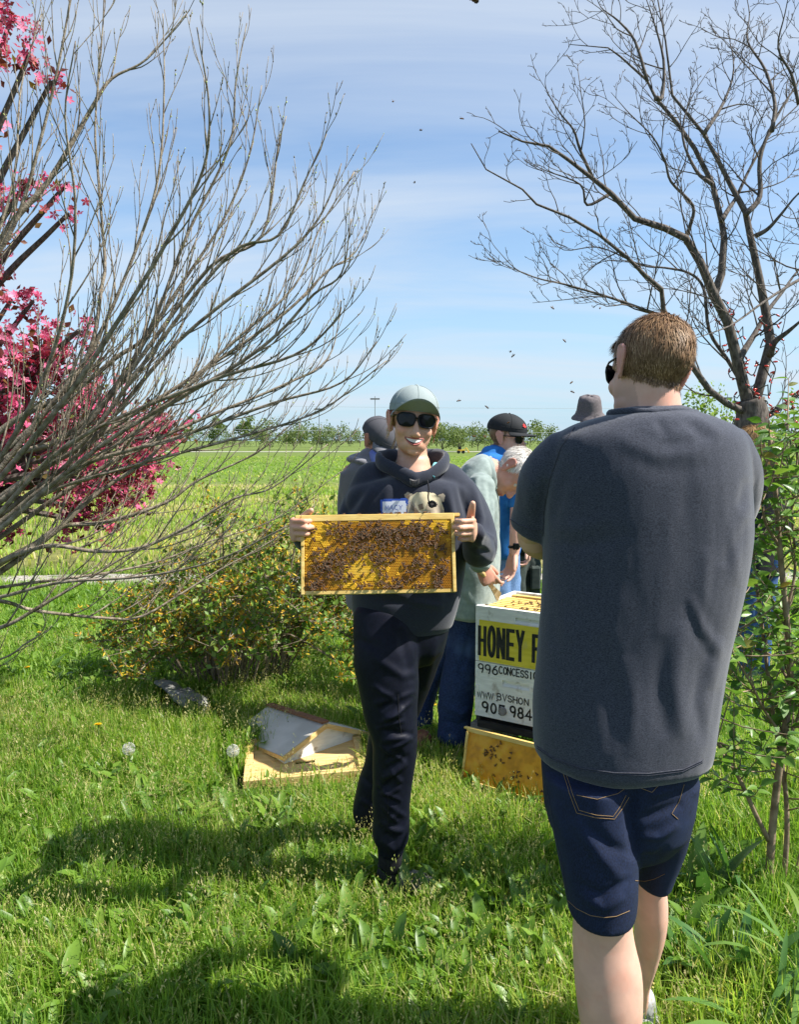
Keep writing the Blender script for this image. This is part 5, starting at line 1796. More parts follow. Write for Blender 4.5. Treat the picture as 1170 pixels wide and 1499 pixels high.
def hand_solids(w, X, Y, Z, s=1.0, curls=((35, 45, 30),) * 4, thumb=(.75, .6, -.25), tcurl=(10, 15), spread=6):
    """X thumb side, Y towards the fingers, Z out of the back of the hand"""
    w, X, Y, Z = Vector(w), Vector(X).normalized(), Vector(Y).normalized(), Vector(Z).normalized()
    L = []
    kn = [(.030, .086), (.010, .090), (-.010, .086), (-.028, .077)]
    ln = [(.042, .026, .020), (.047, .030, .021), (.043, .028, .021), (.034, .021, .018)]
    rd = [.0092, .0096, .0090, .0080]
    pal = [w - Y * .01 * s, w + Y * .03 * s, w + Y * .065 * s, w + Y * .088 * s]
    L.append(solid(pal, [(.027 * s, .020 * s), (.034 * s, .017 * s), (.041 * s, .0145 * s), (.039 * s, .0115 * s)], side=X, seg=16))
    for i in range(4):
        p = w + (X * kn[i][0] + Y * kn[i][1] + Z * .001) * s
        a = radians(spread * (1.5 - i)) * .6
        d0 = (Y * cos(a) + X * sin(a)).normalized()
        pts, rr_ = [p - d0 * .018 * s, p], [(rd[i] * 1.05 * s,) * 2] * 2
        ang = 0
        for j in range(3):
            ang += radians(curls[i][j])
            d = d0 * cos(ang) - Z * sin(ang)
            pts.append(pts[-1] + d * ln[i][j] * s * .55); rr_.append((rd[i] * (.96 - .08 * j) * s,) * 2)
            pts.append(pts[-1] + d * ln[i][j] * s * .45); rr_.append((rd[i] * (1.0 - .12 * j) * s,) * 2)
        rr_[-1] = (rd[i] * .66 * s,) * 2
        L.append(solid(pts, rr_, side=X, seg=10, sub=3))
    t = (X * thumb[0] + Y * thumb[1] + Z * thumb[2]).normalized()
    p = w + (X * .018 + Y * .018 - Z * .008) * s
    pts, rr_ = [p], [(.014 * s,) * 2]
    for j, (l, r) in enumerate(((.035, .0132), (.028, .0120), (.021, .0096))):
        if j:
            ax = t.cross(Y); ax = ax.normalized() if ax.length > .05 else Z
            t = Matrix.Rotation(radians(tcurl[j - 1]), 3, ax) @ t
        pts.append(pts[-1] + t * l * s); rr_.append((r * s,) * 2)
    L.append(solid(pts, rr_, side=X, seg=10, sub=3))
    return L


def px_solid(lst, side=(0, 1, 0), seg=30, **kw):
    """[(px, py, Y, a, b)] -> tube"""
    return solid([at(q[0], q[1], q[2]) for q in lst], [(q[3], q[4] if len(q) > 4 else q[3]) for q in lst], side=side, seg=seg, **kw)


def shrink(lst, d): return [(q[0], q[1], q[2], q[3] - d) + ((q[4] - d,) if len(q) > 4 else ()) for q in lst]


def with_attr(ch):
    n = len(ch[0])
    while len(ch) < 6: ch.append(np.zeros(n))
    return ch


def person(label, base, chunks, skin, group=None):
    chunks = [with_attr(c) for c in chunks]
    V, Fc = join(chunks)
    at_ = {k: np.concatenate([c[i] for c in chunks]) for i, k in ((3, 'lip'), (4, 'beard'), (5, 'hairmask'))}
    o = obj('person', V, Fc, skin, None, True, at_, base)
    return setp(o, label, 'person', group)


def cap_mesh(c, R, s, visor=.072, droop=.026, pitch=.10, rx=.086, ry=.114, rz=.090, z0=.030):
    V, Fc = [], []
    na, npol = 36, 12
    for j in range(npol + 1):
        ph = pi / 2 * (1.12 - 1.12 * j / npol)      # from slightly under the rim to the top
        ph = pi / 2 * j / npol * 1.10 - .16
        for k in range(na):
            th = 2 * pi * k / na
            seam = 1 - .012 * max(0, cos(6 * th)) ** 12
            r = cos(min(ph, pi / 2)) * seam
            V.append(Vector((rx * r * sin(th), -.010 + ry * r * cos(th), z0 + rz * sin(min(ph, pi / 2)))))
    for j in range(npol):
        for k in range(na):
            a, b = j * na + k, j * na + (k + 1) % na
            Fc.append((a, b, b + na, a + na))
    Fc.append(tuple(npol * na + k for k in range(na)))
    crown = ([c + R @ (v * s) for v in V], Fc)
    V, Fc = [], []
    nk, nj = 18, 5
    for lay in (0, -.0028):
        for i in range(nk + 1):
            a = radians(-66 + 132 * i / nk)
            bx_, by_ = rx * .985 * sin(a), -.010 + ry * .985 * cos(a)
            ex = visor * max(0, cos(a * 1.32)) ** .45
            for j in range(nj + 1):
                f = j / nj
                x = bx_ * (1 + .10 * f); y = by_ + ex * f
                V.append(Vector((x, y, z0 - .008 - droop * (abs(x) / .08) ** 2 * (.3 + .9 * f) - pitch * ex * f + lay)))
    m_ = (nk + 1) * (nj + 1)
    for lay in (0, 1):
        for i in range(nk):
            for j in range(nj):
                a = lay * m_ + i * (nj + 1) + j
                q = (a, a + 1, a + nj + 2, a + nj + 1)
                Fc.append(q if lay == 0 else q[::-1])
    for i in range(nk):
        a = i * (nj + 1) + nj
        Fc.append((a, a + m_, a + m_ + nj + 1, a + nj + 1))
    vis = ([c + R @ (v * s) for v in V], Fc)
    return crown, vis


def add_cap(root, c, R, s, mcrown, mvisor=None, **kw):
    cr_, vi_ = cap_mesh(c, R, s, **kw)
    cp = obj('cap', cr_[0], cr_[1], mcrown, root)
    obj('visor', vi_[0], vi_[1], mvisor or mcrown, cp)
    z = kw.get('z0', .030) + kw.get('rz', .088)
    b = ell(c + R @ (Vector((0, -.010, z)) * s), (.006 * s, .006 * s, .004 * s), n=5)
    obj('button', b[0], b[1], mcrown, cp)
    sm = MB()
    na, npol = 36, 12
    for k in range(0, na, 6):
        sm.tube([c + (Vector(cr_[0][j * na + k]) - c) * 1.004 for j in range(1, npol)], .0011 * s, 5)
    sm.tube([c + (Vector(cr_[0][2 * na + k % na]) - c) * 1.003 for k in range(na + 1)], .0009 * s, 4)
    sm.build('seam', mcrown, cp, True)
    return cp


M_lens = mat('dark_lens', (.006, .007, .010), rough=.12, spec=.25)
M_rim = mat('black_rim', (.008, .008, .009), rough=.3)


def add_glasses(root, c, R, s, y=.094, z=.004, w=.029, h=.0215):
    V, Fc = [], []
    g = MB(); l = MB()
    for sd_ in (-1, 1):
        ring, n = [], 22
        for k in range(n):
            a = 2 * pi * k / n
            xx = math.copysign(abs(cos(a)) ** .62, cos(a)) * w; zz = math.copysign(abs(sin(a)) ** .62, sin(a)) * h
            if zz < 0: xx *= .88
            X_ = sd_ * .0335 + xx
            ring.append(Vector((X_, y - 5.2 * X_ * X_, z + zz)))
        cc = Vector((sd_ * .0335, y - 5.2 * .0335 ** 2 + .003, z))
        l.add([c + R @ (p * s) for p in ring] + [c + R @ (cc * s)], [(k, (k + 1) % n, n) for k in range(n)])
        g.tube([c + R @ (p * s) for p in ring + ring[:2]], .0026 * s, 6)
        g.tube([c + R @ (Vector(p) * s) for p in ((sd_ * .061, y - .019, z + .012), (sd_ * .073, .05, z + .011), (sd_ * .079, .0, z + .008), (sd_ * .078, -.02, z - .004))], .0026 * s, 6)
    g.tube([c + R @ (Vector(p) * s) for p in ((-.008, y, z + .004), (0, y + .001, z + .007), (.008, y, z + .004))], .0026 * s, 6)
    gl = g.build('sunglasses', M_rim, root)
    l.build('lens', M_lens, gl, True)
    return gl


def stitched(root, name, bvh, pl, r, mt, n=10, off=.0008, dirn=None, sides=4):
    """a thin seam laid on a surface along a polyline seen in the photograph"""
    q = []
    P = [np.array(p, float) for p in pl]
    for i in range(len(P) - 1):
        for k in range(n):
            q.append(P[i] + (P[i + 1] - P[i]) * k / n)
    q.append(P[-1])
    pts = []
    for p in q:
        d = ray(*p).normalized()
        h = bvh.ray_cast(Vector((0, 0, HC)), d)
        if h[0] is not None: pts.append(h[0] + h[1] * off * (1 if h[1].dot(d) < 0 else -1))
    if len(pts) < 3: return None
    m = MB(); m.tube(pts, r, sides)
    return m.build(name, mt, root)


def print_on(root, name, bvh, poly, mt, res=1.4, off=.0018):
    P = np.array(poly, float)
    x0, y0 = P.min(0); x1, y1 = P.max(0)
    nx, ny = int((x1 - x0) / res) + 2, int((y1 - y0) / res) + 2
    xs, ys = np.linspace(x0, x1, nx), np.linspace(y0, y1, ny)
    V, ok = [], {}
    for j in range(ny):
        for i in range(nx):
            d = ray(xs[i], ys[j]).normalized(); h = bvh.ray_cast(Vector((0, 0, HC)), d)
            if h[0] is not None: ok[(i, j)] = len(V); V.append(h[0] - d * off)
    Fc = []
    for j in range(ny - 1):
        for i in range(nx - 1):
            if in_poly(np.array([(xs[i] + xs[i + 1]) / 2]), np.array([(ys[j] + ys[j + 1]) / 2]), P)[0]:
                k = [(i, j), (i + 1, j), (i + 1, j + 1), (i, j + 1)]
                if all(q in ok for q in k): Fc.append(tuple(ok[q] for q in k))
    return obj(name, V, Fc, mt, root) if Fc else None


M_navy = mat('navy_fleece', (.013, .0165, .029), (.025, .030, .048), scale=500, rough=.9, bump=.0004, bscale=500, sheen=.22)
M_pants = mat('navy_jogger', (.0028, .0038, .011), (.0048, .0062, .016), scale=60, rough=.58, bump=.0002, bscale=500, spec=.2)
M_rib = mat('black_rib', (.008, .008, .010), (.016, .016, .018), scale=120, rough=.9)
M_sock = mat('speckled_sock', (.012, .012, .014), (.07, .07, .072), scale=420, rough=.95, bump=.001, bscale=260)
M_heather = mat('heather_charcoal', (.015, .018, .030), (.058, .064, .090), scale=300, rough=.95, bump=.0003, bscale=600, stretch=(1, 1, 2.2), sheen=.25, ramp=(.30, .70), detail=2)
M_denim = mat('dark_denim', (.004, .0075, .022), (.010, .019, .055), scale=420, rough=.85, bump=.0003, bscale=700, stretch=(1, 1, .5), c3=(.014, .027, .075), scale3=5, ramp3=(.5, .75))
M_jeans = mat('blue_jeans', (.007, .017, .055), (.018, .038, .11), scale=150, rough=.85, c3=(.045, .08, .17), scale3=6, ramp3=(.52, .72))
M_jeans_lt = mat('light_jeans', (.09, .17, .33), (.15, .25, .43), scale=120, rough=.85)
M_sage = mat('sage_shirt', (.185, .23, .215), (.26, .315, .295), scale=34, rough=.85, bump=.004, bscale=24, sheen=.2)
M_blue = mat('bright_blue_tee', (.012, .12, .38), (.025, .18, .50), scale=20, rough=.85)
M_greyhood = mat('grey_hoodie', (.13, .13, .15), (.18, .18, .20), scale=500, rough=.9, sheen=.3)
M_cargo = mat('dark_green_canvas', (.030, .042, .038), (.055, .068, .060), scale=30, rough=.9)
M_blackcloth = mat('black_cloth', (.010, .010, .012), (.022, .022, .026), scale=40, rough=.9)
M_capsage = mat('grey_green_twill', (.22, .265, .265), (.28, .325, .32), scale=900, rough=.9, bump=.0005, bscale=500)
M_capgrey = mat('charcoal_twill', (.06, .06, .07), (.09, .09, .10), scale=700, rough=.9)
M_capvis = mat('grey_twill', (.15, .15, .165), (.19, .19, .205), scale=700, rough=.9)
M_bucket = mat('taupe_canvas', (.105, .09, .095), (.15, .13, .135), scale=90, rough=.9)
M_capblack = mat('black_twill', (.014, .016, .018), (.024, .026, .029), scale=700, rough=.85)
M_stitch = mat('tan_thread', (.26, .165, .075), rough=.8)
M_seam = mat('shirt_seam', (.032, .034, .046), (.06, .062, .078), scale=200, rough=.95)
M_brownhair = var_mat('brown_hair', [(0, (.10, .055, .028)), (.5, (.25, .145, .074)), (.85, (.40, .255, .14)), (1, (.48, .33, .20))], rough=.5, spec=.22)
M_whitehair = var_mat('white_hair', [(0, (.42, .38, .33)), (.5, (.66, .62, .56)), (1, (.8, .78, .74))], rough=.5)
M_blond = var_mat('blond_hair', [(0, (.22, .12, .05)), (.5, (.42, .26, .11)), (1, (.58, .40, .20))], rough=.45)
M_shoe = mat('pale_canvas_shoe', (.26, .26, .27), (.36, .36, .37), scale=60, rough=.8)
M_shoegrey = mat('grey_shoe', (.15, .14, .13), (.23, .22, .20), scale=50, rough=.7)
M_boot = mat('brown_leather', (.12, .05, .025), (.22, .10, .05), scale=30, rough=.6)
M_teeth = mat('teeth', (.76, .71, .62), rough=.3)
M_lip = mat('lips', (.42, .13, .11), rough=.4)
M_mouth = mat('mouth_inside', (.06, .012, .012), rough=.6)


def shoe(heel, toe, w=.045, h=.075, up=.0):
    heel, toe = Vector(heel), Vector(toe)
    d = (toe - heel)
    z = Vector((0, 0, 1))
    pts = [heel + z * h * .5, heel + d * .25 + z * h * .52, heel + d * .55 + z * (h * .42 + up * .4), heel + d * .85 + z * (h * .30 + up), toe + z * (h * .26 + up)]
    sd_ = Vector((-d.y, d.x, 0)).normalized()
    return solid(pts, [(w * .75, h * .5), (w * .8, h * .5), (w * .95, h * .40), (w * 1.0, h * .30), (w * .6, h * .22)], side=sd_, seg=16)


# ================= the smiling woman =================
wb = gnd(575, 1312)
wc = at(605, 618.5, 2.535)
wR = frame_R((.10, -1, -.01), (.10, 0, 1))
ws = .95
hoodY = 2.58
torso = [(698, 562, 644, 2.56, .076), (704, 534, 672, 2.565, .096), (714, 514, 686, 2.57, .110), (735, 505, 690, 2.575, .122), (765, 507, 688, 2.575, .128), (820, 511, 682, 2.57, .130), (868, 513, 674, 2.565, .132), (893, 516, 668, 2.565, .134)]
slR = [(652, 706, 2.585, .072, .070), (680, 742, 2.60, .080, .072), (700, 785, 2.56, .068, .064), (703, 806, 2.48, .058, .055), (697, 792, 2.405, .045, .043), (692, 780, 2.365, .036, .034)]
slL = [(548, 706, 2.585, .070, .068), (526, 748, 2.60, .070, .066), (500, 795, 2.57, .060, .058), (478, 806, 2.50, .050, .048), (452, 793, 2.42, .036, .034), (440, 781, 2.37, .030, .028)]
legF = [(905, 517, 612, 2.50, .082), (950, 517, 613, 2.475, .090), (1000, 524, 614, 2.465, .086), (1045, 533, 612, 2.46, .078), (1085, 543, 611, 2.46, .073), (1125, 545, 607, 2.475, .070), (1165, 546, 601, 2.49, .066), (1200, 546, 599, 2.50, .062), (1226, 546, 599, 2.505, .060), (1238, 551, 593, 2.505, .048)]
legB = [(905, 570, 660, 2.60, .085), (950, 570, 650, 2.62, .085), (1000, 560, 632, 2.66, .075), (1050, 548, 612, 2.70, .068), (1100, 536, 595, 2.74, .064), (1150, 523, 575, 2.77, .062), (1185, 517, 560, 2.78, .058), (1200, 519, 556, 2.78, .050)]
pelvis = [(868, 520, 664, 2.56, .112), (900, 517, 658, 2.56, .118), (935, 519, 652, 2.56, .112)]
neck = px_solid([(606, 700, 2.565, .056, .054), (604, 676, 2.562, .050, .052), (604, 655, 2.56, .048, .050), (604, 640, 2.56, .047, .05)], side=(1, 0, 0), seg=18)
chest_skin = rows([(699, 574, 636, 2.555, .070), (692, 576, 634, 2.555, .068), (680, 580, 630, 2.558, .06)])
hc_w = head_chunk(wc, wR, ws, .0036, True, True, 'short', extra=[neck, chest_skin])
wlh = at(432, 772, 2.352); wrh = at(691, 772, 2.352)
handL = hand_solids(wlh, (0, 0, 1), (.06, -1, 0), (-1, 0, .0), .92, ((62, 78, 45), (64, 78, 45), (66, 78, 45), (66, 75, 45)), (.62, .62, -.70), (4, 6), 2)
handR = hand_solids(wrh, (0, 0, 1), (-.06, -1, 0), (1, 0, 0), .92, ((60, 82, 45), (62, 82, 45), (64, 82, 45), (66, 80, 45)), (.80, .80, .10), (-8, -10), 2)
hL = fuse(handL + [px_solid([(436, 779, 2.352, .025), (446, 788, 2.41, .027), (462, 798, 2.47, .030)])], .0026, 2)
hR = fuse(handR + [px_solid([(691, 781, 2.352, .026), (696, 792, 2.42, .032), (702, 804, 2.48, .036)])], .0026, 2)
body = fuse([torso_core(torso), px_solid(shrink(slR[:4], .024)), px_solid(shrink(slL[:4], .024)), rows(shrink_rows(legF, .018), cap=.1), rows(shrink_rows(legB, .018), cap=.1), rows(shrink_rows(pelvis, .025), cap=.1),
             px_solid([(572, 1235, 2.505, .030), (568, 1280, 2.52, .032), (566, 1300, 2.53, .032)]), px_solid([(537, 1190, 2.78, .030), (533, 1225, 2.79, .032)])], .012, 2)
woman = person('smiling woman in grey-green cap, sunglasses and navy hoodie holding up the bee frame', wb, [hc_w, hL, hR, body], SK['woman'])
hd = fuse([rows(torso, pw=.92, cap=(.1, 1)), px_solid(slR, seg=22), px_solid(slL, seg=22)], .0065, 3)
hd = rough_up(hd, 6.5, .006, 12, (1, 1, .6))
hd = folds(hd, [([(690, 700), (705, 760), (700, 815)], 5, 0.0105), ([(672, 705), (690, 770)], 5, -0.012), ([(640, 725), (655, 800)], 7, -0.0105), ([(655, 712), (668, 790)], 6, 0.0105), ([(530, 720), (500, 760)], 6, -0.0105), ([(548, 712), (520, 760)], 6, 0.009),
                  ([(690, 800), (722, 812)], 5, -0.0105), ([(700, 780), (725, 790)], 5, 0.009), ([(575, 700), (560, 745)], 7, 0.006), ([(615, 712), (625, 750)], 9, 0.006), ([(600, 880), (650, 888)], 5, 0.009), ([(660, 800), (655, 880)], 7, -0.0105), ([(530, 870), (600, 885)], 6, -0.0075)])
hoodie = obj('hoodie', hd[0], hd[1], M_navy, woman)
hb = bvh_of(hd[0], hd[1])
hood = [px_solid([(607, 703, 2.458, .025, .012), (580, 689, 2.475, .022, .011), (559, 678, 2.51, .026, .012), (556, 672, 2.575, .028, .014), (578, 670, 2.655, .030, .026), (604, 672, 2.68, .034, .034), (632, 670, 2.655, .030, .026), (652, 673, 2.575, .028, .014), (648, 682, 2.51, .026, .012), (630, 695, 2.475, .020, .011), (607, 703, 2.458, .025, .012)], side=(0, 0, 1), seg=14, sub=5),
        px_solid([(604, 690, 2.70, .10, .03), (604, 715, 2.715, .11, .035), (604, 745, 2.70, .07, .02)], side=(1, 0, 0))]
hh = fuse(hood, .0055, 3); hh = rough_up(hh, 16, .003, 5)
obj('hood', hh[0], hh[1], M_navy, hoodie)
m = MB(); m.tube(catmull([at(626, 703, 2.447), at(628, 716, 2.44), at(627, 728, 2.437), at(629, 738, 2.436)], 5), .0026, 6)
m.tube(catmull([at(627, 737, 2.434), at(633, 734, 2.43), at(638, 738, 2.43), at(632, 742, 2.43), at(628, 738, 2.432)], 4), .0042, 6); m.build('drawstring', M_blackcloth, hoodie, True)
m = MB()
for k in range(9):
    a = pi * k / 8
    m.tube([at(607 + 2 * cos(a), 703, 2.443), at(607 + 7 * cos(a), 701 + 3 * sin(a), 2.435), at(607 + 6.5 * cos(a), 706 + 5 * sin(a), 2.437)], .0011, 4)
m.build('frayed_knot', mat('frayed_cord', (.16, .15, .15), rough=.9), hoodie)
# printed animal face and name tag
M_pr1 = mat('print_cream', (.60, .52, .34), (.70, .62, .42), scale=60, rough=.8)
M_pr2 = mat('print_brown', (.18, .13, .09), (.30, .23, .16), scale=80, rough=.8)
M_pr3 = mat('print_dark', (.03, .025, .025), rough=.8)
M_pr4 = mat('print_taupe', (.36, .30, .22), (.46, .39, .29), scale=80, rough=.8)
for nm, pl, mt, of in (('print_ear', [(592, 724), (597, 720), (604, 723), (602, 733), (595, 734)], M_pr4, .0022), ('print_ear', [(641, 725), (649, 722), (652, 725), (650, 735), (643, 733)], M_pr4, .0022),
                       ('print_head', [(597, 758), (595, 742), (600, 727), (610, 721), (622, 720), (636, 722), (645, 730), (650, 745), (651, 758)], M_pr1, .0030), ('print_ear', [(594, 726), (598, 723), (601, 726), (598, 732)], M_pr2, .0034),
                       ('print_patch', [(598, 740), (604, 733), (611, 745), (614, 752), (600, 756), (596, 752)], M_pr4, .0038), ('print_patch', [(627, 734), (640, 735), (649, 748), (650, 757), (628, 757), (624, 744)], M_pr4, .0038),
                       ('print_eye', [(603, 739), (612, 747), (615, 751), (608, 750), (602, 745)], M_pr2, .0046), ('print_eye', [(628, 738), (634, 735), (641, 738), (639, 742), (632, 742)], M_pr3, .0046), ('print_nose', [(612, 739), (619, 737), (620, 745), (614, 747)], M_pr2, .0046)):
    print_on(hoodie, nm, hb, pl, mt, .75, of)
M_tag = mat('tag_paper', (.74, .77, .84), rough=.5)
M_tagb = mat('tag_blue', (.04, .10, .42), rough=.5)
tg = print_on(hoodie, 'name_tag', hb, [(557, 731), (600, 729), (602, 760), (558, 760)], M_tagb, 1.2, .0030)
print_on(hoodie, 'tag_paper', hb, [(560, 734), (594, 733), (596, 760), (561, 760)], M_tag, 1.2, .0050)
tx = MB()
for i, chh in enumerate('MACY'):
    for pl in GL[chh]:
        def put(u, v, k): 
            d = ray(u, v).normalized(); h = hb.ray_cast(Vector((0, 0, HC)), d)
            return h[0] - d * (.0062 + k)
        ribbon(tx, [(564.5 + i * 6.6 + x * 4.6, 746.5 + i * -.15 - y * 6.5) for x, y in pl], .75, put, .0001 * i)
tx.build('tag_writing', M_tagb, hoodie)
m = MB(); m.tube([at(632, 699, 2.475), at(635, 690, 2.49), at(638, 680, 2.53)], [.011, .011, .009], 8); m.build('tank_top_strap', mat('aqua_cotton', (.20, .55, .66), rough=.8), woman, True)
pt = fuse([rows(legF), rows(legB), rows(pelvis)], .0062, 3)
V_ = pt[0]; P_ = proj(V_)
pt = rough_up(pt, 7, .0035, 31, (1, 1, 1.6))
wr = []
rw = random.Random(6)
for k in range(26):
    y = 1010 + k * 9 + rw.uniform(-3, 3); x0 = np.interp(y, [1000, 1100, 1235], [532, 548, 554]); x1 = np.interp(y, [1000, 1100, 1235], [612, 606, 588])
    sl_k = rw.choice((-1, 1)) * rw.uniform(4, 16); a = x0 + (x1 - x0) * rw.uniform(.05, .4); b = a + (x1 - a) * rw.uniform(.5, 1.05)
    wr.append(([(a, y + sl_k), ((a + b) / 2, y + rw.uniform(-3, 5)), (b, y - sl_k)], rw.uniform(2.6, 4.4), rw.choice((1, -1, 1)) * rw.uniform(.005, .0095)))
wr += [([(545, 960), (590, 990), (612, 985)], 6, .006), ([(520, 935), (560, 950)], 6, -.005), ([(585, 920), (605, 1000)], 7, -.006), ([(640, 930), (622, 1010)], 6, .006), ([(526, 1170), (545, 1180)], 3.5, .005), ([(524, 1130), (545, 1150)], 3.5, -.005)]
pt = folds(pt, wr)
trousers = obj('trousers', pt[0], pt[1], M_pants, woman)
pb = bvh_of(pt[0], pt[1])
for pl in ([(583, 1016), (584, 1050), (588, 1075)], [(568, 1165), (568, 1190), (567, 1215)]): stitched(trousers, 'seam', pb, pl, .0009, M_rib)
for nm, c_, mt_ in (('cuff', [(1232, 552, 592, 2.505, .046), (1250, 553, 590, 2.508, .040), (1268, 554, 588, 2.512, .037)], M_rib), ('cuff', [(1200, 522, 551, 2.78, .040), (1213, 523, 549, 2.785, .036)], M_rib)):
    f_ = fuse([rows(c_)], .005, 1); f_ = rough_up(f_, 60, .0012, 3, (1, 1, .15)); obj(nm, f_[0], f_[1], mt_, woman)
f_ = fuse([px_solid([(570, 1262, 2.512, .037, .037), (567, 1285, 2.518, .037, .036), (565, 1302, 2.525, .042, .040)], side=(1, 0, 0))], .005, 1); obj('sock', f_[0], f_[1], M_sock, woman)
f_ = fuse([px_solid([(536, 1208, 2.785, .036, .036), (533, 1224, 2.79, .036, .036), (532, 1236, 2.80, .040, .04)], side=(1, 0, 0))], .005, 1); obj('sock', f_[0], f_[1], M_sock, woman)
hl = at(562, 1306, 2.55); hl.z = .0; to = gnd(632, 1310); to.z = 0
f_ = fuse([shoe(hl, to, .046, .085, .012)], .005, 2); obj('shoe', f_[0], f_[1], M_shoegrey, woman)
hl = gnd(538, 1238); to = gnd(520, 1252)
f_ = fuse([shoe((hl.x, hl.y + .05, 0), (to.x - .02, to.y - .10, 0), .043, .075)], .006, 2); obj('shoe', f_[0], f_[1], M_blackcloth, woman)
# head details
add_cap(woman, wc, wR, ws, M_capsage, visor=.062, droop=.027, pitch=-.58, z0=.047, rz=.078, rx=.0845, ry=.113)
add_glasses(woman, wc, wR, ws, y=.097, z=.006, w=.0295, h=.0215)
hbv = bvh_of(hc_w[0], hc_w[1])


def face_pt(x, z, off=.0):
    o_ = wc + wR @ (Vector((x, .25, z)) * ws); d = wR @ Vector((0, -1, 0))
    h = hbv.ray_cast(o_, d)
    return (h[0] if h[0] else wc + wR @ (Vector((x, .085, z)) * ws)) - d * off


def strip(xs, zt, zb, off, nz=4):
    V, Fc = [], []
    for i, x in enumerate(xs):
        for k in range(nz + 1):
            V.append(face_pt(x, zb(x) + (zt(x) - zb(x)) * k / nz, off))
            if i and k:
                a = i * (nz + 1) + k; Fc.append((a - nz - 2, a - 1, a, a - nz - 1))
    return V, Fc


xs = [-.0315 + .063 * i / 20 for i in range(21)]
par = lambda x: 1 - (x / .0325) ** 2
mo = obj('mouth', *strip(xs, lambda x: -.0510 - .0045 * par(x), lambda x: -.0512 - .0210 * par(x), .0006), M_mouth, woman)
xs2 = [-.0275 + .055 * i / 20 for i in range(21)]
obj('teeth', *strip(xs2, lambda x: -.0518 - .0042 * par(x), lambda x: -.0518 - .0148 * (1 - (x / .0300) ** 2), .0014), M_teeth, woman)
m = MB()
m.tube([face_pt(x, -.0502 - .0036 * par(x), .0008) for x in xs], [.0010 + .0012 * par(x) for x in xs], 8)
m.tube([face_pt(x, -.0515 - .0225 * par(x), .0008) for x in xs], [.0010 + .0020 * par(x) for x in xs], 8)
m.build('lips', M_lip, woman, True)
V, Fc, A = hair_strands(hc_w, wc, wR, ws, 1900, .035, .02, .0009, 3, whorl=(0, .10, .06), curl=.08, maxz=.02)
obj('hair', V, Fc, M_blond, woman, attrs={'var': A})
m = MB()
for k in range(70):
    s_ = -1 if k % 2 else 1
    p0 = Vector((s_ * .074, .035 + .02 * rw.random() - .02, .03 - .03 * rw.random())); p1 = p0 + Vector((s_ * .004, -.03, -.03 - .03 * rw.random())); p2 = p1 + Vector((s_ * (.002 + .006 * rw.random()), -.05, -.02 * rw.random()))
    m.tube([wc + wR @ (p * ws) for p in (p0, p1, p2)], [.0008, .0007, .0003], 3, rw.random())
for k in range(110):
    a = rw.gauss(0, .012); b = rw.gauss(0, .012)
    m.tube(catmull([wc + wR @ (Vector(p) * ws) for p in ((a * .4, -.105, .0 + b * .3), (a, -.15, -.03 + b), (a * 1.6, -.16, -.10 + b), (a * 2, -.15, -.16 + 2 * b))], 3), .0012, 3, rw.random())
m.build('ponytail', M_blond, woman)

# ================= the man with his back to us =================
mb_ = gnd(905, 1600)
mY = 1.68
mc_ = at(951, 542, 1.69)
mR = frame_R((-.33, .92, -.24), (.20, .12, 1))
ms = .945
mt_ = [(600, 902, 1014, 1.675, .066), (609, 872, 1045, 1.675, .088), (622, 836, 1072, 1.678, .105), (645, 808, 1090, 1.68, .122), (690, 797, 1096, 1.685, .135), (740, 795, 1097, 1.69, .142), (790, 797, 1096, 1.69, .142), (850, 796, 1086, 1.685, .138), (910, 791, 1072, 1.68, .135), (970, 787, 1060, 1.68, .138), (1030, 782, 1049, 1.68, .145), (1080, 782, 1040, 1.68, .150), (1101, 784, 1035, 1.68, .150)]
msl = [(828, 670, 1.69, .060, .062), (804, 700, 1.71, .062, .066), (793, 742, 1.74, .060, .062), (783, 772, 1.765, .060, .060)]
msr = [(1060, 662, 1.69, .056, .062), (1074, 695, 1.72, .058, .066), (1072, 735, 1.76, .055, .062), (1064, 758, 1.79, .055, .058)]
shp = [(1065, 792, 1026, 1.68, .128), (1110, 793, 1020, 1.68, .135), (1150, 797, 1017, 1.68, .135), (1180, 800, 1014, 1.68, .13)]
sll = [(1130, 797, 925, 1.65, .125), (1180, 802, 932, 1.635, .115), (1230, 813, 932, 1.62, .104), (1280, 824, 932, 1.605, .094), (1318, 831, 930, 1.595, .086), (1336, 834, 926, 1.59, .083)]
slr_ = [(1130, 915, 1018, 1.70, .12), (1180, 925, 1011, 1.72, .105), (1230, 929, 1000, 1.74, .094), (1265, 929, 985, 1.75, .086), (1284, 929, 977, 1.755, .082)]
cal = [(1320, 842, 921, 1.595, .062), (1370, 839, 927, 1.595, .058), (1420, 841, 938, 1.59, .062), (1470, 846, 940, 1.585, .062), (1520, 855, 935, 1.585, .052), (1580, 868, 922, 1.59, .040), (1640, 872, 918, 1.60, .036)]
car = [(1270, 929, 972, 1.76, .055), (1320, 928, 976, 1.77, .056), (1360, 930, 973, 1.79, .056), (1400, 932, 962, 1.81, .046), (1440, 932, 950, 1.83, .036), (1478, 931, 948, 1.84, .034)]
mneck = px_solid([(958, 640, 1.68, .070, .066), (955, 606, 1.68, .062, .060), (952, 580, 1.685, .060, .062), (950, 555, 1.69, .058, .062)], side=(1, 0, 0))
mh = head_chunk(mc_, mR, ms, .0040, False, False, 'short', beard=.45, extra=[mneck, rows([(632, 890, 1020, 1.68, .06), (614, 910, 1004, 1.68, .05)], cap=.2)])
fl = [(787, 770, 1.77, .042, .046), (788, 790, 1.80, .045, .043), (815, 792, 1.87, .042, .040), (870, 770, 1.93, .032, .030), (900, 762, 1.94, .028, .024)]
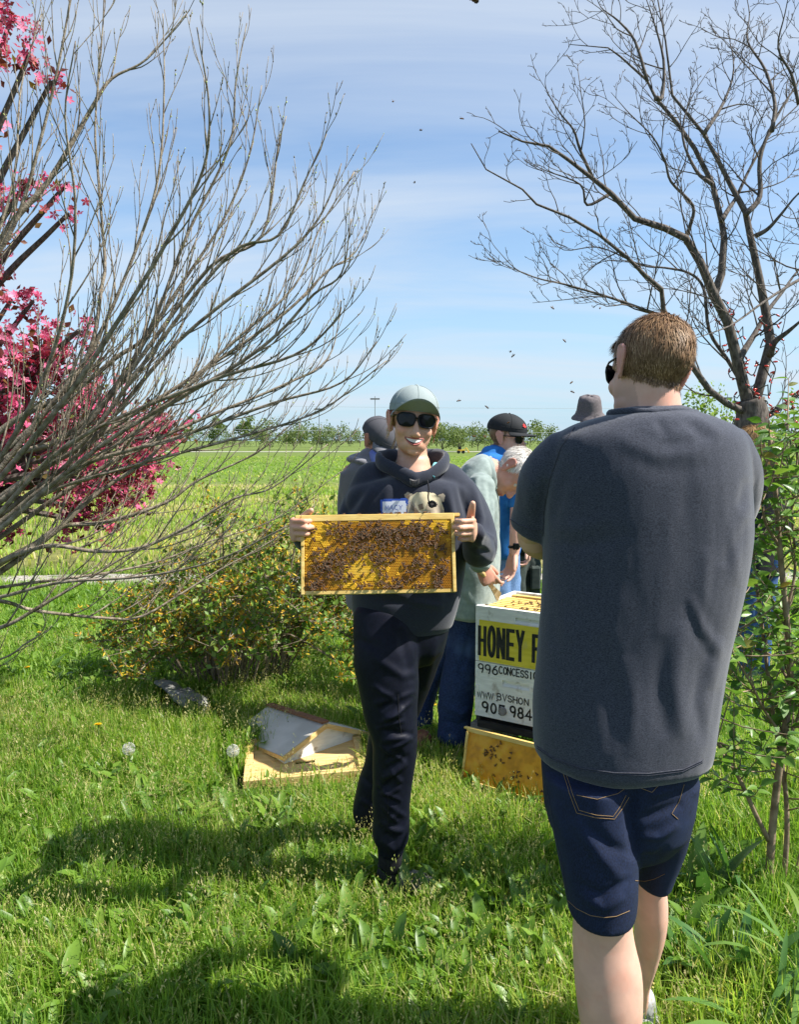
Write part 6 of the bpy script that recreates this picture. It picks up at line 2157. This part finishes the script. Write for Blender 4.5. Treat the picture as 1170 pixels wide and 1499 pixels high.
fr = [(1064, 765, 1.79, .042, .046), (1055, 795, 1.84, .044, .042), (1010, 795, 1.92, .040, .038), (950, 785, 1.965, .031, .029), (915, 780, 1.965, .027, .023)]
mhl = hand_solids(at(905, 761, 1.94), (0, .2, 1), (1, .08, .05), (0, -1, .2) if False else (0, 1, -.2), .98, ((20, 30, 20), (24, 32, 20), (26, 34, 22), (28, 36, 22)), (.6, .75, -.2), (8, 8), 5)
mhr = hand_solids(at(910, 779, 1.965), (0, .2, 1), (-1, -.05, .1), (0, 1, -.2), .98, ((20, 30, 20), (24, 32, 20), (26, 34, 22), (28, 36, 22)), (.6, .75, -.2), (8, 8), 5)
a1_ = fuse([px_solid(fl)] + mhl, .0036, 2); a2_ = fuse([px_solid(fr)] + mhr, .0036, 2)
c1_ = fuse([rows(cal), rows([(1270, 838, 922, 1.60, .07), (1322, 842, 921, 1.595, .062)])], .005, 3)
c2_ = fuse([rows(car), rows([(1230, 934, 975, 1.75, .06), (1272, 929, 972, 1.76, .055)])], .005, 3)
for q in (c1_, c2_): rough_up(q, 14, .0012, 2)
mbody = fuse([torso_core(mt_), px_solid(shrink(msl, .016)), px_solid(shrink(msr, .016)), rows(shrink_rows(shp, .03), cap=.1), rows(shrink_rows(sll, .02), cap=.1), rows(shrink_rows(slr_, .02), cap=.1)], .013, 2)
man = person('man seen from behind in a charcoal heather T-shirt and dark denim shorts', mb_, [mh, a1_, a2_, c1_, c2_, mbody], SK['light'])
sh = fuse([rows(mt_, pw=.90, cap=.25), px_solid(msl, seg=24, cap=(1, .2)), px_solid(msr, seg=24, cap=(1, .2))], .0060, 3)
sh = rough_up(sh, 4.5, .0055, 22, (1, 1, .55)); sh = rough_up(sh, 15, .0016, 28, (1, 1, .35), 3)
sh = folds(sh, [([(930, 632), (985, 650), (1050, 640)], 11.2, -0.00279), ([(900, 640), (960, 668), (1040, 660)], 11.2, 0.00186), ([(905, 660), (970, 690), (1045, 685)], 12.5, -0.00124), ([(962, 612), (978, 640)], 6.2, -0.0031), ([(1000, 612), (1040, 645)], 8.8, -0.00372), ([(1020, 610), (1062, 640)], 7.5, 0.0031),
                  ([(800, 700), (790, 770)], 7.5, -0.00558), ([(812, 690), (803, 790)], 8.8, 0.00434), ([(835, 680), (815, 740), (800, 790)], 8.8, -0.00434), ([(780, 690), (772, 760)], 7.5, 0.0031), ([(797, 790), (850, 800), (930, 780)], 11.2, -0.0031), ([(797, 770), (840, 775), (900, 755)], 10.0, 0.00248),
                  ([(1100, 735), (1075, 790), (1080, 860)], 8.8, 0.00372), ([(1090, 760), (1060, 830)], 10.0, -0.00372), ([(1095, 700), (1085, 745)], 7.5, -0.00372), ([(1010, 870), (1030, 920), (1062, 960)], 7, .0025), ([(1000, 880), (1022, 935), (1050, 975)], 7, -.002),
                  ([(1035, 800), (1030, 860), (1035, 900)], 10.0, 0.00279), ([(1000, 910), (990, 1000), (1000, 1080)], 12.5, 0.00434), ([(970, 930), (965, 1010), (975, 1080)], 13.8, -0.00372), ([(1035, 950), (1020, 1030), (1030, 1090)], 10.0, -0.00372), ([(1055, 930), (1045, 1010)], 8.8, 0.00372),
                  ([(830, 900), (850, 990), (840, 1080)], 17.5, 0.00372), ([(880, 930), (900, 1020), (890, 1100)], 17.5, -0.0031), ([(800, 860), (815, 950)], 11.2, -0.0031), ([(920, 960), (930, 1040), (925, 1110)], 13.8, 0.0031)])
shirt = obj('t_shirt', sh[0], sh[1], M_heather, man)
shb = bvh_of(sh[0], sh[1])
stitched(shirt, 'hem_stitch', shb, [(787, 1092), (812, 1110), (850, 1124), (900, 1131), (950, 1132), (1000, 1126), (1030, 1112)], .0013, M_seam, 12)
stitched(shirt, 'hem_stitch', shb, [(787, 1095), (812, 1113), (850, 1127), (900, 1134), (950, 1135), (1000, 1129), (1030, 1115)], .0009, M_seam, 12)
stitched(shirt, 'sleeve_seam', shb, [(842, 626), (822, 655), (806, 700), (797, 750), (796, 785)], .0011, M_seam, 10)
stitched(shirt, 'sleeve_stitch', shb, [(744, 758), (760, 768), (780, 775), (795, 776)], .0011, M_seam, 8)
cl_ = [px_solid([(955, 603.5, 1.606, .009, .0065), (915, 602, 1.622, .009, .0065), (892, 607, 1.675, .009, .0065), (925, 617, 1.742, .009, .0065), (957, 621, 1.748, .009, .0065), (992, 617, 1.742, .009, .0065), (1022, 607, 1.675, .009, .0065), (998, 602, 1.622, .009, .0065), (955, 603.5, 1.606, .009, .0065)], side=(0, 0, 1), seg=12, sub=6)]
cf = fuse(cl_, .0045, 1); obj('collar', cf[0], cf[1], M_heather, shirt)
st2 = fuse([rows(shp), rows(sll, cap=.15), rows(slr_, cap=.15)], .0058, 3)
st2 = rough_up(st2, 7, .004, 41, (1, 1, .8))
st2 = folds(st2, [([(930, 1150), (925, 1200), (930, 1260)], 8, -.012), ([(855, 1205), (895, 1240), (925, 1250)], 8, -.006), ([(840, 1200), (880, 1255), (915, 1290)], 9, .006), ([(935, 1200), (965, 1190), (1000, 1175)], 7, -.006), ([(935, 1225), (965, 1225), (995, 1205)], 6, .006), ([(940, 1250), (960, 1255), (980, 1240)], 5, -.005),
                    ([(850, 1310), (885, 1330), (915, 1310)], 7, .006), ([(840, 1290), (880, 1310), (925, 1285)], 6, -.005), ([(810, 1170), (830, 1240)], 7, .004), ([(945, 1165), (985, 1155)], 6, .005)])
shorts = obj('denim_shorts', st2[0], st2[1], M_denim, man)
sbv = bvh_of(st2[0], st2[1])
for pl in ([(824, 1128), (834, 1160), (845, 1190), (873, 1197), (900, 1199), (911, 1184), (921, 1167)], [(828, 1128), (838, 1160), (848.5, 1186), (873, 1193), (898, 1195), (908, 1181), (917, 1164)], [(1002, 1148), (995, 1172), (984, 1191), (993, 1199)], [(832, 1318), (845, 1330), (865, 1340), (885, 1343), (903, 1341), (922, 1333)], [(930, 1289), (945, 1290), (958, 1287), (974, 1279)],
           [(800, 1150), (812, 1210), (826, 1280), (834, 1325)], [(845, 1164), (875, 1170), (905, 1162), (918, 1152)], [(930, 1150), (955, 1160), (966, 1148)]):
    stitched(shorts, 'stitching', sbv, pl, .0006, M_stitch if pl[0][0] != 800 else M_seam, 10)
V, Fc, A = hair_strands(mh, mc_, mR, ms, 26000, .026, .42, .00075, 9, curl=.32)
obj('hair', V, Fc, M_brownhair, man, attrs={'var': A})
add_glasses(man, mc_, mR, ms, y=.097, z=.006)
hs = at(938, 1478, 1.84)
f_ = fuse([px_solid([(938, 1462, 1.84, .036, .036), (939, 1478, 1.845, .038, .038)], side=(1, 0, 0))], .005, 1); obj('sock', f_[0], f_[1], mat('grey_sock', (.30, .30, .31), (.42, .42, .43), scale=90, rough=.95), man)
f_ = fuse([shoe((hs.x - .0, 1.80, 0), (hs.x + .035, 2.07, 0), .050, .095), ell((hs.x + .003, 1.84, .085), (.043, .055, .03))], .006, 2); obj('shoe', f_[0], f_[1], M_shoe, man)
f_ = fuse([shoe((at(894, 1640, 1.60).x, 1.56, 0), (at(894, 1640, 1.60).x - .03, 1.83, 0), .050, .095), ell((at(894, 1640, 1.6).x, 1.60, .085), (.043, .055, .03))], .006, 2); obj('shoe', f_[0], f_[1], M_shoe, man)

# ================= the bending man at the hive =================
bY = 3.72
bb_ = gnd(648, 1100)
bt = [(690, 893, bY, .135, .20), (690, 860, bY, .135, .205), (690, 800, bY, .138, .21), (690, 755, bY, .134, .215), (692, 718, bY, .114, .215), (700, 692, bY, .082, .18), (713, 679, bY + .01, .058, .10)]
bt = [(q[0], q[1], q[2], q[4], q[3]) for q in bt]          # side = depth axis
barm = [(704, 712, 3.50, .066), (702, 760, 3.42, .068), (700, 800, 3.36, .062), (704, 822, 3.34, .050)]
barm2 = [(712, 705, 3.93, .066), (712, 770, 3.98, .064), (712, 825, 3.95, .055)]
blegn = [(840, 660, 724, 3.72, .15), (868, 654, 726, 3.72, .15), (900, 655, 724, 3.72, .14), (950, 653, 708, 3.68, .10), (1000, 646, 695, 3.66, .088), (1040, 642, 691, 3.66, .080), (1072, 640, 690, 3.66, .078)]
blegf = [(900, 652, 716, 3.80, .12), (960, 634, 668, 3.86, .075), (1010, 616, 640, 3.89, .062), (1055, 610, 633, 3.90, .055), (1088, 609, 631, 3.90, .050)]
bc = at(751, 691, 3.68)
bR = frame_R((.16, -.42, -.90), (.90, -.22, .25))
bneck = px_solid([(714, 690, 3.71, .070, .068), (729, 695, 3.70, .066, .064), (742, 697, 3.69, .062, .062)], side=(0, 1, 0))
bh = head_chunk(bc, bR, 1.06, .0046, False, False, 'short', beard=.15, extra=[bneck])
bw = at(703, 826, 3.335)
bhand = hand_solids(bw, (.6, .25, .5), (.50, .12, -.85), (-.3, -.95, -.1), 1.0, ((26, 36, 18), (58, 70, 45), (64, 76, 50), (66, 76, 50)), (.25, .85, -.5), (6, 8), 3)
bha = fuse(bhand + [px_solid([(704, 815, 3.335, .030, .034), (706, 829, 3.335, .026, .030)], side=(0, 1, 0))], .0034, 2)
bw2 = at(714, 838, 3.94)
bha2 = fuse(hand_solids(bw2, (.5, -.6, .3), (.15, -.1, -.9), (-.2, .9, 0), 1.0) + [px_solid([(713, 828, 3.95, .030), (714, 838, 3.94, .027)])], .004, 2)
bbody = fuse([px_solid(shrink(bt[1:-1], .035), cap=.1), px_solid(shrink(barm, .018)), px_solid(shrink(barm2, .018)), rows(shrink_rows(blegn, .022), cap=.1), rows(shrink_rows(blegf, .02), cap=.1), px_solid([(665, 1070, 3.66, .035), (664, 1092, 3.66, .035)]), px_solid([(620, 1086, 3.90, .030), (619, 1104, 3.90, .032)])], .014, 2)
bent = person('white-haired man in sage shirt and jeans bending over the open hive', bb_, [bh, bha, bha2, bbody], SK['ruddy'])
bs = fuse([px_solid(bt, seg=26, cap=.3), px_solid(barm, seg=18), px_solid(barm2, seg=18)], .0075, 2)
bs = rough_up(bs, 8, .007, 51, (1, 1, .7), 3)
bs = folds(bs, [([(690, 700), (684, 740), (700, 790)], 5, -.012), ([(700, 695), (695, 740)], 5, .010), ([(670, 720), (668, 790), (676, 850)], 6, .009), ([(715, 700), (722, 760), (718, 830)], 4, -.012), ([(724, 700), (731, 770)], 4, .010), ([(680, 860), (690, 885)], 5, .008), ([(660, 800), (690, 830)], 5, -.009)])
bshirt = obj('shirt', bs[0], bs[1], M_sage, bent)
cl_ = fuse([px_solid([(704, 681, 3.61, .012, .030), (715, 675, 3.71, .012, .030), (711, 678, 3.76, .010, .026)], side=(.7, 0, -.4)), px_solid([(706, 679, 3.61, .012, .03), (718, 692, 3.59, .010, .03), (724, 716, 3.61, .008, .02)], side=(.3, -.9, 0))], .006, 2)
obj('collar', cl_[0], cl_[1], M_sage, bshirt)
bj = fuse([rows(blegn), rows(blegf)], .008, 2); bj = rough_up(bj, 9, .007, 55, (1, 1, 1.3), 3)
bj = folds(bj, [([(655, 1035), (675, 1045), (690, 1035)], 4, .010), ([(650, 1055), (672, 1062), (690, 1052)], 4, -.009), ([(690, 920), (670, 1000)], 5, -.010), ([(640, 950), (655, 920)], 5, .008), ([(615, 1060), (635, 1070)], 4, .009)])
obj('jeans', bj[0], bj[1], M_jeans, bent)
V, Fc, A = hair_strands(bh, bc, bR, 1.06, 7000, .022, .35, .0011, 4, curl=.3)
obj('hair', V, Fc, M_whitehair, bent, attrs={'var': A})
for s_ in (-1, 1):
    e_ = ell(bc + bR @ Vector((s_ * .031, .0735, .001)), (.0115, .0115, .0115), n=7); obj('eye', e_[0], e_[1], mat('eye', (.6, .55, .5), rough=.2), bent)
e_ = ell(bc + bR @ Vector((.080, -.004, -.008)), (.008, .010, .014), n=6); obj('hearing_aid', e_[0], e_[1], M_teeth, bent)
for (hx, hy, tx_, ty_) in ((664, 1096, 694, 1104), (619, 1108, 611, 1122)):
    a, b = gnd(hx, hy), gnd(tx_, ty_); d = (b - a).normalized()
    f_ = fuse([shoe(a - d * .05, a + d * .22, .048, .095), ell(a + Vector((0, 0, .09)), (.045, .05, .045))], .007, 2); obj('shoe', f_[0], f_[1], M_boot, bent)
# hive tool in his hand
M_steel = mat('worn_steel', (.36, .28, .16), (.50, .42, .28), scale=40, rough=.4, metal=.7)
t0, t1 = at(714, 850, 3.36), at(731, 874, 3.45)
dv = (t1 - t0).normalized(); sv = dv.cross(Vector((.4, -.9, .3))).normalized(); nv = sv.cross(dv)
ht = empty('hive_tool', t0, label='flat steel hive tool gripped in the bending man\'s hand', cat='tool')
V, Fc = [], []
for f, w in ((-.3, .012), (.0, .011), (.4, .011), (.7, .016), (.9, .021), (1.0, .021)):
    for sx, sz in ((-1, -1), (1, -1), (1, 1), (-1, 1)): V.append(t0 + (t1 - t0) * f * 1.02 + sv * w * sx + nv * .0018 * sz)
for i in range(5):
    for k in range(4):
        a, b = i * 4 + k, i * 4 + (k + 1) % 4; Fc.append((a, b, b + 4, a + 4))
Fc += [(3, 2, 1, 0), (20, 21, 22, 23)]
obj('blade', V, Fc, M_steel, ht, False)
m = MB(); m.tube([t0 - dv * .075, t0 - dv * .07, t0 + dv * .012], [.010, .012, .012], 8); m.build('grip', M_pine, ht, True)


# ================= people further back =================
def standing(label, Y, headc, fwd, up, hs_, torso_, arms, legs, mats, skin, hairn=0, hairmat=None, voxel=.0055, hands=(), shoes=(), shirt_name='shirt', female=False, cap=.6, neck_=None, beard=0.2, hair='short'):
    mtop, mleg, mshoe = mats
    c = at(*headc, Y); R = frame_R(fwd, up)
    nb_ = at(*(neck_ or ((torso_[0][1] + torso_[0][2]) / 2, torso_[0][0])), Y)
    nk = solid([nb_, nb_.lerp(c, .55) - Vector((0, 0, .02)), c - R @ Vector((0, .0, .05))], [(.060, .058), (.052, .054), (.052, .055)], side=(1, 0, 0))
    h = head_chunk(c, R, hs_, voxel, female, False, hair, beard, extra=[nk])
    ch = [h]
    bp_ = [torso_core(torso_)] + [px_solid(shrink(a, .016)) for a in arms] + [rows(shrink_rows(l, .022), cap=.1) for l in legs]
    for l in legs:
        q = l[-1]; bp_.append(px_solid([((q[1] + q[2]) / 2, q[0] - 6, q[3], .034), ((q[1] + q[2]) / 2, q[0] + .05 * F / Y, q[3], .034)]))
    ch.append(fuse(bp_, .016, 2))
    for hnd, fore in hands: ch.append(fuse(hnd + [px_solid(fore)], .0042, 2))
    g = gnd((torso_[-1][1] + torso_[-1][2]) / 2, 749.5 + F * math.tan(math.atan(HC / Y) - PITCH))
    p = person(label, g, ch, skin)
    s = fuse([rows(torso_, pw=.95, cap=cap)] + [px_solid(a, seg=18, cap=.3) for a in arms], .009, 2)
    s = rough_up(s, 7, .008, int(Y * 100), (1, 1, .7), 3)
    so_ = obj(shirt_name, s[0], s[1], mtop, p)
    j = fuse([rows(l) for l in legs], .010, 2); j = rough_up(j, 8, .007, int(Y * 90), (1, 1, 1.2), 3)
    obj('trousers', j[0], j[1], mleg, p)
    for l in legs:
        q = l[-1]; a = gnd((q[1] + q[2]) / 2, q[0] + .06 * F / Y); d = Vector((fwd[0], fwd[1], 0)).normalized()
        f_ = fuse([shoe(a - d * .06 + Vector((0, 0, -a.z)), a + d * .2 + Vector((0, 0, -a.z)), .048, .09), ell((a.x, a.y, .09), (.043, .05, .04))], .009, 2); obj('shoe', f_[0], f_[1], mshoe, p)
    if hairn:
        V, Fc, A = hair_strands(h, c, R, hs_, hairn, .022, .25, .0013, 6, maxz=.012)
        obj('hair', V, Fc, hairmat, p, attrs={'var': A})
    return p, c, R, so_, h


def feet_py(Y): return 749.5 + F * math.tan(math.atan(HC / Y) - PITCH)


# grey hooded jacket man, left of the woman
Y = 4.0; fp = feet_py(Y)
p, c, R, s, h = standing('man in grey hooded jacket and grey cap looking down behind the woman', Y, (555, 646), (.62, -.66, -.62), (.42, -.35, .85), .98,
                         [(668, 524, 584, Y, .09), (678, 511, 600, Y, .11), (692, 502, 612, Y, .125), (730, 500, 614, Y, .13), (790, 503, 612, Y, .13), (850, 505, 608, Y, .135), (880, 507, 606, Y, .135)],
                         [[(514, 692, Y, .062, .062), (512, 750, Y + .02, .060), (522, 800, Y - .08, .055), (552, 815, Y - .22, .044)], [(602, 692, Y, .062), (606, 750, Y, .060), (598, 800, Y - .1, .055), (572, 812, Y - .22, .044)]],
                         [[(862, 528, 610, Y, .12), (900, 535, 585, Y, .10), (980, 545, 583, Y, .075), (fp - 32, 550, 577, Y, .055)], [(862, 545, 612, Y, .12), (900, 570, 618, Y, .10), (980, 577, 614, Y, .075), (fp - 32, 580, 607, Y, .055)]],
                         (M_greyhood, M_blackcloth, M_blackcloth), SK['ruddy'], 1500, M_brownhair, shirt_name='hooded_jacket', beard=.3,
                         hands=[(hand_solids(at(556, 814, Y - .23), (0, -.3, 1), (.9, -.4, 0), (-.3, -.9, 0), .95), [(550, 815, Y - .21, .03), (556, 814, Y - .23, .026)]), (hand_solids(at(568, 812, Y - .23), (0, -.3, 1), (-.9, -.4, 0), (.3, -.9, 0), .95), [(574, 812, Y - .21, .03), (568, 812, Y - .23, .026)])])
add_cap(p, c, R, 1.0, M_capgrey, M_capvis, visor=.075, droop=.02, pitch=.15, z0=.03)
add_glasses(p, c, R, .98)
hk = fuse([px_solid([(532, 676, Y - .09, .016, .03), (516, 672, Y + .02, .02, .035), (540, 668, Y + .11, .03, .05), (572, 670, Y + .11, .03, .05), (590, 676, Y + .02, .02, .03)], side=(0, 0, 1), seg=12)], .008, 2); obj('hood', hk[0], hk[1], M_greyhood, s)
tb_ = fuse([rows([(664, 540, 572, Y - .075, .03), (685, 545, 572, Y - .10, .03), (705, 550, 566, Y - .115, .02)])], .007, 1); obj('undershirt', tb_[0], tb_[1], mat('periwinkle_cotton', (.14, .18, .48), (.2, .25, .56), scale=40, rough=.85), p)

# blue T-shirt man behind the hive
Y = 4.35; fp = feet_py(Y)
p, c, R, s, h = standing('man in bright blue T-shirt, black cap and sunglasses standing behind the hive', Y, (743, 641), (.84, -.52, -.16), (.20, -.1, .95), 1.04,
                         [(662, 706, 746, Y, .09), (668, 696, 758, Y, .12), (680, 691, 768, Y, .14), (720, 694, 772, Y, .15), (760, 704, 770, Y, .15), (795, 708, 764, Y, .145), (808, 709, 762, Y, .145)],
                         [[(754, 690, 4.22, .058), (758, 720, 4.18, .058), (759, 742, 4.17, .054)], [(704, 690, 4.45, .058), (702, 740, 4.5, .054)]],
                         [[(796, 706, 757, Y, .13), (850, 705, 748, Y, .11), (950, 708, 740, Y, .085), (fp - 28, 710, 732, Y, .055)], [(796, 715, 760, Y + .1, .13), (850, 728, 762, Y + .1, .10), (950, 735, 762, Y + .1, .08), (fp - 28, 738, 758, Y + .1, .055)]],
                         (M_blue, M_jeans_lt, M_blackcloth), SK['light'], 700, M_brownhair, neck_=(728, 664),
                         hands=[(hand_solids(at(753, 809, 4.12), (.6, -.6, .1), (-.18, .0, -1), (.6, .8, 0) if False else (.75, .55, 0), .98, ((18, 28, 18), (28, 40, 25), (34, 45, 28), (38, 48, 28)), (.5, .75, -.4), (8, 8), 4), [(759, 738, 4.17, .042), (758, 765, 4.15, .041), (756, 785, 4.13, .036), (753, 809, 4.12, .027)]),
                                (hand_solids(at(712, 800, 4.52), (0, -1, .1), (.1, 0, -1), (-1, 0, 0), .98), [(702, 738, 4.5, .04), (706, 775, 4.52, .036), (712, 800, 4.52, .027)])])
cp = add_cap(p, c, R, 1.04, M_capblack, visor=.062, droop=.016, pitch=.02, z0=.048, rx=.0835, ry=.112, rz=.080)
q_ = c + R @ (Vector((.018, .088, .072)) * 1.02)
mr = MB()
e1_, e2_ = R @ Vector((1, -.25, 0)), R @ Vector((0, -.5, .85))
lf = []
for k in range(14):
    a = radians(90 + 360 * k / 14); r_ = (.018, .010, .015, .010, .017, .009, .013, .008, .013, .009, .017, .010, .015, .010)[k]
    lf.append(q_ + e1_ * cos(a) * r_ + e2_ * sin(a) * r_)
mr.add([q_] + lf, [(0, 1 + k, 1 + (k + 1) % 14) for k in range(14)])
for i in range(len(mr.v)): mr.v[i] = tuple(Vector(mr.v[i]) + (q_ - c).normalized() * .010)
mr.build('emblem', mat('red_thread', (.45, .03, .03), rough=.8), cp)
add_glasses(p, c, R, 1.0)
wb_ = [at(754.5, 799, 4.124) + Vector((cos(a) * .031, sin(a) * .031, .006 * cos(a))) for a in [2 * pi * k / 16 for k in range(17)]]
m = MB(); m.tube(wb_, .008, 6); wt_ = m.build('wristwatch', M_rim, p, True)
m = MB(); m.box(at(756, 800, 4.09), (.034, .012, .034), bevel=.004); m.build('watch_case', M_lens, wt_)

# capped person behind him
Y = 5.25; fp = feet_py(Y)
p, c, R, s, h = standing('person in black cap and dark green trousers mostly hidden behind the blue T-shirt', Y, (738, 641), (.88, .35, -.25), (.15, 0, 1), .98,
                         [(668, 722, 762, Y, .09), (676, 715, 780, Y, .12), (700, 716, 790, Y, .135), (760, 728, 790, Y, .14), (800, 735, 790, Y, .14)],
                         [[(776, 690, 5.15, .058), (785, 740, 5.12, .054), (778, 785, 5.05, .045)]],
                         [[(790, 738, 776, Y, .12), (850, 740, 772, Y, .10), (930, 744, 770, Y, .085), (fp - 24, 748, 768, Y, .06)], [(790, 752, 792, Y + .1, .12), (850, 760, 792, Y + .1, .10), (930, 764, 790, Y + .1, .085), (fp - 24, 766, 786, Y + .1, .06)]],
                         (M_blackcloth, M_cargo, M_boot), SK['light'], 500, M_brownhair, shirt_name='jacket',
                         hands=[(hand_solids(at(774, 800, 5.03), (0, -1, .1), (0, 0, -1), (1, 0, 0), .96), [(778, 785, 5.05, .032), (774, 800, 5.03, .026)])])
add_cap(p, c, R, 1.02, M_capblack, visor=.07, droop=.02, pitch=.2, z0=.03)
for (l_, r_, y_) in ((776, 793, 850),):
    m = MB(); m.box(at(784, 846, Y - .03), (.07, .06, .16), bevel=.012); m.build('cargo_pocket', M_cargo, p)

# bucket hat
Y = 5.4; fp = feet_py(Y)
p, c, R, s, h = standing('person in a taupe bucket hat seen over the near man\'s shoulder', Y, (863, 609), (-.15, -.95, -.25), (0, 0, 1), .98,
                         [(640, 842, 886, Y, .09), (648, 830, 898, Y, .11), (665, 822, 906, Y, .125), (720, 820, 908, Y, .135), (790, 826, 902, Y, .135), (830, 826, 902, Y, .135)],
                         [[(830, 670, Y, .06), (826, 720, Y, .056), (840, 760, Y - .15, .05)], [(898, 670, Y, .06), (902, 720, Y, .056), (886, 760, Y - .15, .05)]],
                         [[(815, 826, 866, Y, .12), (900, 832, 864, Y, .09), (fp - 24, 836, 858, Y, .055)], [(815, 862, 902, Y, .12), (900, 866, 898, Y, .09), (fp - 24, 870, 892, Y, .055)]],
                         (mat('white_cotton', (.66, .66, .66), (.74, .74, .74), scale=20, rough=.85), M_jeans, M_boot), SK['light'], 0, None,
                         hands=[(hand_solids(at(846, 764, Y - .17), (0, -.3, 1), (.9, -.4, 0), (-.3, -.9, 0), .95), [(840, 760, Y - .15, .03), (846, 764, Y - .17, .026)]), (hand_solids(at(880, 764, Y - .17), (0, -.3, 1), (-.9, -.4, 0), (.3, -.9, 0), .95), [(886, 760, Y - .15, .03), (880, 764, Y - .17, .026)])])
V, Fc = [], []
prof = [(.002, .150), (.05, .150), (.078, .143), (.088, .120), (.097, .070), (.101, .040), (.118, .018), (.138, .0), (.139, -.003), (.117, .014), (.099, .036)]
na = 40
for r, z in prof:
    for k in range(na):
        a = 2 * pi * k / na; wv = .004 * sin(3 * a) if r > .11 else .002 * sin(5 * a)
        V.append(c + R @ Vector((r * .86 * sin(a), -.005 + r * cos(a), z - .012 + wv)))
for i in range(len(prof) - 1):
    for k in range(na):
        a, b = i * na + k, i * na + (k + 1) % na; Fc.append((a, b, b + na, a + na))
Fc.append(tuple(range(na)))
obj('bucket_hat', V, Fc, M_bucket, p)
add_glasses(p, c, R, .98)

# blond person behind the shrub
Y = 4.5; fp = feet_py(Y)
p, c, R, s, h = standing('blond person in black jacket and jeans half hidden behind the leafy shrub', Y, (1103, 652), (-.75, .55, -.1), (0, 0, 1), .97,
                         [(686, 1082, 1124, Y, .085), (694, 1070, 1138, Y, .105), (712, 1064, 1146, Y, .12), (760, 1066, 1146, Y, .125), (810, 1070, 1142, Y, .125), (832, 1068, 1144, Y, .13)],
                         [[(1074, 715, Y, .056), (1072, 770, Y, .052), (1082, 805, Y + .15, .045)], [(1138, 715, Y, .056), (1144, 770, Y, .052), (1130, 810, Y + .12, .045)]],
                         [[(818, 1072, 1110, Y, .115), (900, 1080, 1108, Y, .085), (fp - 28, 1084, 1104, Y, .055)], [(818, 1104, 1142, Y, .115), (900, 1100, 1130, Y, .085), (fp - 28, 1104, 1126, Y, .055)]],
                         (M_blackcloth, mat('mid_blue_denim', (.03, .07, .19), (.05, .11, .27), scale=60, rough=.85), M_shoegrey), SK['woman'], 0, None, shirt_name='jacket', female=True, hair='long',
                         hands=[(hand_solids(at(1088, 808, Y + .17), (0, .3, 1), (.6, .7, 0), (-.6, .5, 0), .92), [(1082, 805, Y + .15, .028), (1088, 808, Y + .17, .024)]), (hand_solids(at(1124, 812, Y + .15), (0, .3, 1), (-.6, .7, 0), (.6, .5, 0), .92), [(1130, 810, Y + .12, .028), (1124, 812, Y + .15, .024)])])
V, Fc, A = hair_strands(h, c, R, .97, 4500, .055, .16, .0015, 8, whorl=(0, -.02, .115), curl=.15)
m = MB()
for k in range(260):
    a = rw.uniform(-2.3, 2.3)
    p0 = Vector((sin(a) * .074, -.012 - cos(a) * .090, .02)); p1 = Vector((sin(a) * .085, -.02 - cos(a) * .098, -.07)); p2 = Vector((sin(a) * .08 + rw.gauss(0, .01), -.03 - cos(a) * .095, -.17 - .07 * rw.random()))
    m.tube(catmull([c + R @ q for q in (p0, p1, p2)], 3), [.003, .003, .003, .0026, .0022, .0016, .0008], 3, rw.random())
n0 = len(V)
obj('hair', V, Fc, M_blond, p, attrs={'var': A})
m.build('long_hair', M_blond, p)
